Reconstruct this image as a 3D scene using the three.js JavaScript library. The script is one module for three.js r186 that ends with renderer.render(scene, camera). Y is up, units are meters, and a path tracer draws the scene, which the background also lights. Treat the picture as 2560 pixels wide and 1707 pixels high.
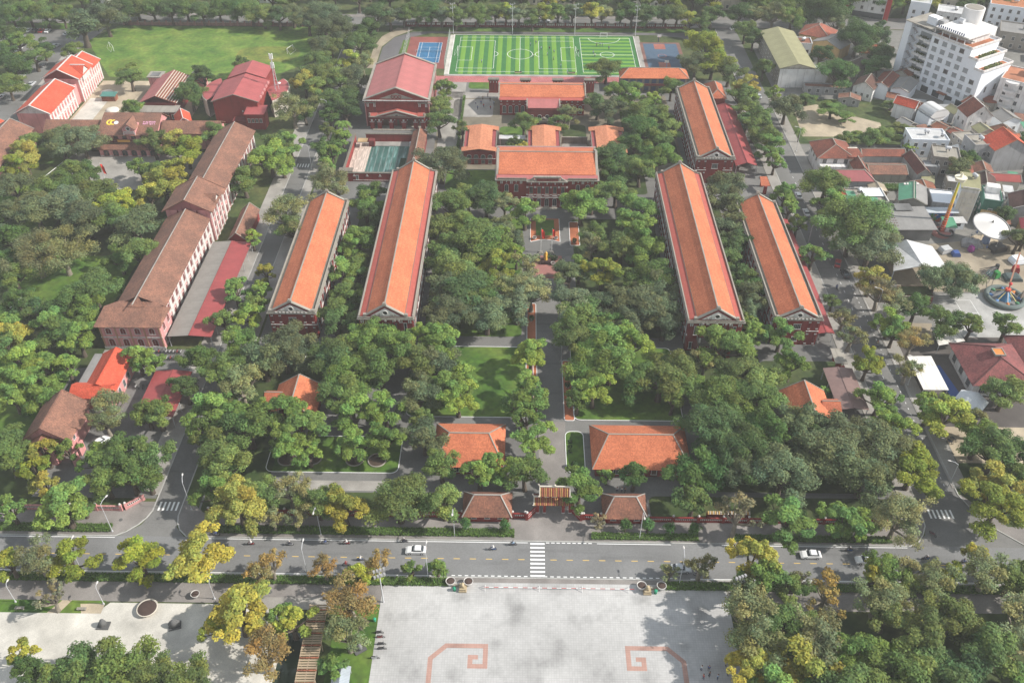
import * as THREE from 'three';
import { MarchingCubes } from 'three/addons/objects/MarchingCubes.js';
import { mergeGeometries } from 'three/addons/utils/BufferGeometryUtils.js';

// ---------------------------------------------------------------- camera, sky, sun, exposure
const scene = new THREE.Scene();
const camera = new THREE.PerspectiveCamera(41.716, 1024 / 682, 1, 3000);
camera.rotation.order = 'YXZ';
camera.position.set(0, 158, 0);
camera.rotation.set(-39.9 * Math.PI / 180, 0.0128, 0.003);
scene.add(camera);

const SUN = new THREE.Vector3(Math.cos(0.66), Math.sin(0.66), 0.06).normalize();
// hazy bright sky: pale blue overhead, whiter towards the horizon and round the sun
const SW = 128, SH = 64, sd = new Float32Array(SW * SH * 4);
for (let j = 0; j < SH; j++) for (let i = 0; i < SW; i++) {
  const el = ((j + 0.5) / SH - 0.5) * Math.PI, az = ((i + 0.5) / SW - 0.5) * 2 * Math.PI, y = Math.max(0, Math.sin(el)), k = Math.pow(1 - y, 2.2);
  const d = new THREE.Vector3(Math.cos(el) * Math.cos(az), Math.sin(el), Math.cos(el) * Math.sin(az)), c = Math.max(0, d.dot(SUN)), h = 0.35 * Math.pow(c, 14);
  sd.set([0.38 + 0.33 * k + h, 0.43 + 0.32 * k + h * 0.96, 0.49 + 0.31 * k + h * 0.9, 1], (j * SW + i) * 4);
}
const skyTex = new THREE.DataTexture(sd, SW, SH, THREE.RGBAFormat, THREE.FloatType);
skyTex.mapping = THREE.EquirectangularReflectionMapping; skyTex.magFilter = THREE.LinearFilter; skyTex.minFilter = THREE.LinearFilter; skyTex.colorSpace = THREE.LinearSRGBColorSpace; skyTex.needsUpdate = true;
scene.background = skyTex; scene.environment = skyTex;

const sun = new THREE.DirectionalLight(new THREE.Color(1, 0.95, 0.87), 4.8);
sun.position.copy(SUN).multiplyScalar(600).add(new THREE.Vector3(0, 0, -250));
sun.target.position.set(0, 0, -250);
sun.castShadow = true;
sun.shadow.mapSize.set(4096, 4096);
sun.shadow.camera.left = -320; sun.shadow.camera.right = 320; sun.shadow.camera.top = 320; sun.shadow.camera.bottom = -320; sun.shadow.camera.far = 1400;
sun.shadow.radius = 1.6;
scene.add(sun, sun.target);

const renderer = new THREE.WebGLRenderer({ antialias: true });
renderer.toneMapping = THREE.LinearToneMapping;
renderer.toneMappingExposure = 1.3;
renderer.shadowMap.enabled = true;
scene.fog = new THREE.FogExp2(new THREE.Color(0.95, 0.95, 0.94), 0.00024);

// ---------------------------------------------------------------- helpers
let seed = 7;
const rnd = () => { seed = (seed * 1664525 + 1013904223) >>> 0; return seed / 4294967296; };
const rr = (a, b) => a + (b - a) * rnd();
const pick = (a) => a[Math.floor(rnd() * a.length)];
const V = (x, y, z) => new THREE.Vector3(x, y, z);
const names = new Map();
const numbered = (n) => { const k = names.get(n) ?? 0; names.set(n, k + 1); return k ? `${n}_${String(k).padStart(3, '0')}` : n; };
const lin = (r, g, b) => new THREE.Color().setRGB(r, g, b);

function tag(o, label, category, group) { o.userData.label = label; o.userData.category = category; if (group) o.userData.group = group; return o; }
function thing(name, label, category, x = 0, z = 0, turn = 0, group, y = 0) {
  const o = new THREE.Group(); o.name = numbered(name); o.position.set(x, y, z); o.rotation.y = turn;
  scene.add(o); return tag(o, label, category, group);
}
function copy(o, label, x, z, turn = 0, y = 0) {
  const c = o.clone(); c.name = numbered(o.name.replace(/_\d{3}$/, '')); c.userData = { ...o.userData, label };
  c.position.set(x, y, z); c.rotation.y = turn; scene.add(c); return c;
}
function mesh(parent, name, geo, mat, x = 0, y = 0, z = 0, ry = 0) {
  const m = new THREE.Mesh(geo, mat); m.name = name; m.position.set(x, y, z); m.rotation.y = ry;
  m.castShadow = m.receiveShadow = true; parent.add(m); return m;
}
const plainGeo = (g) => { const n = g.index ? g.toNonIndexed() : g; for (const k of Object.keys(n.attributes)) if (!['position', 'normal', 'uv', 'color'].includes(k)) n.deleteAttribute(k); return n; };
const joined = (list) => mergeGeometries(list.map(plainGeo), false);
const boxCache = new Map();
function boxUV(w, h, d) {           // a box whose uv are metres
  const key = [w, h, d].map((v) => v.toFixed(3)).join();
  if (boxCache.has(key)) return boxCache.get(key);
  const g = new THREE.BoxGeometry(w, h, d), uv = g.attributes.uv, dim = [[d, h], [d, h], [w, d], [w, d], [w, h], [w, h]];
  for (let i = 0; i < 24; i++) { const [a, b] = dim[i >> 2]; uv.setXY(i, uv.getX(i) * a, uv.getY(i) * b); }
  boxCache.set(key, g); return g;
}
const box = (parent, name, mat, w, h, d, x, y, z, ry = 0) => mesh(parent, name, boxUV(w, h, d), mat, x, y + h / 2, z, ry);   // y is the underside
const boxG = (w, h, d, x, y, z) => boxUV(w, h, d).clone().translate(x, y + h / 2, z);
function barG(a, b, w, h) {          // a box from a to b
  const len = a.distanceTo(b), g = boxUV(w, h, len).clone();
  const m = new THREE.Matrix4().lookAt(b, a, V(0, 1, 0.0001)); m.setPosition(a.clone().add(b).multiplyScalar(0.5));
  return g.applyMatrix4(m);
}
const bar = (parent, name, mat, a, b, w, h) => mesh(parent, name, barG(a, b, w, h), mat);
function rodG(a, b, r0, r1 = r0, n = 6) {
  const len = a.distanceTo(b), g = new THREE.CylinderGeometry(r1, r0, len, n, 1);
  const q = new THREE.Quaternion().setFromUnitVectors(V(0, 1, 0), b.clone().sub(a).normalize());
  return g.applyQuaternion(q).translate((a.x + b.x) / 2, (a.y + b.y) / 2, (a.z + b.z) / 2);
}
const cylG = (r0, r1, h, n, x, y, z) => new THREE.CylinderGeometry(r1, r0, h, n).translate(x, y + h / 2, z);
function slabG(p, t = 0.14) {        // a plate with corners p (counter-clockwise seen from above), t thick downwards, uv in metres: u along p0-p1, v up the slope
  const n = p[1].clone().sub(p[0]).cross(p[p.length - 1].clone().sub(p[0])).normalize();
  const eu = p[1].clone().sub(p[0]).normalize(), ev = n.clone().cross(eu);
  const pos = [], uv = [], low = p.map((q) => q.clone().addScaledVector(n, -t));
  const put = (q) => { pos.push(q.x, q.y, q.z); const d = q.clone().sub(p[0]); uv.push(d.dot(eu), d.dot(ev)); };
  for (let i = 1; i + 1 < p.length; i++) { [p[0], p[i], p[i + 1]].forEach(put); [low[0], low[i + 1], low[i]].forEach(put); }
  for (let i = 0; i < p.length; i++) { const j = (i + 1) % p.length; [p[i], low[i], low[j], p[i], low[j], p[j]].forEach(put); }
  const g = new THREE.BufferGeometry();
  g.setAttribute('position', new THREE.Float32BufferAttribute(pos, 3)); g.setAttribute('uv', new THREE.Float32BufferAttribute(uv, 2));
  g.computeVertexNormals(); return g;
}
const slab = (parent, name, mat, p, t) => mesh(parent, name, slabG(p, t), mat);
function prismG(pts, depth) {        // polygon in x,y pushed depth along z, centred
  const g = new THREE.ExtrudeGeometry(new THREE.Shape(pts.map(([x, y]) => new THREE.Vector2(x, y))), { depth, bevelEnabled: false });
  return g.translate(0, 0, -depth / 2);
}

// ---------------------------------------------------------------- procedural surface grain
const hash = (x, y, s) => { let h = (x * 374761393 + y * 668265263 + s * 974711) | 0; h = Math.imul(h ^ (h >>> 13), 1274126177); return ((h ^ (h >>> 16)) >>> 0) / 4294967296; };
function vn(x, y, p, s) {            // value noise that repeats every p cells
  const xi = Math.floor(x), yi = Math.floor(y), f = x - xi, g = y - yi, u = f * f * (3 - 2 * f), v = g * g * (3 - 2 * g), m = (a) => ((a % p) + p) % p;
  const a = hash(m(xi), m(yi), s), b = hash(m(xi + 1), m(yi), s), c = hash(m(xi), m(yi + 1), s), d = hash(m(xi + 1), m(yi + 1), s);
  return a + (b - a) * u + (c - a) * v + (a - b - c + d) * u * v;
}
const fbm = (x, y, p, s, o = 4) => { let t = 0, a = 0.5, n = 0; for (let i = 0; i < o; i++) { t += a * vn(x, y, p, s + i); n += a; a *= 0.55; x *= 2; y *= 2; p *= 2; } return t / n; };
function grain(n, metres, fn) {      // fn(u, v) gives sRGB 0..255 (number or triple)
  const d = new Uint8Array(n * n * 4);
  for (let j = 0; j < n; j++) for (let i = 0; i < n; i++) {
    const c = fn(i / n, j / n), t = Array.isArray(c) ? c : [c, c, c], k = (j * n + i) * 4;
    for (let q = 0; q < 3; q++) d[k + q] = Math.max(0, Math.min(255, t[q])); d[k + 3] = 255;
  }
  const t = new THREE.DataTexture(d, n, n); t.wrapS = t.wrapT = THREE.RepeatWrapping; t.magFilter = THREE.LinearFilter; t.minFilter = THREE.LinearMipmapLinearFilter; t.generateMipmaps = true;
  t.colorSpace = THREE.SRGBColorSpace; t.repeat.set(1 / metres, 1 / metres); t.needsUpdate = true; return t;
}
const TX = {
  mottle: grain(256, 23, (u, v) => 205 + 70 * (fbm(u * 6, v * 6, 6, 3, 5) - 0.5) + 26 * (hash(u * 256 | 0, v * 256 | 0, 9) - 0.5)),
  plaza: grain(512, 37, (u, v) => { const w = fbm(u * 5, v * 5, 5, 71, 6), j = (Math.abs((v * 74) % 1 - 0.5) > 0.42 || Math.abs((u * 74) % 1 - 0.5) > 0.44) ? -14 : 0, s = Math.max(0, fbm(u * 9, v * 9, 9, 31, 5) - 0.52) * -95; return 210 + 50 * (w - 0.5) + j + s + 9 * (hash(u * 74 | 0, v * 74 | 0, 5) - 0.5); }),
  asphalt: grain(512, 61, (u, v) => 205 - 70 * Math.max(0, fbm(u * 3, v * 40, 40, 25, 4) - 0.6) + 60 * (fbm(u * 5, v * 5, 5, 21, 5) - 0.5) + 14 * (hash(u * 256 | 0, v * 256 | 0, 2) - 0.5)),
  grass: grain(512, 41, (u, v) => { const a = fbm(u * 7, v * 7, 7, 51, 6), b = fbm(u * 40, v * 40, 40, 61, 3), t = a - 0.5; return [185 + 150 * t + 70 * (b - 0.5), 200 + 80 * t + 80 * (b - 0.5), 150 + 120 * t + 40 * (b - 0.5)]; }),
  tile: grain(512, 19, (u, v) => { const row = ((v * 62) % 1) < 0.22 ? -30 : 0, c = hash(u * 76 | 0, v * 62 | 0, 8) - 0.5, w = fbm(u * 5, v * 5, 5, 41, 6) - 0.5; return [218 + row + 34 * c + 40 * w, 213 + row + 40 * c + 52 * w, 208 + row + 40 * c + 52 * w]; }),
  oldtile: grain(256, 11, (u, v) => { const row = ((v * 36) % 1) < 0.25 ? -26 : 0, c = hash(u * 44 | 0, v * 36 | 0, 18) - 0.5, w = fbm(u * 4, v * 4, 4, 43, 5) - 0.5; return [200 + row + 46 * c + 80 * w, 196 + row + 46 * c + 66 * w, 194 + row + 38 * c + 54 * w]; }),
  metal: grain(256, 6, (u, v) => { const rib = ((u * 20) % 1) < 0.2 ? -30 : 6, w = fbm(u * 3, v * 3, 3, 91, 4) - 0.5; return 210 + rib + 50 * w; }),
  wall: grain(256, 9, (u, v) => { const w = fbm(u * 4, v * 4, 4, 33, 5) - 0.5, s = Math.max(0, fbm(u * 22, v * 2, 22, 13, 3) - 0.58) * -110; return [236 + 40 * w + s, 233 + 44 * w + s, 230 + 46 * w + s]; }),
  turf: grain(256, 9, (u, v) => 200 + 40 * (fbm(u * 9, v * 9, 9, 15, 4) - 0.5) + 24 * (hash(u * 256 | 0, v * 256 | 0, 4) - 0.5)),
};
const M = (r, g, b, map, rough = 0.9, extra = {}) => new THREE.MeshStandardMaterial({ color: lin(r, g, b), map: map ?? null, roughness: rough, ...extra });
const mt = {
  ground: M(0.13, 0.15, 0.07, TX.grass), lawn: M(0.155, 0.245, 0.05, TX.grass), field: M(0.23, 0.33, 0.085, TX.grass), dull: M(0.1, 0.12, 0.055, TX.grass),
  asphalt: M(0.31, 0.31, 0.31, TX.asphalt), lane: M(0.27, 0.265, 0.255, TX.asphalt), pave: M(0.36, 0.33, 0.31, TX.mottle), pale: M(0.5, 0.47, 0.43, TX.mottle), plaza: M(0.68, 0.67, 0.66, TX.plaza), sand: M(0.86, 0.82, 0.74, TX.mottle),
  dirt: M(0.5, 0.42, 0.31, TX.mottle), tan: M(0.66, 0.55, 0.4, TX.mottle), town: M(0.3, 0.29, 0.27, TX.mottle), bare: M(0.3, 0.26, 0.19, TX.mottle),
  white: M(0.8, 0.8, 0.79), yellow: M(0.75, 0.5, 0.12), kerb: M(0.62, 0.61, 0.58, TX.mottle), redpave: M(0.62, 0.2, 0.09, TX.mottle), scroll: M(0.66, 0.4, 0.33, TX.plaza),
  tile: M(0.72, 0.225, 0.11, TX.tile), tileB: M(0.62, 0.19, 0.1, TX.tile), apron: M(0.58, 0.13, 0.1, TX.metal), pinkMetal: M(0.6, 0.19, 0.18, TX.metal, 0.55), redMetal: M(0.46, 0.09, 0.09, TX.metal, 0.55),
  brown: M(0.37, 0.19, 0.135, TX.oldtile), brownB: M(0.36, 0.165, 0.11, TX.oldtile), newtile: M(0.78, 0.13, 0.07, TX.tile), oldred: M(0.36, 0.12, 0.08, TX.oldtile),
  red: M(0.29, 0.034, 0.03, TX.wall), darkred: M(0.2, 0.03, 0.03, TX.wall), pink: M(0.72, 0.34, 0.34, TX.wall), stone: M(0.36, 0.34, 0.3, TX.wall), aged: M(0.22, 0.2, 0.17, TX.wall), trim: M(0.74, 0.73, 0.72, TX.wall), cream: M(0.72, 0.68, 0.6, TX.wall), whitewall: M(0.86, 0.87, 0.88, TX.wall), greywall: M(0.42, 0.43, 0.45, TX.wall), bluewhite: M(0.8, 0.84, 0.89), ochre: M(0.6, 0.42, 0.2, TX.wall),
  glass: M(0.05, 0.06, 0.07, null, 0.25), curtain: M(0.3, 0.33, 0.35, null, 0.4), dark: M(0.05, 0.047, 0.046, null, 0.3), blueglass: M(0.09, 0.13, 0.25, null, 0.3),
  bark: M(0.13, 0.1, 0.075, TX.mottle), palebark: M(0.32, 0.28, 0.22, TX.mottle), doorwood: M(0.15, 0.075, 0.05, TX.wall), greyMetal: M(0.45, 0.46, 0.47, TX.metal, 0.5), whiteMetal: M(0.8, 0.8, 0.8, TX.metal, 0.5), greenMetal: M(0.12, 0.4, 0.24, TX.metal, 0.55), rust: M(0.36, 0.14, 0.08, TX.oldtile), steel: M(0.55, 0.56, 0.58, null, 0.45), wood: M(0.6, 0.46, 0.31, TX.mottle), blueTarp: M(0.05, 0.1, 0.3), gold: M(0.85, 0.5, 0.08, null, 0.4), flag: M(0.72, 0.05, 0.03), rubber: M(0.02, 0.02, 0.02), grey: M(0.25, 0.25, 0.25, TX.mottle), granite: M(0.16, 0.16, 0.16, TX.mottle), olive: M(0.42, 0.4, 0.22, TX.metal, 0.7), greyroof: M(0.35, 0.34, 0.33, TX.metal, 0.7), rawConcrete: M(0.36, 0.34, 0.31, TX.wall),
};
// ---------------------------------------------------------------- ground sheets (x0, x1, z far, z near), each 4 mm or more above the one below
function sheet(name, mat, pts, y, hole) {
  const s = new THREE.Shape(pts.map(([x, z]) => new THREE.Vector2(x, -z)));
  const g = new THREE.ShapeGeometry(s).rotateX(-Math.PI / 2), p = g.attributes.position, uv = g.attributes.uv;
  for (let i = 0; i < p.count; i++) uv.setXY(i, p.getX(i), p.getZ(i));
  const m = mesh(scene, numbered(name), g, mat, 0, y, 0); m.userData.kind = 'structure'; return m;
}
const rect = (x0, x1, z0, z1) => [[x0, z1], [x1, z1], [x1, z0], [x0, z0]];
function rounded(x0, x1, z0, z1, r) {
  const out = [], arc = (cx, cz, a0) => { for (let i = 0; i <= 6; i++) { const a = a0 + i / 6 * Math.PI / 2; out.push([cx + r * Math.cos(a), cz + r * Math.sin(a)]); } };
  arc(x1 - r, z1 - r, 0); arc(x0 + r, z1 - r, Math.PI / 2); arc(x0 + r, z0 + r, Math.PI); arc(x1 - r, z0 + r, 1.5 * Math.PI); return out;
}
function kerb(mat, ...pts) {         // a low kerb stone line, a step of 0.12 m
  const gs = []; for (let i = 0; i + 1 < pts.length; i++) gs.push(barG(V(pts[i][0], 0.06, pts[i][1]), V(pts[i + 1][0], 0.06, pts[i + 1][1]), mat === mt.white ? 0.17 : 0.26, 0.13));
  const m = mesh(scene, numbered('kerb'), joined(gs), mat); m.userData.kind = 'structure'; return m;
}
const loop = (p) => [...p, p[0]];
sheet('ground', mt.ground, rect(-1500, 1500, -1800, 400), 0);
// streets
const road = sheet('road', mt.asphalt, rect(-600, 600, -121.4, -111.9), 0.02);
const leftStreet = sheet('side_street', mt.lane, [[-87.5, -121.4], [-73, -121.4], [-75.4, -124], [-76, -127], [-76, -440], [-82, -440], [-82, -128], [-83.4, -124.5]], 0.016);
const rightStreet = sheet('side_street', mt.lane, [[85.2, -121.4], [110, -121.4], [103, -128], [100.3, -136], [99.6, -440], [90.2, -440], [90.2, -128], [89, -124.5]], 0.016);
sheet('back_street', mt.lane, rect(-600, 600, -432.5, -423.6), 0.012);
sheet('far_street', mt.lane, [[140, -424], [150, -424], [215, -560], [205, -560]], 0.009);
// pavements
const pv = [[-600, -89.5, -130, -121.4], [-72.6, 84.6, -130, -121.4], [110, 600, -130, -121.4], [-600, 600, -111.9, -104.6]];
sheet('pavement', mt.pave, [[-600, -121.4], [-88, -121.4], [-84, -124.5], [-82.2, -128.2], [-82.2, -131], [-87, -131], [-88.5, -128.4], [-600, -128.4]], 0.1);
sheet('pavement', mt.pave, [[-72.4, -121.4], [84.8, -121.4], [88.6, -124.6], [90, -128.2], [90, -131], [86, -131], [86, -127.4], [-70, -127.4], [-75.8, -133], [-75.8, -127], [-75, -124]], 0.1);
sheet('pavement', mt.pave, [[110.4, -121.4], [600, -121.4], [600, -127], [108, -127], [101, -136], [100.6, -136], [103.3, -128]], 0.1);
sheet('pavement', mt.pave, rect(-600, 600, -111.9, -104.9), 0.1);
sheet('pavement', mt.pale, rect(-87.5, -82.2, -330, -133), 0.1); sheet('pavement', mt.pale, rect(-75.8, -72.6, -330, -186), 0.1);
sheet('pavement', mt.pale, rect(86.4, 90, -345, -133), 0.1); sheet('pavement', mt.pale, rect(99.8, 103.6, -345, -138), 0.1);
sheet('pavement', mt.pave, rect(-600, 600, -423.6, -421.6), 0.1); sheet('pavement', mt.pave, rect(-600, 600, -436, -432.5), 0.1);
kerb(mt.kerb, [-600, -111.9], [600, -111.9]);
kerb(mt.kerb, [-600, -121.4], [-88, -121.4], [-86, -122.6], [-84, -124.5], [-82.8, -126.4], [-82.1, -128.4], [-82.1, -420]);
kerb(mt.kerb, [-75.9, -420], [-75.9, -127], [-75.4, -125], [-74.4, -123.2], [-72.4, -121.4], [84.8, -121.4], [87, -122.6], [88.6, -124.6], [89.8, -127], [90.1, -130], [90.1, -420]);
kerb(mt.kerb, [600, -121.4], [110.4, -121.4], [103.3, -128], [100.4, -136], [99.7, -345]);
// road paint: every bar and dash is a part of the road it is painted on
const PY = 0.006, paintG = (w, d) => new THREE.BoxGeometry(w, 0.004, d);
const bars = paintG(3.1, 0.48), dashY = paintG(1.35, 0.15), dashW = paintG(0.75, 0.22);
for (let i = 0; i < 9; i++) mesh(road, 'crosswalk_bar', bars, mt.white, 4.1, PY, -120.75 + i * 1.03);
for (let i = -55; i < 55; i++) { const x = 4.1 + i * 3.45 + (i >= 0 ? 3.4 : 0); if (Math.abs(x - 4.1) > 2.6) mesh(road, 'centre_dash', dashY, mt.yellow, x, PY, -116.6); }
for (let i = 0; i < 34; i++) mesh(road, 'edge_dash', dashW, mt.white, -13.6 + i * 1.38, PY, -112.35);
for (let i = 0; i < 9; i++) mesh(road, 'edge_dash', dashW, mt.white, 6.3 + i * 1.15, PY, -121.05);
for (const [a, b, z] of [[-200, -88, -121.0], [-70, 2, -121.0], [17, 33, -121.0], [44, 84, -121.0], [-200, -15, -112.25], [36, 200, -112.25]]) mesh(road, 'edge_line', paintG(b - a, 0.17), mt.white, (a + b) / 2, PY, z);
const zb = paintG(0.42, 2.5);
for (let i = 0; i < 5; i++) mesh(leftStreet, 'crosswalk_bar', zb, mt.white, -80.9 + i * 0.98, PY, -129.8);
for (let i = 0; i < 6; i++) mesh(rightStreet, 'crosswalk_bar', zb, mt.white, 92.0 + i * 0.98, PY, -130.4);
for (let i = 0; i < 5; i++) mesh(leftStreet, 'crosswalk_bar', zb, mt.white, -80.9 + i * 0.98, PY, -286);
for (let i = 0; i < 40; i++) { mesh(rightStreet, 'lane_dash', paintG(0.13, 1.2), mt.white, 95.4, PY, -138 - i * 4.2); mesh(rightStreet, 'lane_dash', paintG(0.16, 0.6), mt.white, 98.2, PY, -139 - i * 2.1); }
for (const [x, z] of [[-88.3, -125.7], [-2, -124.9], [-80, -126.3], [-51, -107.6]]) mesh(scene, numbered('manhole_cover'), new THREE.CylinderGeometry(0.42, 0.42, 0.03, 16), mt.granite, x, 0.112, z).userData = { kind: 'structure' };
// plaza with the two red key patterns
const plaza = sheet('plaza', mt.plaza, rect(-28, 43, -110.6, -45), 0.115);
function stroke(pts, w) {            // flat band along a broken line with mitred corners
  const L = [], Rr = [];
  pts.forEach(([x, z], i) => {
    const a = pts[Math.max(0, i - 1)], b = pts[Math.min(pts.length - 1, i + 1)];
    const d0 = i ? V(x - a[0], 0, z - a[1]).normalize() : null, d1 = i < pts.length - 1 ? V(b[0] - x, 0, b[1] - z).normalize() : null;
    const n0 = d0 ? V(-d0.z, 0, d0.x) : null, n1 = d1 ? V(-d1.z, 0, d1.x) : null, n = (n0 && n1) ? n0.clone().add(n1).normalize() : (n0 ?? n1), k = w / 2 / (n0 && n1 ? Math.max(0.4, n.dot(n0)) : 1);
    L.push([x + n.x * k, z + n.z * k]); Rr.push([x - n.x * k, z - n.z * k]);
  });
  return [...L, ...Rr.reverse()];
}
for (const [sx, ox] of [[1, 0], [-1, 15.3]]) {
  const pts = [[-16.8, -60], [-16.8, -93.2], [-13.9, -96.0], [-6.2, -96.0], [-6.2, -91.7], [-9.1, -91.7], [-9.1, -93.6], [-7.6, -93.6]].map(([x, z]) => [sx * x + ox, z]);
  const s = new THREE.Shape(stroke(pts, 0.95).map(([x, z]) => new THREE.Vector2(x, -z))), g = new THREE.ExtrudeGeometry(s, { depth: 0.005, bevelEnabled: false }).rotateX(-Math.PI / 2);
  mesh(plaza, 'red_scroll_inlay', g, mt.scroll, 0, 0.001, 0);
}
sheet('lawn', mt.lawn, [[-36.5, -105], [-28, -105], [-28, -45], [-36.5, -45]], 0.105);
sheet('sand_court', mt.sand, [[-112, -102], [-84, -103.4], [-83, -104.6], [-51, -104.6], [-46, -100], [-47, -45], [-130, -45], [-130, -102]], 0.106);
sheet('lawn', mt.lawn, rect(-130, -84, -105, -102), 0.108); sheet('dirt_patch', mt.tan, [[-93, -105], [-91, -105], [-92.5, -102], [-95, -102]], 0.113); sheet('dirt_patch', mt.tan, [[-89, -104.2], [-84, -104.4], [-84, -102], [-88, -102]], 0.113);
sheet('pond', M(0.02, 0.035, 0.025, null, 0.1), rect(-46.6, -42, -99, -45), 0.08); sheet('paved_strip', mt.pale, rect(-61, -38, -106.4, -103.6), 0.112);
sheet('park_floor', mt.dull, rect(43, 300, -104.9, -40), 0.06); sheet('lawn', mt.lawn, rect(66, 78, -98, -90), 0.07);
sheet('path', mt.pave, rect(43, 300, -108, -104.9), 0.112);
// school grounds
sheet('school_yard', mt.lane, rect(-72, 86.3, -362, -127), 0.008);
const lawns = [[-59.5, -28.6, -152, -140.6], [-28.4, 3.2, -186.4, -159.5], [13.6, 40.5, -186.6, -158.9], [-71, -58, -186, -135], [-57.8, -44, -186, -169], [43.5, 64, -186, -157], [64, 86, -182, -164], [-27, 0.2, -252, -191], [16.2, 43, -252, -191], [-71.5, -16, -134.5, -128], [29.5, 86, -134.5, -128], [45, 78, -152, -136], [-53.5, -45, -262, -191], [61.5, 66, -262, -191], [-27, -9.5, -284, -270], [27, 43, -284, -268]];
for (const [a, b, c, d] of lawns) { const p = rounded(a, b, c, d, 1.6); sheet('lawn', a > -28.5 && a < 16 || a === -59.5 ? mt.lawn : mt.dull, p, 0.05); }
for (const [a, b, c, d] of [lawns[0], lawns[1], lawns[2], lawns[4]]) kerb(mt.white, ...loop(rounded(a - 0.15, b + 0.15, c - 0.15, d + 0.15, 1.7)));
sheet('forecourt', mt.pale, rect(-66, -24, -138, -135), 0.02);
sheet('drive', mt.pave, [[3.2, -121.4], [13.6, -121.4], [13, -128.4], [12.2, -132], [3.6, -132], [2.8, -128.4]], 0.106);
sheet('path', mt.pave, rect(4.6, 11.2, -158, -132), 0.014);
for (const [a, b, c, d] of [[11.2, 13.5, -181, -158.6], [1.8, 4.1, -206, -189.6], [11.3, 13.6, -206, -189.6], [15.4, 18.2, -250, -236.5], [1.6, 4.2, -181, -160]]) { sheet('paved_bed', mt.redpave, rounded(a, b, c, d, 0.5), 0.062); kerb(mt.white, ...loop(rounded(a - 0.12, b + 0.12, c - 0.12, d + 0.12, 0.6))); }
sheet('paved_bed', mt.redpave, [[2.7, -238.3], [5.3, -239.3], [7.4, -239.6], [9.6, -239.3], [12.1, -238.3], [12.1, -252], [2.7, -252]], 0.062); kerb(mt.white, [2.7, -252], [2.7, -238.3], [5.3, -239.3], [7.4, -239.6], [9.6, -239.3], [12.1, -238.3], [12.1, -252]);
sheet('lawn', mt.lawn, rect(4.5, 10.4, -251.4, -242), 0.07);
sheet('statue_terrace', M(0.5, 0.22, 0.19, TX.mottle), rect(3.7, 12.4, -230.5, -220.2), 0.12);
sheet('lawn', mt.lawn, rounded(11.2, 15.4, -154.6, -141.4, 1.4), 0.06); kerb(mt.white, ...loop(rounded(11.1, 15.5, -154.7, -141.3, 1.5)));
sheet('rear_yard', mt.bare, rect(-33, 58, -347, -284.5), 0.012);
for (const [a, b, c, d, m] of [[-28, -12, -342, -326, mt.pale], [-32, -24, -362, -290, mt.pale], [-33, -8, -349, -343, mt.pale], [-23, -12, -359, -352, mt.lawn], [26, 38, -322, -309, mt.bare], [-9, 1, -318, -308, mt.lawn], [15, 24, -320, -309, mt.dull], [38, 57, -340, -290, mt.dull], [14.5, 24, -305, -287.5, mt.pale]]) sheet(m === mt.pale ? 'concrete_yard' : 'grass_patch', m, rounded(a, b, c, d, 2), 0.03);
// sports ground
const pitch = sheet('football_pitch', M(0.06, 0.27, 0.06, TX.turf), rect(-32, 50.2, -410.5, -366.5), 0.03);
const stripe = M(0.25, 0.52, 0.06, TX.turf);
for (let i = 0; i < 13; i++) mesh(pitch, 'mown_stripe', new THREE.BoxGeometry(2.05, 0.004, 43.4), stripe, -27.2 + i * 4.08, 0.003, -388.5);
for (let i = 0; i < 11; i++) mesh(pitch, 'mown_stripe', new THREE.BoxGeometry(23, 0.004, 1.95), stripe, 37, 0.003, -408 + i * 3.9);
const pl = (x0, z0, x1, z1) => mesh(pitch, 'pitch_line', paintG(Math.max(0.14, Math.abs(x1 - x0)), Math.max(0.17, Math.abs(z1 - z0))), mt.white, (x0 + x1) / 2, 0.0085, (z0 + z1) / 2);
const frame = (x0, x1, z0, z1) => { pl(x0, z0, x1, z0); pl(x0, z1, x1, z1); pl(x0, z0, x0, z1); pl(x1, z0, x1, z1); };
frame(-29.3, 22.6, -408, -369.5); pl(-1.8, -408, -1.8, -369.5); frame(-29.3, -13.2, -404, -373); frame(-29.3, -23.3, -396.5, -381.5); frame(6.6, 22.6, -404, -373); frame(16.6, 22.6, -396.5, -381.5); frame(25.6, 48.6, -408, -369.5); pl(25.6, -388.7, 48.6, -388.7);
const ringG = (r, a0 = 0, a1 = Math.PI * 2, w = 0.2) => new THREE.RingGeometry(r - w / 2, r + w / 2, 48, 1, a0, a1 - a0).rotateX(-Math.PI / 2);
mesh(pitch, 'centre_circle', ringG(5.6), mt.white, -1.8, 0.011, -388.7); mesh(pitch, 'centre_circle', ringG(3.1), mt.white, 37.1, 0.011, -388.7);
mesh(pitch, 'penalty_arc', ringG(3, -1.2, 1.2), mt.white, -14.6, 0.011, -388.7); mesh(pitch, 'penalty_arc', ringG(3, 1.94, 4.34), mt.white, 8, 0.011, -388.7);
mesh(pitch, 'penalty_arc', ringG(7.4, Math.PI + 0.15, Math.PI * 2 - 0.15), mt.white, 36.8, 0.011, -409);
kerb(mt.white, [-32.4, -411], [50.6, -411], [50.6, -366], [-32.4, -366], [-32.4, -411]); sheet('pitch_border', mt.pale, rect(50.4, 53.2, -411, -366), 0.03); sheet('pitch_border', mt.sand, rect(-34.2, -32, -411, -366), 0.03); sheet('pitch_border', mt.pale, rect(-34, 53, -366.4, -364.6), 0.03);
const track = sheet('running_track', M(0.58, 0.12, 0.12, TX.mottle), rect(-60, 66, -364.6, -358.4), 0.04);
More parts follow.
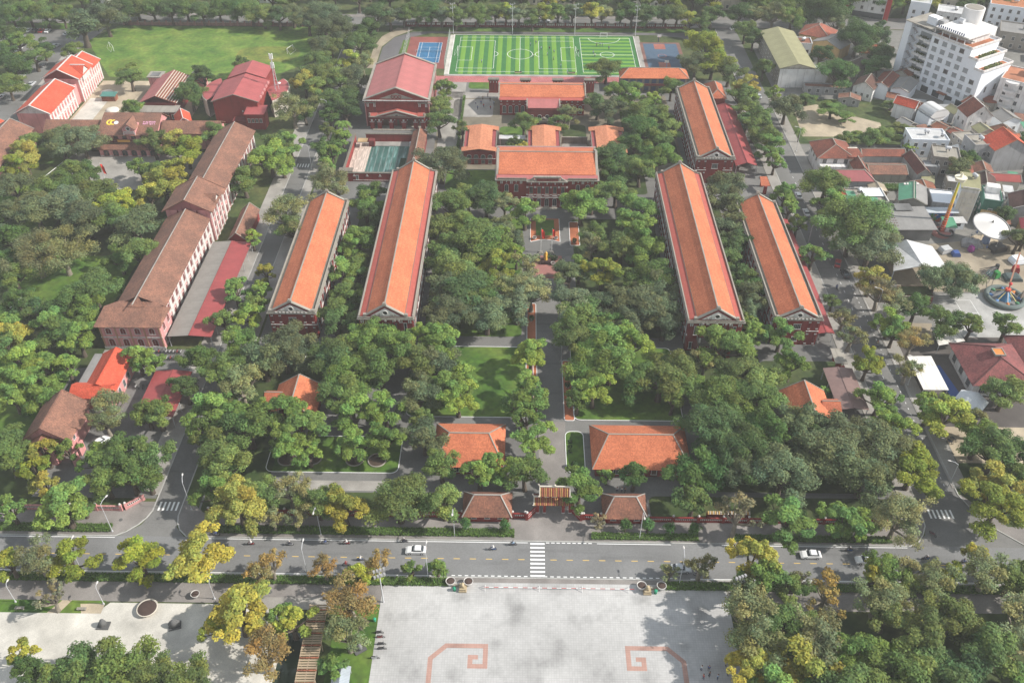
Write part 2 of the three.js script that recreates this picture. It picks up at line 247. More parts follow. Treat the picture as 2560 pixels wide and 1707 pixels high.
for (let i = 0; i < 5; i++) mesh(track, 'lane_line', paintG(124, 0.1), mt.white, 3, 0.004, -363.6 + i * 1.15);
sheet('cinder_track', M(0.22, 0.21, 0.22, TX.asphalt), [[-45, -411.5], [75, -412], [84, -405], [76, -400], [73, -406], [60, -409], [-44, -409.4], [-53, -404], [-56, -390], [-56, -372], [-64, -372], [-64, -392], [-60, -404], [-52, -411]].map(([x, z]) => [x, z - 3.2]), 0.02);
sheet('dirt_bank', mt.dirt, [[-68, -372], [-64.5, -372], [-64.5, -396], [-60, -408], [-52, -417], [-60, -419], [-66, -408], [-68, -396]], 0.022);
sheet('lawn', mt.lawn, rect(-55.6, -52, -404, -378), 0.03); sheet('lawn', mt.lawn, rect(-52, 80, -419.6, -415.6), 0.03); sheet('grass_patch', mt.dull, rect(54, 84, -415, -372), 0.01);
sheet('court_surround', M(0.4, 0.12, 0.1, TX.mottle), rect(-52.5, -34.4, -408, -372), 0.04);
const tennis = sheet('tennis_court', M(0.05, 0.25, 0.5, TX.turf), rect(-47.9, -37.3, -401.3, -378.5), 0.05);
const tl = (x0, z0, x1, z1) => mesh(tennis, 'court_line', paintG(Math.max(0.12, Math.abs(x1 - x0)), Math.max(0.12, Math.abs(z1 - z0))), mt.white, (x0 + x1) / 2, 0.005, (z0 + z1) / 2);
for (const x of [-47.8, -46.5, -38.7, -37.4]) tl(x, -401.2, x, -378.6); for (const z of [-401.2, -395.8, -383.8, -378.6]) tl(-47.8, z, -37.4, z); tl(-42.6, -395.8, -42.6, -383.8);
sheet('court_surround', M(0.3, 0.15, 0.12, TX.mottle), rect(52.8, 71, -403.4, -373), 0.036);
const basket = sheet('basketball_court', M(0.1, 0.17, 0.26, TX.plaza), rect(54.2, 69.4, -402, -374), 0.046);
for (const z of [-398.5, -378]) mesh(basket, 'key_area', paintG(5, 6), M(0.45, 0.16, 0.12, TX.mottle), 61.5, 0.004, z); mesh(basket, 'centre_circle', ringG(1.8), M(0.45, 0.16, 0.12), 61.5, 0.005, -388);
// pink school grounds, field, car park
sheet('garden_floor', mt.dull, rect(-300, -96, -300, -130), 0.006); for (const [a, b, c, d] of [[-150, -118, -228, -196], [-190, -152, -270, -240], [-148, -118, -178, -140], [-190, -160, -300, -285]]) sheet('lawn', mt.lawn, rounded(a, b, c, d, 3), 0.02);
sheet('forecourt', mt.pale, [[-164, -295], [-113, -295], [-113, -284], [-126, -268], [-150, -268], [-166, -285]], 0.03); kerb(mt.white, [-165.5, -289], [-170, -268]); kerb(mt.white, [-145.5, -208], [-148, -196]);
sheet('forecourt', mt.lane, rect(-111, -82.5, -184, -132), 0.012); sheet('driveway', mt.lane, [[-150, -168], [-112, -177], [-112, -172], [-114, -160], [-150, -160]], 0.014); kerb(mt.cream, [-113.5, -178], [-113.5, -164]); sheet('pavement', mt.pale, rect(-113, -104, -183.5, -177.5), 0.03);
sheet('sand_yard', mt.tan, [[-177, -357], [-130, -357], [-130, -304], [-177, -304]], 0.012); sheet('sand_patch', mt.sand, [[-176, -340], [-168, -340], [-168, -306], [-176, -306]], 0.022);
sheet('sports_field', mt.field, [[-192, -419], [-92, -419], [-92, -380], [-104, -366], [-130, -358], [-176, -361], [-200, -400]], 0.014); sheet('worn_grass', M(0.3, 0.3, 0.09, TX.grass), rounded(-128, -100, -395, -378, 7), 0.024); sheet('worn_grass', M(0.26, 0.3, 0.08, TX.grass), rounded(-180, -166, -380, -366, 6), 0.024);
sheet('car_park', mt.lane, [[-245, -418], [-197, -418], [-200, -390], [-196, -362], [-194, -300], [-217, -300], [-220, -380], [-245, -390]], 0.01); sheet('lawn', mt.lawn, rect(-245, -205, -421, -414), 0.02); sheet('pavement', mt.pale, [[-206, -400], [-201, -400], [-196, -330], [-201, -330]], 0.03);
// town ground to the east
sheet('town_ground', mt.town, rect(103.6, 420, -421, -136), 0.006); sheet('grass_patch', mt.ground, rect(103.8, 146, -345, -306), 0.012);
sheet('dirt_lot', mt.tan, [[106, -312], [108, -336], [118, -340], [128, -331], [139, -324], [138, -317], [122, -312]], 0.02); sheet('dirt_lot', mt.dirt, [[112, -236], [160, -245], [165, -214], [112, -214]], 0.014);
sheet('games_court', M(0.62, 0.61, 0.59, TX.mottle), [[119.6, -212.8], [136, -213.6], [150, -213], [150, -193], [115.6, -193]], 0.024);
for (const [x0, z0, x1, z1] of [[121.5, -210, 131, -210], [121.5, -204, 131, -204], [126.5, -210, 126.5, -200], [131, -210, 131, -200]]) { const m = mesh(scene, numbered('court_marking'), paintG(Math.max(0.12, x1 - x0), Math.max(0.12, z1 - z0)), mt.white, (x0 + x1) / 2, 0.03, (z0 + z1) / 2); m.userData.kind = 'structure'; }
sheet('cafe_yard', M(0.16, 0.14, 0.13, TX.mottle), rect(102, 136, -193, -158), 0.022); sheet('blue_matting', mt.blueTarp, [[109.3, -181], [112, -181], [114, -164.5], [111, -164.5]], 0.03); sheet('dirt_patch', mt.tan, rect(104, 135, -158, -146), 0.02); sheet('dirt_patch', mt.dirt, [[104.5, -199], [116, -199], [114, -192], [105, -192]], 0.03);
sheet('grass_patch', mt.dull, rect(103.6, 300, -146, -127), 0.013);
// ---------------------------------------------------------------- windows and doors
const winCache = new Map();
function windowOn(parent, name, w, h, x, y, z, ry, frameMat, paneMat, arch = false, mull = 1) {   // y is the sill; faces +z before the turn ry
  const key = [w, h, arch, mull].join();
  if (!winCache.has(key)) {
    const f = 0.11, sill = boxUV(w + 0.36, 0.1, 0.22).clone().translate(0, -0.05, 0.06), fr = [sill, boxUV(f, h, 0.12).clone().translate(-w / 2, h / 2, 0.02), boxUV(f, h, 0.12).clone().translate(w / 2, h / 2, 0.02)];
    if (arch) for (let i = 0; i < 6; i++) { const a = Math.PI * i / 6, b = Math.PI * (i + 1) / 6, r = w / 2; fr.push(barG(V(r * Math.cos(a), h + r * 0.7 * Math.sin(a), 0.02), V(r * Math.cos(b), h + r * 0.7 * Math.sin(b), 0.02), 0.12, 0.14)); }
    else fr.push(boxUV(w + 0.3, 0.16, 0.16).clone().translate(0, h + 0.06, 0.03));
    for (let i = 1; i <= mull; i++) fr.push(boxUV(0.05, h, 0.06).clone().translate(-w / 2 + w * i / (mull + 1), h / 2, 0.01));
    let pane = boxUV(w, h, 0.06).clone().translate(0, h / 2, -0.01);
    if (arch) { const s = new THREE.CylinderGeometry(w / 2, w / 2, 0.055, 14, 1, false, -Math.PI / 2, Math.PI).rotateX(-Math.PI / 2).scale(1, 0.7, 1).translate(0, h, -0.01); pane = joined([pane, s]); }
    winCache.set(key, { pane, frame: joined(fr) });
  }
  const g = winCache.get(key), p = mesh(parent, name, g.pane, paneMat, x, y, z, ry);
  mesh(p, 'frame', g.frame, frameMat); return p;
}
function windowRow(parent, name, n, along, x0, x1, y, z, ry, w, h, fm, pm, arch, mull) {   // along: 'x' or 'z'
  for (let i = 0; i < n; i++) { const t = x0 + (x1 - x0) * (i + 0.5) / n; along === 'x' ? windowOn(parent, name, w, h, t, y, z, ry, fm, pm, arch, mull) : windowOn(parent, name, w, h, z, y, t, ry, fm, pm, arch, mull); }
}
// ---------------------------------------------------------------- the long red halls: verandah roofs on both sides of a raised gabled roof
function longHall({ label, x0, x1, z0, z1, h, hr, ap, near, apronMat = mt.apron, porch, nameMat = mt.tile, trimMat = mt.stone }) {
  const W = x1 - x0, L = z1 - z0, g = thing('school_hall', label, 'school building', (x0 + x1) / 2, (z0 + z1) / 2);
  const wx = W / 2 - 0.4, wz = L / 2 - 0.4, ix = W / 2 - ap, eave = h + (ap > 2 ? 1.15 : 0.7);
  box(g, 'wall', mt.red, wx * 2, h, wz * 2, 0, 0, 0);
  mesh(g, 'cornice', joined([boxG(W + 0.3, 0.3, 0.8, 0, h, L / 2 - 0.4), boxG(W + 0.3, 0.3, 0.8, 0, h, -L / 2 + 0.4), boxG(0.8, 0.3, L - 1.6, W / 2 - 0.25, h, 0), boxG(0.8, 0.3, L - 1.6, -W / 2 + 0.25, h, 0)]), trimMat);
  for (const s of [-1, 1]) box(g, 'parapet', trimMat, 0.32, 0.55, L - 1.7, s * (W / 2 - 0.3), h + 0.3, 0);
  for (const s of [-1, 1]) box(g, 'parapet', trimMat, W - 0.2, 0.5, 0.4, 0, h + 0.3, s * (L / 2 - 0.35));
  box(g, 'clerestory', mt.darkred, ix * 2, eave - h, L - 2.2, 0, h + 0.002, 0);
  const za = -L / 2 + 0.9, zb = L / 2 - 0.9;
  for (const s of [-1, 1]) {
    const q = [V(s * (W / 2 - 0.5), h + 0.35, zb), V(s * (ix + 0.02), eave - 0.15, zb), V(s * (ix + 0.02), eave - 0.15, za), V(s * (W / 2 - 0.5), h + 0.35, za)];
    slab(g, 'verandah_roof', apronMat, s > 0 ? [q[0], q[3], q[2], q[1]] : [q[3], q[0], q[1], q[2]], 0.1);
    const r = [V(s * (ix + 0.25), eave, zb), V(0, hr, zb), V(0, hr, za), V(s * (ix + 0.25), eave, za)];
    slab(g, 'roof_slope', nameMat, s > 0 ? [r[0], r[3], r[2], r[1]] : [r[3], r[0], r[1], r[2]], 0.16);
    bar(g, 'eave_gutter', mt.aged, V(s * (ix + 0.3), eave - 0.12, zb), V(s * (ix + 0.3), eave - 0.12, za), 0.16, 0.14);
  }
  bar(g, 'ridge_cap', trimMat, V(0, hr + 0.06, zb), V(0, hr + 0.06, za), 0.34, 0.2);
  for (const s of [1, -1]) {           // pediments
    const zz = s * (L / 2 - 0.65), top = hr + 0.35, px = ix + 0.7;
    const p = mesh(g, 'pediment', prismG([[-px, h + 0.3], [px, h + 0.3], [px, eave - 0.35], [0, top - 0.25], [-px, eave - 0.35]], 0.5), mt.darkred, 0, 0, zz);
    for (const k of [-1, 1]) mesh(g, 'raking_cornice', barG(V(k * (px + 0.15), eave - 0.2, zz), V(0, top, zz), 0.85, 0.26), trimMat);
    mesh(g, 'acroterion', joined([boxG(1.1, 0.35, 0.9, 0, top, zz), boxG(0.7, 0.35, 0.6, 0, top + 0.35, zz)]), trimMat); for (const k of [-px, px]) box(g, 'acroterion', trimMat, 0.8, 0.7, 0.8, k, eave - 0.2, zz);
    if (s === 1) {
      mesh(p, 'stucco_panel', prismG([[-px * 0.72, eave - 0.05], [px * 0.72, eave - 0.05], [0, eave + (hr - eave) * 0.8]], 0.1), mt.trim, 0, 0, 0.28);
      mesh(p, 'oculus', new THREE.CylinderGeometry(0.62, 0.62, 0.12, 20).rotateX(Math.PI / 2), mt.dark, 0, eave + (hr - eave) * 0.34, 0.36);
      mesh(p, 'oculus_ring', new THREE.TorusGeometry(0.68, 0.12, 6, 20), mt.trim, 0, eave + (hr - eave) * 0.34, 0.4);
      for (const k of [-1, 1]) for (const t of [0.32, 0.48]) mesh(p, 'scroll_ornament', new THREE.TorusGeometry(0.26, 0.08, 5, 12), mt.stone, k * px * t, eave + 0.32, 0.36);
    }
  }
  const n = Math.round(L / 3.35), side = near * wx, ry = near > 0 ? Math.PI / 2 : -Math.PI / 2;
  for (const y of [1.1, h / 2 + 0.9]) windowRow(g, 'window', n, 'z', -wz + 1, wz - 1, y, side + near * 0.03, ry, 1.35, h / 2 - 2.7, mt.trim, mt.glass, true, 1);
  for (let i = 0; i <= n; i++) { const z = -wz + 1 + (2 * wz - 2) * i / n; box(g, 'pilaster', i % 2 ? mt.red : mt.darkred, 0.16, h - 0.1, 0.5, side + near * 0.08, 0, z); box(g, 'pilaster_cap', mt.trim, 0.24, 0.9, 0.56, side + near * 0.1, h - 1.05, z); }
  for (const y of [h / 2 + 0.35, h - 0.12]) box(g, 'string_course', mt.trim, 0.3, 0.14, 2 * wz, side + near * 0.12, y, 0);
  // front wall
  const fz = wz + 0.03, up = h / 2 + 0.5;
  if (porch) {
    windowRow(g, 'window', 3, 'x', -3.3, 3.3, up + 0.2, fz, 0, 1.1, h / 2 - 2.2, mt.aged, mt.glass, false, 1);
    for (const k of [-1, 1]) { windowOn(g, 'window', 0.75, h / 2 - 2, k * (wx - 2), up + 0.2, fz, 0, mt.trim, mt.glass, false, 0); windowOn(g, 'window', 0.75, 2.2, k * (wx - 1.2), 0.8, fz, 0, mt.trim, mt.glass, false, 0); }
    for (const x of [-wx + 0.75, -wx + 3.1, wx - 3.1, wx - 0.75]) for (const e of [-0.26, 0.26]) box(g, 'pilaster_cap', mt.trim, 0.3, 1.1, 0.2, x + e, h - 1.15, fz + 0.08);
    for (const x of [-1.9, 0, 1.9]) box(g, 'bracket', mt.trim, 0.26, 0.7, 0.3, x, h - 0.72, fz + 0.12);
    for (const x of [-4.1, -2.2, -1.1, 1.1, 2.2, 4.1]) box(g, 'pilaster', mt.red, 0.4, h / 2 - 1, 0.14, x, up, fz + 0.04);
    for (const x of [-3.6, -2.5, 0, 2.5, 3.6]) mesh(g, 'roundel', new THREE.TorusGeometry(0.22, 0.06, 5, 14), mt.trim, x, h + 0.12, wz + 0.8);
    const hp = h / 2 - 0.6;
    box(g, 'porch_roof', mt.aged, 9, 0.35, 3.2, 0, hp, wz + 1.6); mesh(g, 'porch_balustrade', joined([boxG(9, 0.7, 0.25, 0, hp + 0.35, wz + 3.05), boxG(0.25, 0.7, 2.9, -4.4, hp + 0.35, wz + 1.5), boxG(0.25, 0.7, 2.9, 4.4, hp + 0.35, wz + 1.5)]), mt.aged);
    for (const x of [-1.4, 1.4]) mesh(g, 'roundel', new THREE.TorusGeometry(0.24, 0.07, 5, 12), mt.trim, x, hp + 0.7, wz + 3.2);
    for (const k of [-1, 1]) box(g, 'porch_finial', mt.trim, 0.42, 1.3, 0.42, k * 4.25, hp + 1.05, wz + 2.9);
    for (const x of [-4, -1.35, 1.35, 4]) { box(g, 'porch_column', mt.red, 0.85, hp - 0.01, 0.7, x, 0, wz + 2.7); box(g, 'column_cap', mt.trim, 0.98, 0.16, 0.82, x, hp - 1.0, wz + 2.7); box(g, 'column_cap', mt.trim, 0.5, 0.55, 0.76, x, hp - 0.7, wz + 2.72); }
    mesh(g, 'porch_step', joined([boxG(6, 0.16, 0.6, 0, 0.01, wz + 3.6), boxG(5.4, 0.3, 0.3, 0, 0.02, wz + 3.35)]), mt.stone);
    box(g, 'entrance_door', mt.doorwood, 2, 2.8, 0.1, 0, 0, fz + 0.02);
  } else {
    windowOn(g, 'window', 1.9, 1.7, 0, h / 2 + 1.2, fz, 0, mt.trim, mt.dark, false, 3); windowOn(g, 'window', 1.4, 1.5, 0, 1.3, fz, 0, mt.trim, mt.dark, false, 2);
    for (const x of [-wx + 0.7, -wx + 2.9, wx - 2.9, wx - 0.7]) { for (const y of [h - 0.9, h / 2 + 1.2, h / 2 - 0.6, 0.4]) box(g, 'quoin_block', mt.trim, 0.62, 0.34, 0.2, x, y, fz + 0.06); box(g, 'pilaster', mt.darkred, 0.5, h - 0.1, 0.14, x, 0, fz + 0.03); }
    for (const k of [-1, 1]) box(g, 'string_course', mt.trim, 3.4, 0.16, 0.24, k * (wx - 1.75), h / 2 + 0.5, fz + 0.1);
    for (let i = 0; i < 9; i++) box(g, 'roof_vent_block', mt.trim, 0.5, 0.35, 0.3, -4 + i, h + 0.35, wz + 0.28);
  }
  return g;
}
longHall({ label: 'long red hall with orange gabled roof, left of the inner courtyard', x0: -43.5, x1: -28.5, z0: -265.2, z1: -185.6, h: 9.7, hr: 14, ap: 2.7, near: 1, porch: true });
longHall({ label: 'long red hall with orange gabled roof, right of the inner courtyard', x0: 44.2, x1: 59.3, z0: -265.2, z1: -185.6, h: 9.7, hr: 14, ap: 2.7, near: -1, porch: true });
longHall({ label: 'outer left red hall beside the left side street', x0: -68.6, x1: -55.4, z0: -247.6, z1: -189, h: 8.6, hr: 12.2, ap: 1.5, near: 1, apronMat: mt.aged });
longHall({ label: 'outer right red hall beside the right side street', x0: 68, x1: 81, z0: -249, z1: -188.6, h: 8.6, hr: 12.2, ap: 1.5, near: -1, apronMat: mt.aged });
longHall({ label: 'rear right red hall with orange roof below the grey block', x0: 59.4, x1: 72.8, z0: -333, z1: -275.8, h: 9.3, hr: 12.9, ap: 1.5, near: -1, apronMat: mt.aged });

// ---------------------------------------------------------------- simple gabled or hipped house; local x is its width, local z its depth, front faces +z
function house(o) {
  const { name = 'house', label, cat = 'house', x, z, w, d, h, hr, ridge = 'z', hip = 0, rot = 0, over = 0.5, roof = mt.tile, wall = mt.red, cap = mt.stone, wins = [], wm = mt.glass, fm = mt.trim, group } = o;
  const g = thing(name, label, cat, x, z, rot, group), a = w / 2, b = d / 2, ax = a + over, bz = b + over, drop = over * (hr - h) / (ridge === 'z' ? a : b), e = h - drop;
  box(g, 'wall', wall, w, h, d, 0, 0, 0);
  if (ridge === 'z') {
    const hz = hip, z1 = bz - hz, z0 = -bz + hz;
    for (const s of [1, -1]) { const q = [V(s * ax, e, bz), V(s * ax, e, -bz), V(0, hr, z0), V(0, hr, z1)]; slab(g, 'roof_slope', roof, s > 0 ? q : [q[1], q[0], q[3], q[2]]); }
    if (hip) for (const s of [1, -1]) { const q = [V(-ax, e, s * bz), V(ax, e, s * bz), V(0, hr, s > 0 ? z1 : z0)]; slab(g, 'roof_hip', roof, s > 0 ? q : [q[1], q[0], q[2]]); for (const k of [-1, 1]) bar(g, 'hip_cap', cap, V(k * ax, e + 0.04, s * bz), V(0, hr + 0.04, s > 0 ? z1 : z0), 0.24, 0.16); }
    else for (const s of [1, -1]) { mesh(g, 'gable', prismG([[-a, h - 0.02], [a, h - 0.02], [0, hr - 0.2]], 0.3), wall, 0, 0, s * (b - 0.16)); for (const k of [-1, 1]) bar(g, 'verge', cap, V(k * ax, e + 0.05, s * bz), V(0, hr + 0.05, s * bz), 0.22, 0.16); }
    bar(g, 'ridge_cap', cap, V(0, hr + 0.05, z0), V(0, hr + 0.05, z1), 0.28, 0.18);
  } else {
    const x1 = ax - hip, x0 = -ax + hip;
    for (const s of [1, -1]) { const q = [V(-ax, e, s * bz), V(ax, e, s * bz), V(x1, hr, 0), V(x0, hr, 0)]; slab(g, 'roof_slope', roof, s > 0 ? q : [q[1], q[0], q[3], q[2]]); }
    if (hip) for (const s of [1, -1]) { const q = [V(s * ax, e, bz), V(s * ax, e, -bz), V(s > 0 ? x1 : x0, hr, 0)]; slab(g, 'roof_hip', roof, s > 0 ? q : [q[1], q[0], q[2]]); for (const k of [-1, 1]) bar(g, 'hip_cap', cap, V(s * ax, e + 0.04, k * bz), V(s > 0 ? x1 : x0, hr + 0.04, 0), 0.24, 0.16); }
    else for (const s of [1, -1]) { mesh(g, 'gable', prismG([[-b, h - 0.02], [b, h - 0.02], [0, hr - 0.2]], 0.3), wall, s * (a - 0.16), 0, 0, Math.PI / 2); for (const k of [-1, 1]) bar(g, 'verge', cap, V(s * ax, e + 0.05, k * bz), V(s * ax, hr + 0.05, 0), 0.22, 0.16); }
    bar(g, 'ridge_cap', cap, V(x0, hr + 0.05, 0), V(x1, hr + 0.05, 0), 0.28, 0.18);
  }
  for (const [side, n, y, ww, wh, arch, mull] of wins) {
    if (side === 'f') windowRow(g, 'window', n, 'x', -a + 0.4, a - 0.4, y, b + 0.03, 0, ww, wh, fm, wm, arch, mull ?? 1);
    if (side === 'r') windowRow(g, 'window', n, 'z', -b + 0.4, b - 0.4, y, a + 0.03, Math.PI / 2, ww, wh, fm, wm, arch, mull ?? 1);
    if (side === 'l') windowRow(g, 'window', n, 'z', -b + 0.4, b - 0.4, y, -a - 0.03, -Math.PI / 2, ww, wh, fm, wm, arch, mull ?? 1);
    if (side === 'd') box(g, 'door', mt.doorwood, ww, wh, 0.1, y, 0, b + 0.03);
  }
  return g;
}
// front lodges behind the entrance
house({ name: 'hip_roofed_hall', label: 'single storey hall with orange hipped roof, left of the entrance path', cat: 'hall', x: -11.8, z: -146.8, w: 15.2, d: 12.6, h: 3.6, hr: 7.2, ridge: 'x', hip: 3.8, over: 0.8, wins: [['f', 5, 0.9, 1.2, 1.7, false], ['l', 3, 0.9, 1.2, 1.7, false], ['d', 0, 1.3, 1.4, 2.4]] });
house({ name: 'hip_roofed_hall', label: 'single storey hall with orange hipped roof, right of the entrance path', cat: 'hall', x: 28.3, z: -146.8, w: 21.4, d: 12.8, h: 3.6, hr: 7.4, ridge: 'x', hip: 4, over: 0.8, wins: [['f', 7, 0.9, 1.2, 1.7, false], ['l', 3, 0.9, 1.2, 1.7, false], ['d', 0, 3.1, 1.4, 2.4]] });
for (const [x, lb, s] of [[-55.6, 'small gabled house with orange roof on the left front lawn', -1], [71, 'small gabled house with orange roof in the front right grove', 1]]) {
  const g = house({ name: 'gabled_lodge', label: lb, x, z: -161, w: 10.2, d: 10, h: 4, hr: 7.2, over: 0.6, wins: [['f', 2, 1, 1.1, 1.5, false]] });
  slab(g, 'side_roof', mt.tileB, s < 0 ? [V(-8, 4.1, 1.6), V(-3.4, 4.1, 1.6), V(-3.4, 5.6, -0.6), V(-7.9, 5.6, -0.6)] : [V(3.4, 4.1, 2.6), V(8, 4.1, 2.6), V(7.9, 5.6, 0.2), V(3.4, 5.6, 0.2)]);
  slab(g, 'side_roof', mt.tileB, s < 0 ? [V(-3.4, 4.1, -2.8), V(-8, 4.1, -2.8), V(-7.9, 5.6, -0.6), V(-3.4, 5.6, -0.6)] : [V(8, 4.1, -2.2), V(3.4, 4.1, -2.2), V(3.4, 5.6, 0.2), V(7.9, 5.6, 0.2)]);
  box(g, 'side_wing', mt.red, 3.6, 4.05, 3.4, s * 5.6, 0, s < 0 ? -0.6 : 0.2); bar(g, 'side_ridge', mt.stone, V(s * 3.4, 5.65, s < 0 ? -0.6 : 0.2), V(s * 8, 5.65, s < 0 ? -0.6 : 0.2), 0.22, 0.16);
  slab(g, 'porch_roof', mt.tileB, [V(-2.6, 3.6, 7.6), V(0, 5, 7.6), V(0, 5, 4.9), V(-2.6, 3.6, 4.9)].reverse()); slab(g, 'porch_roof', mt.tileB, [V(2.6, 3.6, 7.6), V(2.6, 3.6, 4.9), V(0, 5, 4.9), V(0, 5, 7.6)]); for (const k of [-2.2, 2.2]) box(g, 'porch_post', mt.red, 0.35, 3.7, 0.35, k, 0, 7.2);
}
for (const [x, lb, w] of [[-7, 'small brown tiled gatehouse left of the ornate gate', 9.6], [23.4, 'small brown tiled gatehouse right of the ornate gate', 8.6]])
  house({ name: 'gatehouse', label: lb, cat: 'gatehouse', x, z: -129.5, w, d: 6, h: 3, hr: 5.6, ridge: 'x', hip: 2.6, over: 0.7, roof: mt.brownB, cap: mt.pale, wins: [['f', 3, 1.3, 1.0, 0.7, false, 0]] });
// ornate two-tier gate
{
  const g = thing('ornate_gate', 'ornate two tier red gate with yellow tube tiled roofs on the boulevard', 'gate', 7.8, -129.6);
  const tileM = [M(0.72, 0.46, 0.14, TX.mottle), M(0.5, 0.14, 0.09, TX.mottle), M(0.6, 0.3, 0.12, TX.mottle)];
  for (const x of [-3.6, -2.1, 2.1, 3.6]) { box(g, 'pillar', mt.red, 0.62, 4.2, 0.8, x, 0, 0); box(g, 'pillar_base', mt.trim, 0.78, 0.3, 0.96, x, 0.002, 0); }
  box(g, 'lintel', mt.darkred, 8, 0.5, 0.7, 0, 3.8, 0.003);
  const tier = (w, d, y, rise, n) => {
    for (const s of [1, -1]) slab(g, 'tier_roof', mt.oldred, s > 0 ? [V(-w / 2, y, d / 2), V(w / 2, y, d / 2), V(w / 2, y + rise, 0), V(-w / 2, y + rise, 0)] : [V(w / 2, y, -d / 2), V(-w / 2, y, -d / 2), V(-w / 2, y + rise, 0), V(w / 2, y + rise, 0)], 0.1);
    for (let i = 0; i < n; i++) { const x = -w / 2 + w * (i + 0.5) / n; mesh(g, 'tube_tile', rodG(V(x, y + 0.03, d / 2 + 0.05), V(x, y + rise + 0.03, 0), 0.09, 0.09, 5), tileM[i % 3]); }
    bar(g, 'tier_ridge', mt.cream, V(-w / 2 - 0.1, y + rise + 0.15, 0), V(w / 2 + 0.1, y + rise + 0.15, 0), 0.26, 0.36);
    for (const s of [-1, 1]) { mesh(g, 'upturned_finial', joined([barG(V(s * w / 2, y + rise + 0.2, 0), V(s * (w / 2 + 0.35), y + rise + 0.95, 0), 0.18, 0.24), barG(V(s * w / 2, y, d / 2), V(s * (w / 2 + 0.3), y + 0.35, d / 2 + 0.2), 0.14, 0.18)]), mt.cream); bar(g, 'gable_edge', mt.cream, V(s * w / 2, y + 0.08, d / 2), V(s * w / 2, y + rise + 0.08, 0), 0.2, 0.2); }
  };
  tier(9, 3.4, 4.2, 0.9, 22); for (const x of [-2.6, -0.9, 0.9, 2.6]) box(g, 'upper_post', mt.red, 0.5, 1.9, 0.6, x, 4.9, 0); box(g, 'upper_beam', mt.darkred, 6, 0.5, 0.6, 0, 6.4, 0.002); tier(6.6, 2.8, 6.8, 1.6, 17);
  mesh(g, 'crest_ornament', new THREE.SphereGeometry(0.28, 8, 6), mt.cream, 0, 8.9, 0);
  for (const s of [-1, 1]) { bar(g, 'wing_wall', mt.red, V(s * 4, 1, 0.1), V(s * 5.8, 0.7, 2.2), 0.3, 2); for (const y of [0.9, 1.6]) bar(g, 'wing_rail', mt.trim, V(s * 4.05, y + 0.3, 0.3), V(s * 5.75, y, 2.38), 0.1, 0.1); box(g, 'wing_post', mt.red, 0.6, 2.2, 0.6, s * 6, 0, 2.3); mesh(g, 'post_lantern', new THREE.SphereGeometry(0.32, 10, 8), mt.trim, s * 6, 2.5, 2.3); }
}
// fences along the boulevard: plinth, rail, posts and small balusters
function fence(label, x0, x1, z, mat = mt.red, step = 5.4) {
  const L = x1 - x0, g = thing('boundary_fence', label, 'fence', (x0 + x1) / 2, z);
  box(g, 'plinth', mat, L, 0.7, 0.35, 0, 0, 0); box(g, 'top_rail', mat, L, 0.22, 0.4, 0, 1.35, 0);
  const bg = []; for (let x = -L / 2 + 0.3; x < L / 2; x += 0.42) bg.push(boxG(0.2, 0.64, 0.2, x, 0.7, 0));
  mesh(g, 'balusters', joined(bg), mt.trim).userData.kind = 'stuff';
  const n = Math.max(1, Math.round(L / step)); for (let i = 0; i <= n; i++) { const x = -L / 2 + L * i / n; box(g, 'post', mat, 0.6, 1.9, 0.6, x, 0, 0); mesh(g, 'post_cap', new THREE.SphereGeometry(0.3, 8, 6), mt.trim, x, 2.12, 0); }
  return g;
}
fence('red balustrade fence running left from the left gatehouse', -69, -12.6, -127.8); fence('short red balustrade between left gatehouse and gate', -1.4, 1.4, -127.8, mt.red, 2.6);
fence('short red balustrade between gate and right gatehouse', 14.3, 18.2, -127.6, mt.red, 3.6); fence('red balustrade fence running right from the right gatehouse', 28.6, 84, -127.2);
fence('pink balustrade fence at the far left of the boulevard', -150, -89, -128.4, mt.pink);
{ const g = fence('short pink balustrade turning into the left side street', -2, 2, 0, mt.pink, 4); g.position.set(-86.6, 0, -130.2); g.rotation.y = 0.75; }
{ const g = thing('tiled_screen_wall', 'low screen wall capped with yellow tiles on the right boulevard fence', 'wall', 46.5, -128.6); box(g, 'wall', mt.red, 9.6, 1.5, 0.5, 0, 0, 0); for (let i = 0; i < 24; i++) mesh(g, 'cap_tile', rodG(V(-4.6 + i * 0.4, 1.75, 0.55), V(-4.6 + i * 0.4, 2.15, -0.1), 0.14, 0.14, 5), i % 2 ? mt.cream : M(0.62, 0.4, 0.16)); }
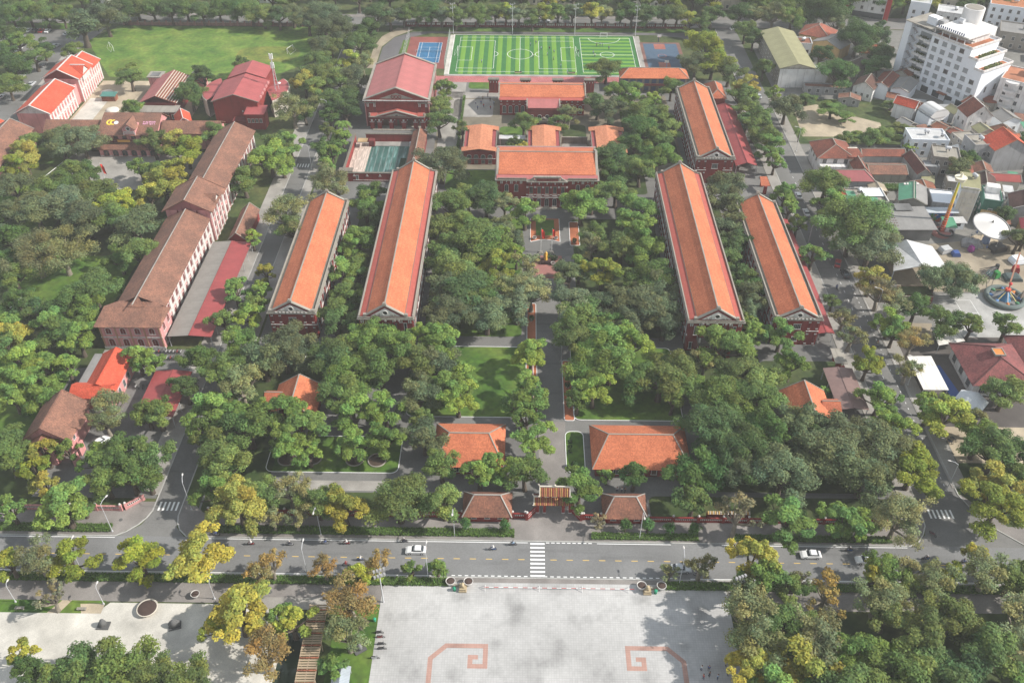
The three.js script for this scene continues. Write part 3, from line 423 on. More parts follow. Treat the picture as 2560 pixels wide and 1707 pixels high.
// ---------------------------------------------------------------- main building at the head of the courtyard
{
  const x0 = -8.9, x1 = 25.1, zf = -259.8, zb = -283.4, h = 9.6, hr = 14, W = x1 - x0, D = zf - zb, g = thing('main_building', 'central red building with orange roof at the head of the courtyard', 'school building', (x0 + x1) / 2, (zf + zb) / 2), b = D / 2, a = W / 2;
  box(g, 'wall', mt.red, W - 0.8, h, D - 0.8, 0, 0, 0); box(g, 'central_bay', mt.red, 13, h, 1.2, 0, 0, b + 0.1);
  mesh(g, 'cornice', joined([boxG(W + 0.4, 0.3, 0.9, 0, h, b - 0.3), boxG(W + 0.4, 0.3, 0.9, 0, h, -b + 0.3), boxG(0.9, 0.3, D - 1.5, a - 0.2, h, 0), boxG(0.9, 0.3, D - 1.5, -a + 0.2, h, 0), boxG(13.6, 0.36, 1.5, 0, h + 0.02, b + 0.4)]), mt.stone);
  box(g, 'clerestory', mt.darkred, W - 2, 1.1, D - 5, 0, h + 0.01, 0);
  slab(g, 'verandah_roof', mt.pinkMetal, [V(-a + 0.3, h + 0.4, b - 0.5), V(a - 0.3, h + 0.4, b - 0.5), V(a - 0.3, h + 1.0, b - 2.8), V(-a + 0.3, h + 1.0, b - 2.8)], 0.1); slab(g, 'verandah_roof', mt.pinkMetal, [V(a - 0.3, h + 0.4, -b + 0.5), V(-a + 0.3, h + 0.4, -b + 0.5), V(-a + 0.3, h + 1.0, -b + 2.8), V(a - 0.3, h + 1.0, -b + 2.8)], 0.1);
  for (const s of [1, -1]) slab(g, 'roof_slope', mt.tile, s > 0 ? [V(-a + 0.9, h + 1.1, b - 2.4), V(a - 0.9, h + 1.1, b - 2.4), V(a - 0.9, hr, 0), V(-a + 0.9, hr, 0)] : [V(a - 0.9, h + 1.1, -b + 2.4), V(-a + 0.9, h + 1.1, -b + 2.4), V(-a + 0.9, hr, 0), V(a - 0.9, hr, 0)], 0.16);
  bar(g, 'ridge_cap', mt.stone, V(-a + 0.8, hr + 0.06, 0), V(a - 0.8, hr + 0.06, 0), 0.4, 0.22);
  for (const s of [1, -1]) { mesh(g, 'gable_parapet', prismG([[-b + 2, h + 0.3], [b - 2, h + 0.3], [0, hr + 0.4]], 0.6), mt.aged, s * (a - 0.55), 0, 0, Math.PI / 2); for (const k of [1, -1]) bar(g, 'raking_cornice', mt.stone, V(s * (a - 0.55), h + 0.5, k * (b - 1.9)), V(s * (a - 0.55), hr + 0.5, 0), 0.8, 0.25); }
  mesh(g, 'attic_panel', joined([boxG(8, 1.2, 0.5, 0, h + 0.4, b + 0.6), boxG(9, 0.4, 0.9, 0, h + 1.6, b + 0.5), prismG([[-6.4, 0], [-4.4, 0], [-4.4, 1.4], [-5, 0.9]], 0.5).translate(0, h + 0.4, b + 0.6), prismG([[4.4, 0], [6.4, 0], [5, 0.9], [4.4, 1.4]], 0.5).translate(0, h + 0.4, b + 0.6)]), mt.stone); box(g, 'attic_inset', mt.darkred, 7, 0.9, 0.1, 0, h + 0.5, b + 0.88);
  for (const s of [-1, 1]) box(g, 'parapet', mt.aged, 9.6, 0.6, 0.4, s * 11.6, h + 0.3, b - 0.25);
  for (let i = 0; i < 5; i++) { const x = -5.2 + i * 2.6; windowOn(g, 'window', 1.05, 2.4, x, h / 2 + 0.6, b + 0.73, 0, mt.stone, mt.dark, false, 1); windowOn(g, 'window', 1.3, 2.4, x, 0.6, b + 0.73, 0, mt.trim, mt.dark, true, 1); box(g, 'bracket', mt.trim, 0.3, 0.75, 0.3, x, h - 0.8, b + 0.85); box(g, 'sill_block', mt.trim, 1.7, 0.22, 0.3, x, h / 2 - 0.2, b + 0.85); }
  for (let i = 0; i < 6; i++) { const x = -6.5 + i * 2.6; box(g, 'pilaster', mt.darkred, 0.5, h - 0.1, 0.2, x, 0, b + 0.76); for (const y of [h - 1.7, h - 2.1, h / 2 + 0.1]) box(g, 'pilaster_cap', mt.trim, 0.66, 0.2, 0.3, x, y, b + 0.82); }
  for (const s of [-1, 1]) for (let i = 0; i < 3; i++) { const x = s * (8.6 + i * 3.2); for (const e of [-0.24, 0.24]) box(g, 'pilaster_cap', mt.trim, 0.28, 1.15, 0.24, x + e, h - 1.2, b - 0.3); if (i < 2) { windowOn(g, 'window', 1.2, 2.2, x + s * 1.6, h / 2 + 0.7, b - 0.37, 0, mt.trim, mt.dark, true, 1); windowOn(g, 'window', 1.2, 2.2, x + s * 1.6, 0.8, b - 0.37, 0, mt.trim, mt.dark, true, 1); box(g, 'bracket', mt.trim, 0.26, 0.7, 0.26, x + s * 1.6, h - 0.75, b - 0.25); } }
  box(g, 'string_course', mt.trim, 17, 0.18, 0.3, 0, h / 2 - 0.9, b + 0.9); mesh(g, 'entrance_step', joined([boxG(6, 0.3, 0.8, 0, 0, b + 1.2), boxG(7, 0.15, 1.6, 0, 0.001, b + 1.6)]), mt.stone);
}
// three low pavilions with dog-bone roofs
for (const [x, lb] of [[-15.5, 'low pavilion with pale orange roof, left of the three'], [7.6, 'low pavilion with pale orange roof, middle of the three'], [30.7, 'low pavilion with pale orange roof, right of the three']]) {
  const g = thing('pavilion', lb, 'pavilion', x, -297), h = 5.4, r = 6.3; box(g, 'wall', mt.red, 11.4, h, 18, 0, 0, 0);
  const M2 = M(0.74, 0.3, 0.17, TX.tile);
  for (const [zc, dz, hw, up] of [[0, 15.6, 4.3, 0.012], [8.2, 3.1, 6.5, 0], [-8.2, 3.1, 6.5, 0]]) for (const s of [1, -1]) { const q = [V(s * hw, h + 0.25 + up + (6.5 - hw) * 0.17, zc + dz / 2), V(s * hw, h + 0.25 + up + (6.5 - hw) * 0.17, zc - dz / 2), V(0, r + 0.3 + up, zc - dz / 2), V(0, r + 0.3 + up, zc + dz / 2)]; slab(g, 'roof_slope', M2, s > 0 ? q : [q[1], q[0], q[3], q[2]], 0.12); }
  for (const s of [1, -1]) { box(g, 'flat_verge', mt.redMetal, 1.5, 0.12, 12.8, s * 5, h + 0.002, 0); box(g, 'verge_parapet', mt.aged, 0.3, 0.35, 13, s * 5.85, h + 0.003, 0); }
  windowRow(g, 'window', 4, 'x', -5, 5, 2.6, 9.03, 0, 1.5, 0.8, mt.trim, mt.dark, true, 1); windowRow(g, 'window', 4, 'x', -5, 5, 0.5, 9.03, 0, 1.2, 1.2, mt.stone, mt.dark, false, 1); box(g, 'string_course', mt.trim, 11.5, 0.12, 0.2, 0, 2.3, 9.08);
  for (const s of [-1, 1]) windowRow(g, 'window', 4, 'z', -7, 7, 1.2, s * 5.73, s * Math.PI / 2, 1.2, 2, mt.trim, mt.dark, false, 1);
}
{ const g = thing('covered_walkway', 'white flat roofed walkway between the left and middle pavilions', 'walkway', -4, -302.5); box(g, 'roof', mt.whiteMetal, 9.8, 0.2, 3, 0, 3.4, 0); for (const x of [-4.4, 0, 4.4]) for (const z of [-1.2, 1.2]) box(g, 'post', mt.trim, 0.2, 3.4, 0.2, x, 0, z); }
{ const g = thing('garden_wall', 'grey garden wall between the middle and right pavilions', 'wall', 19.2, -304.6); box(g, 'wall', mt.aged, 9.4, 2.6, 0.4, 0, 0, 0); box(g, 'coping', mt.stone, 9.6, 0.14, 0.6, 0, 2.6, 0); }
// rear classroom block with porch, and the old screen wall behind it
{
  const g = thing('rear_block', 'red rear block with orange roof and projecting pink porch roof', 'school building', 7.3, -336), h = 6.6;
  box(g, 'wall', mt.red, 33, h, 16, 0, 0, 0); for (const s of [1, -1]) slab(g, 'roof_slope', mt.tile, s > 0 ? [V(-16.6, h + 0.5, 6.8), V(16.6, h + 0.5, 6.8), V(16.6, h + 2.7, 0), V(-16.6, h + 2.7, 0)] : [V(16.6, h + 0.5, -6.8), V(-16.6, h + 0.5, -6.8), V(-16.6, h + 2.7, 0), V(16.6, h + 2.7, 0)], 0.14);
  box(g, 'clerestory', mt.darkred, 32.4, 0.62, 12.6, 0, h, 0); slab(g, 'verandah_roof', mt.apron, [V(-16.8, h + 0.12, 8.9), V(16.8, h + 0.12, 8.9), V(16.8, h + 0.42, 6.5), V(-16.8, h + 0.42, 6.5)], 0.1);
  for (const s of [1, -1]) { mesh(g, 'gable_parapet', prismG([[-8.2, h], [8.2, h], [0, h + 3.2]], 0.5), mt.stone, s * 16.9, 0, 0, Math.PI / 2); }
  bar(g, 'ridge_cap', mt.stone, V(-16.6, h + 2.76, 0), V(16.6, h + 2.76, 0), 0.34, 0.2);
  box(g, 'porch', mt.darkred, 12.4, h - 0.3, 8, 0.4, 0, 12); slab(g, 'porch_roof', mt.pinkMetal, [V(-5.6, h + 0.1, 15.8), V(6.4, h + 0.1, 15.8), V(6.4, h + 0.9, 9.2), V(-5.6, h + 0.9, 9.2)], 0.12); for (const x of [-5.9, 6.7]) box(g, 'porch_parapet', mt.stone, 0.4, 1.2, 7, x, h - 0.3, 12.4);
  windowRow(g, 'window', 4, 'x', -5.4, 6.2, 1, 16.03, 0, 1.4, 2.6, mt.trim, mt.dark, true, 1); for (const [p, q] of [[-16, -6.4], [7.4, 16]]) { windowRow(g, 'window', 4, 'x', p, q, 1, 8.03, 0, 1.3, 2.6, mt.trim, mt.dark, true, 1); for (let i = 0; i < 5; i++) { box(g, 'pilaster_cap', mt.trim, 0.5, 0.4, 0.24, p + (q - p) * i / 4, h - 1, 8.1); box(g, 'string_course', mt.trim, 1, 0.14, 0.24, p + (q - p) * i / 4, h - 2.1, 8.1); } }
  const k = thing('shrine_canopy', 'small tiered stone canopy in front of the rear porch', 'shrine', 7.8, -316.2); for (const x of [-1.6, 1.6]) box(k, 'post', mt.aged, 0.4, 3.2, 0.4, x, 0, 0); mesh(k, 'canopy', joined([prismG([[-2.3, 3.1], [2.3, 3.1], [1.4, 3.9], [-1.4, 3.9]], 1.8), prismG([[-1.5, 4.1], [1.5, 4.1], [0, 4.9]], 1.4), boxG(2.6, 0.4, 1, 0, 3.8, 0)]), mt.aged);
  const w = thing('screen_wall', 'weathered red screen wall with four pylons below the football pitch', 'wall', 7.3, -349); box(w, 'wall', mt.darkred, 42, 3.4, 0.6, 0, 0, 0); box(w, 'coping', mt.aged, 42.4, 0.3, 1, 0, 3.4, 0);
  for (const x of [-19.6, -6.6, 6.6, 19.6]) { box(w, 'pylon', mt.red, 3.8, 5.4, 1.6, x, 0, 0); box(w, 'pylon_cap', mt.aged, 4.6, 0.5, 2.2, x, 5.4, 0); for (const e of [-1.2, 0, 1.2]) { box(w, 'pylon_block', mt.trim, 0.4, 0.5, 0.2, x + e, 4.5, 0.86); box(w, 'pylon_panel', mt.darkred, 0.5, 2.6, 0.1, x + e, 1.4, 0.83); } }
  for (let i = 0; i < 9; i++) { const x = -13.1 + (i % 3 - 1) * 2.6 + Math.floor(i / 3) * 13.1; mesh(w, 'arch_niche', new THREE.CylinderGeometry(1, 1, 0.1, 14, 1, false, -Math.PI / 2, Math.PI).rotateX(-Math.PI / 2), mt.stone, x, 1.2, 0.36); }
}
// two storey classroom block with blue windows, top right of the school
{
  const g = house({ name: 'classroom_block', label: 'two storey block with blue windows and orange hipped roof by the basketball court', cat: 'school building', x: 53.4, z: -354.6, w: 27, d: 8, h: 6.4, hr: 8.6, ridge: 'x', hip: 4, over: 0.7, roof: mt.tile, wall: mt.stone, wins: [['f', 9, 3.7, 1.9, 1.8, false, 3], ['f', 9, 0.6, 1.9, 1.9, false, 3]], wm: mt.blueglass, fm: mt.aged });
  box(g, 'gallery_slab', mt.aged, 27.4, 0.3, 2, 0, 3.1, 4.9); box(g, 'gallery_wall', mt.darkred, 27.4, 0.8, 0.2, 0, 3.4, 5.8); for (let i = 0; i < 8; i++) box(g, 'gallery_post', mt.stone, 0.3, 3.1, 0.3, -13.2 + i * 3.77, 0, 5.6);
}
{ const g = house({ name: 'annex', label: 'small orange roofed annex against the rear right hall', cat: 'annex', x: 76.2, z: -338, w: 6, d: 12.6, h: 6.6, hr: 8.8, hip: 3, over: 0.6, roof: mt.tileB }); }
function shed(label, x, z, w, d, h, rise, mat, open, rot = 0, mat2) {      // lean sheds on posts: ridge along z
  const g = thing('open_shed', label, 'shed', x, z, rot), a = w / 2, b = d / 2;
  slab(g, 'roof_slope', mat, [V(a, h, b), V(a, h, -b), V(0, h + rise, -b), V(0, h + rise, b)], 0.08); slab(g, 'roof_slope', mat2 ?? mat, [V(-a, h, -b), V(-a, h, b), V(0, h + rise, b), V(0, h + rise, -b)], 0.08);
  bar(g, 'ridge_cap', mat, V(0, h + rise + 0.04, -b), V(0, h + rise + 0.04, b), 0.3, 0.08);
  const n = Math.max(2, Math.round(d / 5)); for (let i = 0; i <= n; i++) for (const s of [-1, 1]) box(g, 'post', mt.steel, 0.14, h - 0.05, 0.14, s * (a - 0.3), 0, -b + 0.3 + (d - 0.6) * i / n);
  return g;
}
shed('long red metal shed roof along the rear right hall', 78.6, -305.5, 7.6, 48, 4, 1.3, mt.redMetal); shed('narrow red metal roof along the outer right hall', 83.4, -219, 4.4, 58, 3.2, 0.4, mt.redMetal);
shed('faded brown metal shed beside the right side street', 82.3, -167.4, 7.6, 15.4, 3.8, 0.5, M(0.3, 0.19, 0.17, TX.metal, 0.6)); shed('dark red shed roof behind the orange roofed office on the left', -89.4, -162.6, 9.6, 16.6, 3.8, 0.6, mt.redMetal);
{ const g = thing('side_gate', 'small red gate pillars with tiled cap by the right side street', 'gate', 84.3, -179.6); for (const z of [-3, 0, 3]) box(g, 'pillar', mt.red, 1, 3, 1, 0, 0, z); slab(g, 'cap_roof', mt.stone, [V(-1.6, 3.1, 1.8), V(1.6, 3.1, 1.8), V(1.6, 3.4, -4), V(-1.6, 3.4, -4)], 0.2); }
{ const g = thing('side_gate', 'small red gate with orange tiled cap at the rear right hall', 'gate', 83, -272); for (const z of [-2.5, 2.5]) box(g, 'pillar', mt.red, 1, 3, 1, 0, 0, z); slab(g, 'cap_roof', mt.tileB, [V(-1.6, 3, 2.4), V(1.6, 3, 2.4), V(1.2, 3.9, -2.4), V(-1.2, 3.9, -2.4)], 0.2); }
// auditorium with temple front
{
  const x0 = -60.6, x1 = -35.4, zf = -317, zb = -350, h = 10.8, hr = 15.4, W = x1 - x0, D = zf - zb, g = thing('auditorium', 'large red auditorium with pink metal roof and temple front', 'hall', (x0 + x1) / 2, (zf + zb) / 2), a = W / 2, b = D / 2;
  box(g, 'wall', mt.red, W - 1.2, h, D - 1, 0, 0, 0); for (const s of [1, -1]) { slab(g, 'roof_slope', mt.pinkMetal, s > 0 ? [V(a - 0.9, h + 0.4, b - 0.6), V(a - 0.9, h + 0.4, -b + 0.6), V(0, hr, -b + 0.6), V(0, hr, b - 0.6)] : [V(-a + 0.9, h + 0.4, -b + 0.6), V(-a + 0.9, h + 0.4, b - 0.6), V(0, hr, b - 0.6), V(0, hr, -b + 0.6)], 0.14); box(g, 'gutter', mt.stone, 0.9, 0.5, D, s * (a - 0.3), h, 0); }
  bar(g, 'ridge_cap', mt.pinkMetal, V(0, hr + 0.05, b - 0.6), V(0, hr + 0.05, -b + 0.6), 0.4, 0.1);
  for (const s of [1, -1]) { mesh(g, 'pediment', prismG([[-a, h], [a, h], [0, hr + 0.3]], 0.6), mt.red, 0, 0, s * (b - 0.3)); for (const k of [-1, 1]) bar(g, 'raking_cornice', mt.stone, V(k * a, h + 0.3, s * (b - 0.2)), V(0, hr + 0.5, s * (b - 0.2)), 1.1, 0.3); }
  box(g, 'entablature', mt.trim, W + 0.4, 0.3, 0.6, 0, h - 0.1, b + 0.2); mesh(g, 'stucco_panel', prismG([[-6.4, h + 0.7], [6.4, h + 0.7], [0, h + 3]], 0.1), mt.stone, 0, 0, b + 0.06); for (const x of [-1.3, 0, 1.3]) mesh(g, 'roundel', new THREE.TorusGeometry(0.6, 0.16, 6, 16), mt.darkred, x, h + 1.5, b + 0.16);
  for (const s of [-1, 1]) { box(g, 'side_cornice', mt.stone, 5, 0.25, 0.6, s * (a - 2.2), h - 1.2, b - 0.2); for (const x of [1.5, 4]) for (const e of [-0.25, 0.25]) box(g, 'pilaster_cap', mt.trim, 0.3, 1.3, 0.2, s * (a - x) + e, h - 2.8, b - 0.4); for (const x of [1.5, 4]) box(g, 'pilaster', mt.darkred, 1, h - 1.5, 0.2, s * (a - x), 0, b - 0.46); for (let i = 0; i < 8; i++) windowOn(g, 'window', 1.4, 4, s * (a - 0.57), 4, -b + 3 + i * 3.9, s * Math.PI / 2, mt.trim, mt.glass, true, 1); for (let i = 0; i < 9; i++) box(g, 'pilaster', mt.pink, 0.3, h - 0.2, 0.8, s * (a - 0.5), 0, -b + 1.1 + i * 3.9); }
  const pz = b + 1.6; box(g, 'porch_deck', mt.stone, 19, 0.25, 3.6, 0, 0, b + 1.4); box(g, 'porch_beam', mt.darkred, 20.6, 0.9, 3, 0, 4.3, b + 1); box(g, 'porch_cornice', mt.stone, 21.4, 0.25, 3.5, 0, 5.2, b + 1);
  for (const x of [-9.7, -6.9, -2.4, 2.4, 6.9, 9.7]) { box(g, 'column', mt.red, 1.5, 4.05, 1.1, x, 0.25, pz); box(g, 'column_cap', mt.trim, 1.7, 0.2, 1.3, x, 2.9, pz); box(g, 'column_panel', mt.trim, 0.7, 0.8, 0.14, x, 3.3, pz + 0.55); box(g, 'bracket', mt.trim, 0.3, 0.4, 0.3, x + 1.5, 3.9, pz + 0.7); }
  for (const x of [-8.3, -4.65, 0, 4.65, 8.3]) box(g, 'shaded_bay_sheet', mt.doorwood, x % 8.3 ? 2.4 : 0.8, 3.4, 0.12, x, 0.26, b - 0.4);  // brown sheets whose colour stands in for the shade of the porch bays
  mesh(g, 'porch_pediment', prismG([[-7.6, 5.45], [7.6, 5.45], [0, 7.6]], 0.5), mt.darkred, 0, 0, pz + 0.9); mesh(g, 'porch_stucco', prismG([[-4.4, 5.75], [4.4, 5.75], [0, 7]], 0.08), mt.stone, 0, 0, pz + 1.16); for (const k of [-1, 1]) { bar(g, 'raking_cornice', mt.stone, V(k * 7.8, 5.6, pz + 0.9), V(0, 7.8, pz + 0.9), 0.8, 0.24); slab(g, 'porch_roof', mt.apron, k > 0 ? [V(7.4, 5.6, pz + 0.6), V(7.4, 5.6, b - 0.4), V(0, 7.6, b - 0.4), V(0, 7.6, pz + 0.6)] : [V(-7.4, 5.6, b - 0.4), V(-7.4, 5.6, pz + 0.6), V(0, 7.6, pz + 0.6), V(0, 7.6, b - 0.4)], 0.1); slab(g, 'side_porch_roof', mt.apron, [V(k * 9 - 1.4, 5.5, pz + 0.6), V(k * 9 + 1.4, 5.5, pz + 0.6), V(k * 9 + 1.4, 5.8, b - 0.4), V(k * 9 - 1.4, 5.8, b - 0.4)], 0.08); box(g, 'porch_finial', mt.stone, 0.5, 1.3, 0.5, k * 10.3, 5.45, pz + 0.6); }
  mesh(g, 'niche', new THREE.CylinderGeometry(0.5, 0.5, 0.1, 14, 1, false, -Math.PI / 2, Math.PI).rotateX(-Math.PI / 2), mt.dark, 0, 5.85, pz + 1.22);
}
// walled swimming pool, drained and half flooded
{
  const g = thing('pool_enclosure', 'walled old swimming pool with murky green floor below the auditorium', 'pool', -50.6, -291);
  const wallRun = (w, d, x, z) => { box(g, 'wall', mt.red, w, 3.2, d, x, 0, z); box(g, 'coping', mt.aged, w + 0.3, 0.25, d + 0.3, x, 3.2, z); };
  wallRun(24, 0.5, 0, 15.6); wallRun(0.5, 29, -12, 1); wallRun(20, 0.5, 2, -13.6);
  for (let i = 0; i < 4; i++) { box(g, 'pilaster', mt.trim, 0.35, 0.6, 0.2, -8 + i * 4.5, 2.3, 15.95); box(g, 'pilaster_foot', mt.trim, 1, 0.14, 0.2, -8 + i * 4.5, 2.1, 15.95); }
  windowOn(g, 'window', 0.8, 1.6, -7, 0.8, 15.88, 0, mt.trim, mt.dark, false, 1); box(g, 'string_course', mt.trim, 13, 0.12, 0.2, -2, 0.5, 15.92);
  const deck = grain(256, 7, (u, v) => { const s = fbm(u * 30, v * 2, 30, 88, 4) - 0.5; return [225 + 140 * s, 218 + 140 * s, 210 + 140 * s]; });
  box(g, 'deck', M(0.68, 0.6, 0.56, deck), 6, 0.3, 27, -8.6, 0.012, 1.4); box(g, 'deck', mt.pale, 16, 0.3, 3.4, 2.4, 0.012, -11.6); box(g, 'deck', mt.bare, 2, 0.3, 25, 9.4, 0.012, 2.6);
  const water = grain(512, 16, (u, v) => { const s = fbm(u * 14, v * 1.6 + 0.4, 14, 77, 5), t = Math.max(0, s - 0.55) * 420, w = fbm(u * 3, v * 3, 3, 79, 4) - 0.5; return [70 + t + 40 * w, 112 + t * 0.9 + 50 * w, 104 + t * 0.95 + 50 * w]; });
  box(g, 'pool_floor', M(0.62, 0.66, 0.66, water, 0.35), 14, 0.1, 24.6, 1.4, 0.015, 2.4); box(g, 'algae_patch', M(0.035, 0.12, 0.02, TX.turf), 8, 0.04, 3, -0.4, 0.116, 12.8); box(g, 'algae_patch', M(0.02, 0.06, 0.02, TX.turf), 2, 0.04, 13, 7.2, 0.117, 5.6);
  for (let i = 0; i < 7; i++) box(g, 'lane_line', M(0.32, 0.37, 0.36, TX.mottle), 0.22, 0.02, 23, -4.6 + i * 1.9, 0.117, 2.4);
  for (const s of [1, -1]) slab(g, 'changing_room_roof', mt.brownB, s > 0 ? [V(15, 3.9, 13), V(15, 3.9, -14.6), V(12.2, 5.4, -14.6), V(12.2, 5.4, 13)] : [V(9.6, 3.9, -14.6), V(9.6, 3.9, 13), V(12.2, 5.4, 13), V(12.2, 5.4, -14.6)], 0.12);
  box(g, 'changing_room', mt.darkred, 4.6, 3.9, 27, 12.3, 0, -0.8); bar(g, 'ridge_cap', mt.stone, V(12.2, 5.45, 13), V(12.2, 5.45, -14.6), 0.26, 0.16);
  box(g, 'tan_awning', M(0.68, 0.46, 0.24, TX.mottle), 3.6, 0.12, 3, -8.6, 2.8, -9.4); box(g, 'slatted_hut', mt.darkred, 2, 2.3, 2.4, -5.4, 0.32, -10.4); mesh(g, 'water_tank', new THREE.CylinderGeometry(0.9, 0.9, 1.6, 14), mt.steel, 9.4, 1.2, -9.6);
  box(g, 'corner_canopy', mt.aged, 5, 0.2, 2.6, -11, 3.6, 14.2); for (const x of [-13, -9]) box(g, 'canopy_post', mt.stone, 0.3, 3.6, 0.3, x, 0, 14.9);
}
// ---------------------------------------------------------------- the pink school on the left
const archRow = (g, n, along, t0, t1, y, c, ry, w, h, fm = mt.trim, pm = mt.darkred) => windowRow(g, 'window', n, along, t0, t1, y, c, ry, w, h, fm, pm, true, 1);
{
  const g = thing('pink_school_wing', 'long pink school wing with brown tiled roof beside the left side street', 'school building', -103.9, -215), h = 8.3, hr = 12;
  box(g, 'wall', mt.pink, 12.4, h, 44, 0, 0, 0); for (const s of [1, -1]) slab(g, 'roof_slope', mt.brown, s > 0 ? [V(7, h + 0.1, 23), V(7, h + 0.1, -21.6), V(0, hr, -21.6), V(0, hr, 23)] : [V(-7, h + 0.1, -21.6), V(-7, h + 0.1, 23), V(0, hr, 23), V(0, hr, -21.6)], 0.16);
  bar(g, 'ridge_cap', mt.pale, V(0, hr + 0.05, -21.6), V(0, hr + 0.05, 27), 0.26, 0.16);
  // front cross block
  box(g, 'front_block', mt.pink, 16.4, h, 8, -0.8, 0, 26.8);
  slab(g, 'front_roof', mt.brown, [V(-9.8, h - 0.2, 31.8), V(8.2, h - 0.2, 31.8), V(7.2, h + 1.7, 25), V(-8.8, h + 1.7, 25)], 0.16); slab(g, 'front_roof', mt.brown, [V(7.2, h + 1.7, 25), V(4, h + 1.7, 22.6), V(-5.6, h + 1.7, 22.6), V(-8.8, h + 1.7, 25)], 0.1); slab(g, 'front_roof', mt.brown, [V(-2.4, h + 1.75, 25.4), V(2.4, h + 1.75, 25.4), V(0, hr, 22.8)], 0.12);
  slab(g, 'front_roof', mt.brown, [V(8.2, h - 0.2, 31.8), V(8.2, h - 0.2, 22.8), V(7.2, h + 1.7, 25)], 0.12); slab(g, 'front_roof', mt.brown, [V(-9.8, h - 0.2, 22.8), V(-9.8, h - 0.2, 31.8), V(-8.8, h + 1.7, 25)], 0.12);
  archRow(g, 12, 'z', -21, 22, 4.9, 6.23, Math.PI / 2, 1.5, 1.7); archRow(g, 12, 'z', -21, 22, 0.7, 6.23, Math.PI / 2, 1.7, 2.0); archRow(g, 2, 'z', 23, 30, 4.9, 7.43, Math.PI / 2, 1.5, 1.7); archRow(g, 2, 'z', 23, 30, 0.7, 7.43, Math.PI / 2, 1.5, 2);
  for (let i = 0; i <= 12; i++) { const z = -21 + 43 * i / 12; box(g, 'pilaster', mt.trim, 0.3, h - 0.3, 1.5, 6.3, 0, z); } for (const y of [4.2, h - 0.55]) box(g, 'string_course', mt.trim, 0.36, 0.4, 44, 6.3, y, 0);
  archRow(g, 4, 'x', -8.6, 7, 5.1, 30.83, 0, 1.5, 1.5); archRow(g, 4, 'x', -8.6, 7, 1, 30.83, 0, 1.6, 1.9); box(g, 'string_course', mt.trim, 16.6, 0.25, 0.24, -0.8, 3.9, 30.9); box(g, 'base_course', mt.trim, 16.6, 0.8, 0.26, -0.8, 0, 30.9);
  for (const x of [-8.7, -4.7, -0.8, 3.1, 7.1]) box(g, 'pilaster', M(0.5, 0.3, 0.2, TX.wall), 0.4, h - 0.4, 0.2, x, 0, 30.92);
}
{
  const g = thing('pink_school_tower', 'raised middle block with brown roof on the pink school wing', 'school building', -103.8, -244), h = 11, hr = 15;
  box(g, 'wall', mt.pink, 13.6, h, 13.4, 0, 0, 0); for (const s of [1, -1]) slab(g, 'roof_slope', mt.brown, s > 0 ? [V(8, h - 0.3, 7.4), V(8, h - 0.3, -7.4), V(0, hr, -7.4), V(0, hr, 7.4)] : [V(-8, h - 0.3, -7.4), V(-8, h - 0.3, 7.4), V(0, hr, 7.4), V(0, hr, -7.4)], 0.16);
  for (const s of [1, -1]) mesh(g, 'gable', prismG([[-6.8, h - 0.1], [6.8, h - 0.1], [0, hr - 0.4]], 0.3), M(0.38, 0.14, 0.15, TX.wall), 0, 0, s * 6.5); bar(g, 'ridge_cap', mt.pale, V(0, hr + 0.05, -7.4), V(0, hr + 0.05, 7.4), 0.26, 0.16); for (const s of [1, -1]) for (const k of [1, -1]) bar(g, 'verge', mt.brown, V(k * 8, h - 0.2, s * 7.4), V(0, hr + 0.06, s * 7.4), 0.3, 0.2);
  archRow(g, 4, 'z', -6, 6, 7.4, 6.83, Math.PI / 2, 1.2, 1.5); archRow(g, 4, 'z', -6, 6, 4, 6.83, Math.PI / 2, 1.2, 1.6); archRow(g, 4, 'z', -6, 6, 0.7, 6.83, Math.PI / 2, 1.3, 1.8); for (let i = 0; i <= 4; i++) box(g, 'pilaster', mt.trim, 0.3, h - 0.3, 0.8, 6.9, 0, -6 + 3 * i);
  mesh(g, 'dormer_gable', prismG([[-2.6, h - 1], [2.6, h - 1], [0, h + 2]], 0.5), mt.trim, 7, 0, 0, Math.PI / 2); slab(g, 'dormer_roof', mt.brown, [V(7.6, h - 0.6, 2.9), V(7.6, h + 2, 0), V(3.6, h + 2, 0), V(5.6, h - 0.6, 2.9)].reverse(), 0.12); slab(g, 'dormer_roof', mt.brown, [V(7.6, h - 0.6, -2.9), V(5.6, h - 0.6, -2.9), V(3.6, h + 2, 0), V(7.6, h + 2, 0)].reverse(), 0.12); for (const x of [-3, 0, 3]) mesh(g, 'eave_bracket', joined([boxG(0.25, 1, 0.5, x, h - 0.9, 6.9)]), mt.darkred);
}
{
  const g = thing('pink_school_wing', 'upper pink school wing with brown roof behind the raised block', 'school building', -103.8, -273), h = 8.3, hr = 12;
  box(g, 'wall', mt.pink, 12.4, h, 44, 0, 0, 0); for (const s of [1, -1]) slab(g, 'roof_slope', mt.brown, s > 0 ? [V(7, h + 0.1, 22), V(7, h + 0.1, -23), V(0, hr, -23), V(0, hr, 22)] : [V(-7, h + 0.1, -23), V(-7, h + 0.1, 22), V(0, hr, 22), V(0, hr, -23)], 0.16); bar(g, 'ridge_cap', mt.pale, V(0, hr + 0.05, -23), V(0, hr + 0.05, 22), 0.26, 0.16);
  archRow(g, 12, 'z', -21, 21, 4.9, 6.23, Math.PI / 2, 1.5, 1.7); archRow(g, 12, 'z', -21, 21, 0.7, 6.23, Math.PI / 2, 1.7, 2); for (let i = 0; i <= 12; i++) box(g, 'pilaster', mt.trim, 0.3, h - 0.3, 1, 6.3, 0, -21 + 42 * i / 12); mesh(g, 'gable', prismG([[-6.2, h - 0.1], [6.2, h - 0.1], [0, hr - 0.3]], 0.3), mt.trim, 0, 0, -21.8);
}
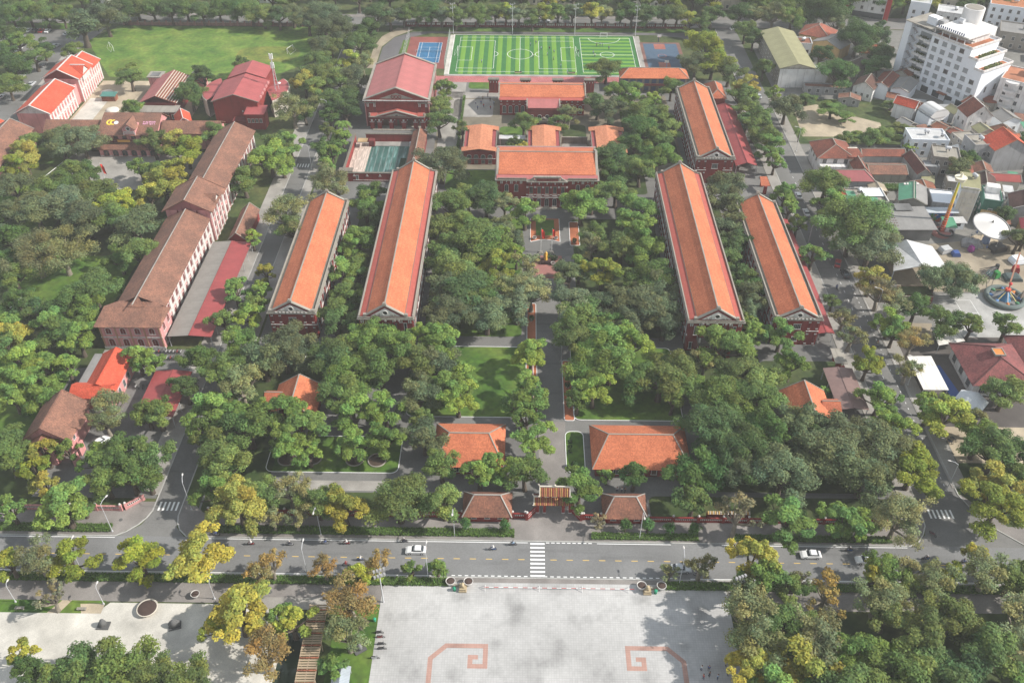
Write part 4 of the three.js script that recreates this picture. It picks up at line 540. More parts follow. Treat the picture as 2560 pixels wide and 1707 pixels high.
{
  const g = thing('arcaded_school_building', 'arcaded pink school front with brown roof, dormer and round emblem', 'school building', -143, -299.5), h = 8, hr = 11.6;
  box(g, 'wall', mt.pink, 20.4, h, 10, 0, 0, 0); slab(g, 'roof_slope', mt.brown, [V(-11, h - 0.3, 6.8), V(11, h - 0.3, 6.8), V(10.6, hr, -3.8), V(-10.6, hr, -3.8)], 0.16); slab(g, 'roof_slope', mt.brown, [V(11, h - 0.3, -9), V(-11, h - 0.3, -9), V(-10.6, hr, -3.8), V(10.6, hr, -3.8)], 0.16);
  mesh(g, 'gable', prismG([[-5.6, h - 0.4], [8.6, h - 0.4], [3.6, hr - 0.3]], 0.3), mt.pink, 10, 0, 0, Math.PI / 2); box(g, 'roof_edge', mt.pale, 0.4, 0.3, 0.3, 10.8, h - 0.2, 6.6);
  box(g, 'low_wing', mt.pink, 22, 7, 7, -20.6, 0, -1.6); slab(g, 'low_wing_roof', mt.brown, [V(-32, 6.9, 3.2), V(-10.6, 6.9, 3.2), V(-10.6, 9.6, -1.8), V(-32, 9.6, -1.8)], 0.14); slab(g, 'low_wing_roof', mt.brown, [V(-10.6, 6.9, -6.6), V(-32, 6.9, -6.6), V(-32, 9.6, -1.8), V(-10.6, 9.6, -1.8)], 0.14);
  box(g, 'low_wing', mt.pink, 22, 7, 7, 21, 0, -1.6); slab(g, 'low_wing_roof', mt.brown, [V(10.9, 6.9, 3.4), V(32.4, 6.9, 3.4), V(32.4, 9.6, -1.8), V(10.9, 9.6, -1.8)], 0.14); slab(g, 'low_wing_roof', mt.brown, [V(32.4, 6.9, -6.6), V(10.9, 6.9, -6.6), V(10.9, 9.6, -1.8), V(32.4, 9.6, -1.8)], 0.14);
  // arcade
  box(g, 'arcade_wall', mt.darkred, 21, 3.2, 0.5, 0, 0, 7.6); slab(g, 'arcade_roof', mt.brown, [V(-11.4, 3.1, 8.8), V(11.4, 3.1, 8.8), V(11, 4.5, 4.9), V(-11, 4.5, 4.9)], 0.14); box(g, 'parapet', mt.darkred, 20.4, 0.9, 0.4, 0, 4.4, 5.3);
  archRow(g, 6, 'x', -10.2, 10.2, 0.3, 7.88, 0, 2.1, 1.6, mt.pink, mt.dark); for (let i = 0; i < 7; i++) { box(g, 'arcade_pier', mt.pink, 1.1, 3, 0.4, -10.2 + i * 3.4, 0, 7.95); box(g, 'pier_base', mt.trim, 1.3, 0.24, 0.5, -10.2 + i * 3.4, 0.3, 8.02); }
  windowRow(g, 'window', 6, 'x', -9.6, 9.6, 5.6, 5.03, 0, 1.5, 1.6, mt.darkred, mt.dark, false, 2); box(g, 'banner', M(0.75, 0.4, 0.1), 4.6, 0.9, 0.1, -2, 4.5, 5.6);
  // dormer with oculus
  mesh(g, 'dormer', prismG([[-2.2, 0], [2.2, 0], [2.2, 3], [0, 4.6], [-2.2, 3]], 0.4), mt.pink, 1.2, h - 0.6, 6.2); box(g, 'dormer_body', mt.pink, 4.2, 2.6, 5, 1.2, h - 0.4, 3.6);
  slab(g, 'dormer_roof', mt.brown, [V(4, h + 2, 7), V(4, h + 2, 3.6), V(1.2, h + 4.2, -0.6), V(1.2, h + 4.2, 7)], 0.12); slab(g, 'dormer_roof', mt.brown, [V(-1.6, h + 2, 3.6), V(-1.6, h + 2, 7), V(1.2, h + 4.2, 7), V(1.2, h + 4.2, -0.6)], 0.12);
  mesh(g, 'oculus', new THREE.CylinderGeometry(0.5, 0.5, 0.1, 18).rotateX(Math.PI / 2), mt.dark, 1.2, h + 2.2, 6.44); mesh(g, 'oculus_ring', new THREE.TorusGeometry(0.7, 0.2, 6, 18), mt.trim, 1.2, h + 2.2, 6.46); box(g, 'dormer_sill', mt.trim, 3.8, 0.25, 0.5, 1.2, h + 0.9, 6.4); box(g, 'dormer_sill', mt.trim, 3.2, 0.2, 0.4, 1.2, h + 0.4, 6.4); for (const k of [-2, 2]) box(g, 'dormer_post', mt.trim, 0.3, 1.3, 0.3, 1.2 + k, h - 0.6, 6.4);
  // emblem and lettering laid on the roof slope
  const nrm = V(0, 10.6, hr - h + 0.3).normalize(), qz = new THREE.Quaternion().setFromUnitVectors(V(0, 0, 1), nrm), onRoof = (x, t) => V(x, h - 0.3 + (hr - h + 0.3) * t, 6.8 - 10.6 * t).addScaledVector(nrm, 0.06);
  const put = (name, geo, mat, x, t) => { const m = mesh(g, name, geo, mat); m.quaternion.copy(qz); m.position.copy(onRoof(x, t)); return m; };
  const cre = (r) => new THREE.TorusGeometry(r, 0.34, 6, 20, Math.PI * 1.25).rotateZ(Math.PI * 0.38).scale(1, 1, 0.3);
  put('emblem_crescent', cre(1.1), M(0.85, 0.6, 0.08), -7.3, 0.56); put('emblem_crescent', cre(1.0), M(0.85, 0.6, 0.08), -6.1, 0.56); put('emblem_disc', new THREE.CylinderGeometry(0.8, 0.8, 0.1, 20).rotateX(Math.PI / 2), mt.white, -5.0, 0.55);
  const cv = document.createElement('canvas'); cv.width = 512; cv.height = 200; const cx = cv.getContext('2d'); cx.fillStyle = '#7d5a4c'; cx.fillRect(0, 0, 512, 200); cx.fillStyle = '#ffb9e6'; cx.font = 'bold 84px serif'; cx.textAlign = 'center'; cx.fillText('Đồng Khánh', 256, 84); cx.font = 'bold 74px serif'; cx.fillText('Mái trường xưa', 256, 178, 500);
  const tex = new THREE.CanvasTexture(cv); tex.colorSpace = THREE.SRGBColorSpace; put('lettering_board', new THREE.BoxGeometry(4.6, 1.9, 0.05), M(1, 1, 1, tex), 7.0, 0.55);
}
// new orange roofed wing of the pink school
{
  const g = thing('pink_school_new_wing', 'freshly painted pink wing with bright orange roof by the car park', 'school building', -183.8, -333); const seg = (z0, z1, h, hr, w, nm) => {
    const zc = (z0 + z1) / 2, d = z1 - z0; box(g, 'wall', mt.pink, w, h, d - 1, 0, 0, zc); for (const s of [1, -1]) slab(g, 'roof_slope', mt.newtile, s > 0 ? [V(w / 2 + 0.9, h, z1), V(w / 2 + 0.9, h, z0), V(0, hr, z0), V(0, hr, z1)] : [V(-w / 2 - 0.9, h, z0), V(-w / 2 - 0.9, h, z1), V(0, hr, z1), V(0, hr, z0)], 0.16);
    for (const z of [z0, z1]) { for (const k of [1, -1]) bar(g, 'white_verge', mt.trim, V(k * (w / 2 + 0.9), h + 0.1, z), V(0, hr + 0.1, z), 0.4, 0.24); mesh(g, 'gable', prismG([[-w / 2, h - 0.2], [w / 2, h - 0.2], [0, hr - 0.3]], 0.3), nm, 0, 0, z === z0 ? z + 0.7 : z - 0.7); } bar(g, 'ridge_cap', mt.trim, V(0, hr + 0.08, z0), V(0, hr + 0.08, z1), 0.5, 0.2);
    const n = Math.round(d / 2.6); archRow(g, n, 'z', z0 + 1, z1 - 1, h - 3.2, w / 2 + 0.03, Math.PI / 2, 1, 1.5, mt.trim, M(0.5, 0.1, 0.1)); archRow(g, n, 'z', z0 + 1, z1 - 1, 0.8, w / 2 + 0.03, Math.PI / 2, 1.1, 1.8, mt.trim, M(0.5, 0.1, 0.1)); for (let i = 0; i <= n; i++) box(g, 'pilaster', mt.trim, 0.3, h - 0.2, 0.95, w / 2 + 0.06, 0, z0 + 1 + (d - 2) * i / n); for (const y of [h / 2 - 0.2, h - 0.5]) box(g, 'string_course', mt.trim, 0.36, 0.5, d - 1, w / 2 + 0.06, y, zc);
  };
  seg(0.6, 24.4, 8, 11.4, 12, mt.trim); seg(-17.6, -3, 9.6, 13.6, 13.4, mt.darkred); seg(-27, -17, 8, 11.4, 12, mt.pink); box(g, 'link_block', mt.pink, 11, 7.6, 4.6, 0, 0, -1.2);
  mesh(g, 'centre_gable', prismG([[-3, 7.2], [3, 7.2], [3, 9.6], [0, 12.4], [-3, 9.6]], 0.6), mt.trim, 7, 0, -10.2, Math.PI / 2); slab(g, 'centre_gable_roof', mt.newtile, [V(7.6, 9.8, -7), V(7.6, 12.6, -10.2), V(2, 12.6, -10.2), V(6.4, 9.8, -7)].reverse(), 0.14); slab(g, 'centre_gable_roof', mt.newtile, [V(7.6, 9.8, -13.4), V(6.4, 9.8, -13.4), V(2, 12.6, -10.2), V(7.6, 12.6, -10.2)].reverse(), 0.14); bar(g, 'centre_ridge', mt.trim, V(7.8, 12.7, -10.2), V(2, 12.7, -10.2), 0.5, 0.3);
}
house({ name: 'pink_school_west_wing', label: 'brown roofed pink wing cut by the left edge of the picture', cat: 'school building', x: -186, z: -284, w: 13.6, d: 26, h: 8, hr: 11.6, over: 0.8, roof: mt.brown, wall: mt.pink, wins: [['r', 8, 4.6, 1.2, 1.6, true], ['r', 8, 0.7, 1.2, 1.9, true]], cap: mt.pale });
house({ name: 'orange_roofed_house', label: 'low house with vivid orange roof at the left picture edge', x: -199, z: -302, w: 8, d: 14, h: 4.5, hr: 6.6, roof: mt.newtile, wall: mt.cream });
house({ name: 'small_gable', label: 'small pink gable with orange roof behind the arcaded front', x: -129.6, z: -314, w: 5, d: 8, h: 4.4, hr: 6.4, rot: 0.4, roof: mt.newtile, wall: mt.pink, cap: mt.trim });
// half ruined hall
{
  const g = thing('ruined_hall', 'half stripped hall with brown battens in the sandy yard', 'hall', -142, -336); box(g, 'wall', mt.darkred, 13, 5.8, 24, 0, 0, 0); slab(g, 'roof_slope', mt.pinkMetal, [V(-7.4, 5.8, -12.4), V(-7.4, 5.8, 12.4), V(-0.4, 8.8, 12.4), V(-0.4, 8.8, -12.4)], 0.12);
  slab(g, 'roof_boarding', mt.oldred, [V(7.4, 5.7, 12.4), V(7.4, 5.7, -12.4), V(-0.4, 8.7, -12.4), V(-0.4, 8.7, 12.4)], 0.12); for (let i = 0; i < 9; i++) bar(g, 'batten', mt.cream, V(7.3 - i * 0.92, 5.84 + i * 0.354, 12.2), V(7.3 - i * 0.92, 5.84 + i * 0.354, -12.2), 0.3, 0.12);
  box(g, 'front_annex', mt.darkred, 16, 4.4, 5, 0, 0, 14.6); box(g, 'annex_roof', mt.rawConcrete, 17, 0.3, 6.2, 0, 4.4, 14.8); windowRow(g, 'window', 7, 'x', -7.6, 5.6, 1.4, 17.13, 0, 1.3, 2.2, mt.stone, mt.dark, false, 0); windowOn(g, 'window', 1.4, 1.8, 7, 1.6, 17.13, 0, mt.trim, mt.dark, false, 1); for (const s of [-1, 1]) { box(g, 'rear_tower', mt.pink, 5, 6.2, 5, s * 8.6, 0, -13); box(g, 'tower_slab', mt.rawConcrete, 6, 0.3, 6, s * 8.6, 6.2, -13); box(g, 'tower_grille', mt.grey, 3.6, 0.1, 3.6, s * 8.6, 6.5, -13); }
}
{ const g = thing('site_hut', 'small brick hut with green sheet roof in the sandy yard', 'hut', -167.4, -338.6); box(g, 'wall', mt.rust, 5.4, 2.1, 3, 0, 0, 0); slab(g, 'roof', M(0.1, 0.3, 0.26, TX.metal), [V(-3.1, 2.3, 1.9), V(3.1, 2.3, 1.9), V(3.1, 2.7, -1.9), V(-3.1, 2.7, -1.9)], 0.08); }
for (const [x, z, lb] of [[-171, -345, 'white sand heap at the back of the sandy yard'], [-163, -329, 'white sand heap in the middle of the sandy yard'], [-158, -319, 'pale sand heap nearest the arcaded front']]) { const g = new THREE.IcosahedronGeometry(2.6, 2), p = g.attributes.position; for (let i = 0; i < p.count; i++) { const k = 1 + 0.3 * (fbm(p.getX(i) + 9, p.getZ(i) + p.getY(i) + 9, 64, 5, 3) - 0.5); p.setXYZ(i, p.getX(i) * k, Math.max(-0.1, p.getY(i) * 0.42 * k), p.getZ(i) * k); } g.computeVertexNormals(); tag(mesh(scene, numbered('sand_heap'), g, mt.sand, x, 0.05, z), lb, 'sand heap', 'sand heaps in the yard'); }
// gym with red roof and curved galleries
{
  const g = thing('gymnasium', 'red gymnasium with stepped roof and curved side galleries', 'gymnasium', -110, -334); const h = 9, hr = 12;
  box(g, 'wall', mt.red, 17, h, 31, 0, 0, 0); const R2 = M(0.52, 0.12, 0.12, TX.metal, 0.6);
  for (const s of [1, -1]) { slab(g, 'roof_slope', R2, s > 0 ? [V(9.2, h, 15.8), V(9.2, h, -4), V(0, hr, -4), V(0, hr, 15.8)] : [V(-9.2, h, -4), V(-9.2, h, 15.8), V(0, hr, 15.8), V(0, hr, -4)], 0.14); slab(g, 'roof_slope', R2, s > 0 ? [V(7.6, h + 0.9, -4.2), V(7.6, h + 0.9, -16), V(0, hr + 0.4, -16), V(0, hr + 0.4, -4.2)] : [V(-7.6, h + 0.9, -16), V(-7.6, h + 0.9, -4.2), V(0, hr + 0.4, -4.2), V(0, hr + 0.4, -16)], 0.14); }
  mesh(g, 'gable', prismG([[-8.5, h - 0.1], [8.5, h - 0.1], [0, hr - 0.2]], 0.3), mt.red, 0, 0, 15.3); for (const k of [1, -1]) bar(g, 'verge', mt.aged, V(k * 9.2, h + 0.05, 15.8), V(0, hr + 0.05, 15.8), 0.3, 0.24);
  for (const s of [1, -1]) { const arc = new THREE.CylinderGeometry(17, 17, 6.8, 32, 1, false, s > 0 ? 0.55 : Math.PI + 0.55, Math.PI - 1.1).scale(0.52, 1, 0.72); const m = mesh(g, 'curved_gallery', arc, mt.cream, s * 8.1, 3.4, -0.5); const top = new THREE.CylinderGeometry(16.4, 16.4, 0.2, 32, 1, false, s > 0 ? 0.55 : Math.PI + 0.55, Math.PI - 1.1).scale(0.52, 1, 0.72); mesh(m, 'gallery_roof', top, R2, 0, 3.5, 0); }
  for (let i = 0; i < 5; i++) mesh(g, 'parapet_scallop', new THREE.CylinderGeometry(1, 1, 0.5, 14, 1, false, -Math.PI / 2, Math.PI).rotateX(-Math.PI / 2), mt.pink, 8.9, h - 0.4, 11 - i * 3.2, Math.PI / 2);
  box(g, 'front_annex', mt.red, 7, 6.4, 6, 8, 0, 17.4); slab(g, 'annex_roof', R2, [V(4.2, 6.5, 21), V(12, 6.5, 21), V(12, 7.2, 14.2), V(4.2, 7.2, 14.2)], 0.12); windowRow(g, 'window', 4, 'x', 5, 11, 3, 20.43, 0, 0.9, 1.4, mt.trim, mt.dark, false, 1); box(g, 'low_porch', mt.darkred, 8, 3.2, 4, 3, 0, 18); box(g, 'wall_lamp', mt.trim, 0.4, 0.5, 0.3, 2.4, 5, 15.65);
  const t = thing('antenna_mast', 'white telecom mast on the gymnasium roof edge', 'mast', -97.6, -333.6, 0, undefined, 7.1); mesh(t, 'lattice', joined([rodG(V(-0.8, 0, -0.8), V(0, 14, 0), 0.1), rodG(V(0.8, 0, -0.8), V(0, 14, 0), 0.1), rodG(V(0, 0, 0.9), V(0, 14, 0), 0.1), ...[2, 4, 6, 8, 10].map((y) => boxG(1.6 * (1 - y / 15), 0.1, 0.1, 0, y, -0.4 * (1 - y / 15)))]), mt.steel); for (const y of [9, 12.6]) mesh(t, 'antenna_panel', joined([boxG(0.5, 2.2, 0.25, 0, y, 0.5), boxG(0.25, 2.2, 0.5, 0.55, y, 0), boxG(0.25, 2.2, 0.5, -0.55, y, 0)]), mt.white); mesh(t, 'dish', new THREE.SphereGeometry(0.8, 12, 8, 0, Math.PI * 2, 0, 1), mt.white, 1.6, 2.6, 0.4);
}
// sheds and houses between the pink school and the left street
shed('grey and red metal lean-to along the pink school wing', -89.6, -208, 12, 46, 3.7, 0.45, mt.redMetal, true, 0, M(0.36, 0.33, 0.3, TX.metal, 0.7));
house({ name: 'side_house', label: 'narrow brown and red roofed house beside the left side street', x: -88.6, z: -241.5, w: 5, d: 17, h: 3.8, hr: 6, roof: mt.brown, wall: mt.red });
{ const g = house({ name: 'office_house', label: 'L shaped house with vivid orange roof and pink walls at left', x: -105.6, z: -169.6, w: 7.6, d: 13, h: 4.6, hr: 6.8, over: 0.5, roof: mt.newtile, wall: mt.pink, cap: mt.newtile, wins: [['r', 4, 1, 1.2, 1.8, true]] }); box(g, 'cross_wing', mt.pink, 10, 4.4, 5, -1.6, 0, 6.6); slab(g, 'cross_roof', mt.newtile, [V(-6.9, 4.3, 9.8), V(3.9, 4.3, 9.8), V(3.4, 6.3, 6.8), V(-6.4, 6.3, 6.8)], 0.12); slab(g, 'cross_roof', mt.newtile, [V(3.9, 4.3, 3.8), V(-6.9, 4.3, 3.8), V(-6.4, 6.3, 6.8), V(3.4, 6.3, 6.8)], 0.12); box(g, 'flat_verge', mt.greyroof, 2.2, 0.2, 12, -5.2, 4.2, -1.2); }
{ const g = house({ name: 'brown_villa', label: 'steep brown tiled villa with pink gables at lower left', x: -110.8, z: -150.4, w: 10, d: 11.4, h: 6.2, hr: 10, over: 0.8, roof: mt.brown, wall: mt.pink, cap: mt.brown, wins: [['r', 3, 3.6, 1, 1.4, true], ['f', 2, 1, 1.2, 1.8, true]] }); slab(g, 'porch_roof', mt.brownB, [V(-4, 5, 9.4), V(-0.4, 7.4, 9.4), V(-0.4, 7.4, 5.8), V(-4, 5, 5.8)].reverse(), 0.12); slab(g, 'porch_roof', mt.brownB, [V(3.2, 5, 9.4), V(3.2, 5, 5.8), V(-0.4, 7.4, 5.8), V(-0.4, 7.4, 9.4)], 0.12); box(g, 'porch', mt.pink, 5.4, 5, 3.2, -0.4, 0, 7.2); slab(g, 'side_dormer', mt.brown, [V(6.6, 5.6, 2.4), V(6.6, 5.6, -2), V(1.4, 8.2, -2), V(1.4, 8.2, 2.4)], 0.1); for (const z of [4.6, 8]) box(g, 'stair_parapet', mt.pink, 0.5, 3.2, 2.4, 6.4, 0, z); }
{ const n = 28; const g = thing('rear_boundary_wall', 'long brown and white pierced wall behind the football pitch', 'wall', 10, -421); box(g, 'plinth', mt.darkred, 132, 0.9, 0.4, 0, 0, 0); box(g, 'coping', mt.aged, 132, 0.3, 0.5, 0, 1.7, 0); for (let i = 0; i <= n; i++) box(g, 'post', mt.darkred, 0.7, 2.2, 0.7, -66 + 132 * i / n, 0, 0); const bs = []; for (let i = 0; i < 130; i++) bs.push(boxG(0.5, 0.8, 0.3, -65.5 + i * 1.01, 0.9, 0)); mesh(g, 'white_block', joined(bs), mt.trim).userData.kind = 'stuff'; }
{ const g = thing('rear_boundary_wall', 'long dull pink pillared wall behind the old grass field', 'wall', -146, -420); box(g, 'wall_panel', M(0.3, 0.18, 0.16, TX.wall), 88, 1.5, 0.3, 0, 0, 0); box(g, 'coping', mt.stone, 88, 0.2, 0.5, 0, 1.5, 0); for (let i = 0; i <= 26; i++) box(g, 'post', M(0.36, 0.2, 0.18, TX.wall), 0.7, 2.2, 0.7, -44 + 88 * i / 26, 0, 0); }
// ---------------------------------------------------------------- hotel and the town to the east
{
  // local x runs along the shaded front from left to right, local -z into the depth; the turn puts local x on (0.545, 0.838)
  const g = thing('hotel', 'tall white stepped hotel with rows of curtained windows', 'hotel', 163.2, -355.2, -0.994), fl = 3.3, H = 23;
  const blk = (x0, x1, h, d0, d1, nm = 'wall') => box(g, nm, mt.bluewhite, x1 - x0, h, d1 - d0, (x0 + x1) / 2, 0, -(d0 + d1) / 2);
  blk(0, 18, H, 0, 17.5); blk(18.02, 21.6, H - fl, 0.02, 17.6); blk(21.62, 25.2, H - 2 * fl, 0.04, 17.8);
  blk(-13.4, -10.4, H + 1.5, 0, 15, 'stair_tower'); blk(-10.38, -0.02, H - 0.6, 3.4, 15, 'recessed_bay');
  for (const [x0, x1, h, d] of [[0, 18.1, H, 17.6], [18, 21.8, H - fl, 17.8], [21.6, 25.6, H - 2 * fl, 18.2]]) { box(g, 'terrace_floor', M(0.6, 0.22, 0.1, TX.mottle), x1 - x0 - 0.8, 0.06, d - 3, (x0 + x1) / 2, h + 0.01, -d / 2); mesh(g, 'parapet', joined([boxG(x1 - x0 + 0.3, 0.9, 0.3, (x0 + x1) / 2, h, 0.2), boxG(0.3, 0.9, d + 0.2, x1 + 0.1, h, -d / 2), boxG(x1 - x0, 0.9, 0.3, (x0 + x1) / 2, h, -d)]), mt.whitewall); }
  const rows = [[4, 20, 0.8, 15.8], [4, 16.8, 0.8, 15.8], [5, 13.5, 0.8, 20], [6, 10.2, 0.8, 24.2], [6, 6.9, 0.8, 24.2], [6, 3.8, 0.8, 24.2]];
  rows.forEach(([n, y, a, b], r) => { for (let i = 0; i < n; i++) windowOn(g, 'window', 1.9, 1.55, a + 1.6 + i * 3.95, y + 0.4, 0.05, 0, mt.greywall, (r * 7 + i * 3) % 9 === 0 ? mt.dark : mt.curtain, false, 2); });
  for (const x of [3.5, 9, 15, 20]) box(g, 'ground_floor_shade_sheet', mt.glass, 3.2, 2.6, 0.12, x, 0.2, 0.04); box(g, 'entrance_canopy', mt.rust, 4, 0.2, 2, 12, 3, 1);  // dark sheets paint the shade inside the ground floor bays
  for (let k = 0; k < 6; k++) { const y = 2.4 + k * fl; box(g, 'balcony', mt.whitewall, 6, 0.9, 2.4, -4.6, y, -2.2); box(g, 'balcony', mt.whitewall, 3.2, 0.9, 1.6, -1.7, y - 0.2, -1); box(g, 'recess_shade_sheet', mt.curtain, 5.4, 1.6, 0.1, -4.8, y + 1.0, -3.36); windowOn(g, 'window', 0.6, 1.2, -1.4, y + 1.1, -3.36, 0, mt.greywall, mt.dark, false, 0); const hb = []; for (let i = 0; i < 60; i++) hb.push(new THREE.TetrahedronGeometry(0.34).rotateX(rnd() * 6).rotateY(rnd() * 6).translate(rr(-7.2, -2.2), y + rr(0.9, 1.25), rr(-3, -1.2))); mesh(g, 'balcony_plants', joined(hb), M(0.07, 0.09, 0.03)).userData.kind = 'stuff'; bar(g, 'stair_flight', mt.greywall, V(-10.2, y + 0.3, -0.4), V(-7.8, y + 1.9, -0.4), 0.9, 0.16); bar(g, 'stair_flight', mt.greywall, V(-7.8, y + 1.9, -1.4), V(-10.2, y + 3.5, -1.4), 0.9, 0.16); }  // grey sheet behind each balcony paints the shade of the recess
  box(g, 'roof_slab', mt.stone, 13.8, 0.3, 15.4, -6.8, H + 1.5, -7.6); for (let i = 0; i < 5; i++) windowOn(g, 'side_window', 0.9, 2, 25.24, 2 + (i % 2) * 5, -3 - i * 3, Math.PI / 2, mt.greywall, mt.dark, false, 1);
  // penthouse, open terrace below it and the sign
  for (let i = 0; i < 5; i++) box(g, 'terrace_post', mt.whitewall, 0.3, 2.6, 0.3, 0.4 + i * 3.4, H + 0.05, -0.3); box(g, 'penthouse', mt.whitewall, 13, 2.7, 11, 8, H + 0.08, -10); box(g, 'penthouse_roof', M(0.92, 0.92, 0.92, TX.wall), 15.5, 0.5, 14.5, 7.6, H + 2.75, -7.8); box(g, 'roof_beam', mt.stone, 18, 0.3, 0.5, 9, H + 2.7, -0.2);
  for (let i = 0; i < 13; i++) box(g, 'sign_letter', mt.blueglass, 0.5, 0.95, 0.14, 1 + i * 0.95, H + 3.3, -0.9 - (i % 2) * 0.02);
  mesh(g, 'tank_tower', new THREE.CylinderGeometry(4, 4, 7, 28), mt.whitewall, 2.5, H + 4.6, -19); mesh(g, 'tank_tower_top', new THREE.CylinderGeometry(3.4, 3.4, 0.1, 28), mt.stone, 2.5, H + 8.16, -19); box(g, 'rear_block', mt.whitewall, 12, H + 1, 9, 4, 0, -22.4); box(g, 'roof_box', mt.bluewhite, 4.4, 3, 3.4, -4.6, H + 1.8, -5.6); box(g, 'roof_box', mt.greywall, 2.6, 2.6, 3, -0.9, H + 1.8, -6); mesh(g, 'water_tank', new THREE.CylinderGeometry(0.9, 0.9, 2.2, 12).rotateZ(Math.PI / 2), mt.steel, 3, H + 4.3, -12);
  for (const [x, y, z] of [[20, H - fl, -8], [23.6, H - 2 * fl, -8]]) { const hb = []; for (let i = 0; i < 160; i++) hb.push(new THREE.TetrahedronGeometry(0.4).rotateX(rnd() * 6).rotateY(rnd() * 6).translate(x + rr(-0.5, 1.2), y + 0.1 + rr(0, 0.9), z + rr(-5, 5))); mesh(g, 'terrace_planting', joined(hb), M(0.16, 0.18, 0.05)).userData.kind = 'stuff'; }
}
const lots = []; const eh = (label, x, z, w, d, h, hr, roof, wall, rot = 0, extra = {}) => lots.push([x, z, Math.hypot(w, d) / 2]) && house({ name: 'town_house', label, x, z, w, d, h, hr, roof, wall, rot, over: 0.4, group: 'houses of the town quarter', ...extra });
function flatHouse(label, x, z, w, d, h, wall, rot = 0, { top = mt.stone, n = 2, rows = 2, wm = mt.glass, side = 2 } = {}) {
  lots.push([x, z, Math.hypot(w, d) / 2]); const g = thing('flat_roofed_house', label, 'house', x, z, rot, 'houses of the town quarter'); box(g, 'wall', wall, w, h, d, 0, 0, 0); box(g, 'roof_deck', top, w - 0.5, 0.1, d - 0.5, 0, h + 0.005, 0);
  mesh(g, 'parapet', joined([boxG(w + 0.1, 0.5, 0.25, 0, h, d / 2 - 0.07), boxG(w + 0.1, 0.5, 0.25, 0, h, -d / 2 + 0.07), boxG(0.25, 0.5, d - 0.5, w / 2 - 0.07, h, 0), boxG(0.25, 0.5, d - 0.5, -w / 2 + 0.07, h, 0)]), wall);
  for (let r = 0; r < rows; r++) { windowRow(g, 'window', n, 'x', -w / 2 + 0.3, w / 2 - 0.3, 0.9 + r * 3.2, d / 2 + 0.03, 0, 1.2, 1.5, mt.trim, wm, false, 1); windowRow(g, 'window', side, 'z', -d / 2 + 0.3, d / 2 - 0.3, 0.9 + r * 3.2, -w / 2 - 0.03, -Math.PI / 2, 1.1, 1.4, mt.trim, wm, false, 1); }
  return g;
}
{ const g = flatHouse('white apartment house with curved balconies right of the hotel', 197, -338, 16, 15, 13, mt.whitewall, -0.62, { top: M(0.6, 0.24, 0.13, TX.mottle), n: 3, rows: 4, side: 3 }); for (const y of [3, 6.2, 9.4, 12.6]) mesh(g, 'curved_balcony', new THREE.CylinderGeometry(2.6, 2.6, 0.9, 20, 1, false, -Math.PI / 2, Math.PI), mt.whitewall, -3.4, y, 7.4); box(g, 'roof_house', mt.whitewall, 7, 3, 6, 3, 13, -3.6); }
eh('white gabled house with brick red roof below the hotel', 171, -318, 9.5, 8, 8, 12, mt.oldred, mt.whitewall, 0.1, { cap: mt.trim, wins: [['f', 3, 4.6, 0.5, 1, false, 0], ['f', 1, 8.4, 0.8, 0.8, true, 0], ['l', 2, 4, 1, 1.4, false]] });
eh('narrow house with bright orange roof and white gable walls', 149.2, -329, 4.2, 8, 6, 8, mt.newtile, mt.whitewall, 0.9, { cap: mt.trim }); eh('house with rusty red roof beside the white vaulted one', 154.6, -328.4, 4, 8, 5, 6.6, mt.rust, mt.greywall, 0.9);
{ const g = thing('vaulted_house', 'house with white vaulted sheet roof below the hotel', 'house', 157, -321.5, 0.35, 'houses of the town quarter'); box(g, 'wall', mt.bluewhite, 9, 5.6, 7, 0, 0, 0); mesh(g, 'vault_roof', new THREE.CylinderGeometry(5.1, 5.1, 7.4, 24, 1, false, -1.05, 2.1).rotateX(-Math.PI / 2), M(0.9, 0.9, 0.9, TX.metal), 0, 3.6, 0); windowRow(g, 'window', 2, 'x', -4, 4, 2.6, 3.53, 0, 1.4, 1.4, mt.trim, mt.glass, false, 1); }
eh('low shack with rusty corrugated roof below the vaulted house', 158.4, -314, 6, 5, 3.6, 4.6, mt.rust, mt.rawConcrete, 0.5); eh('low shack with two tone rusty roof next to the concrete yard', 163, -310.6, 5.4, 5, 3.2, 4, mt.oldred, mt.rawConcrete, 0.5);
flatHouse('pale grey flat roofed house with sheet metal awnings', 147.4, -301, 13.4, 9, 6.6, mt.bluewhite, -0.05, { top: mt.whiteMetal, n: 4 });
eh('grey concrete house with steep orange roof at the right edge', 171.6, -291.5, 13, 9, 8.6, 12.4, mt.newtile, mt.greywall, 0.12, { cap: mt.tile, wins: [['l', 2, 4.6, 1.4, 1.6, false]] });
flatHouse('grey rendered house with roof terrace left of the steep orange roof', 162.6, -294, 6, 8, 8.2, mt.greywall, 0.12, { n: 2 }); flatHouse('unfinished concrete house with dark water frames', 163, -303, 8, 7, 5, mt.rawConcrete, 0.2); eh('low house with brick red hipped roof at the right edge', 179, -309, 8, 7, 4.6, 6.8, mt.brownB, mt.cream, 0.2, { hip: 2.4 }); eh('cream house with sheet awning in front of the white gable', 170.6, -307.4, 6, 5, 6, 7.4, mt.olive, mt.cream, 0.2); eh('long striped orange roof behind the grey concrete house', 174.5, -299.6, 11, 5, 6.4, 8, mt.tileB, mt.stone, 0.12, { ridge: 'x' });
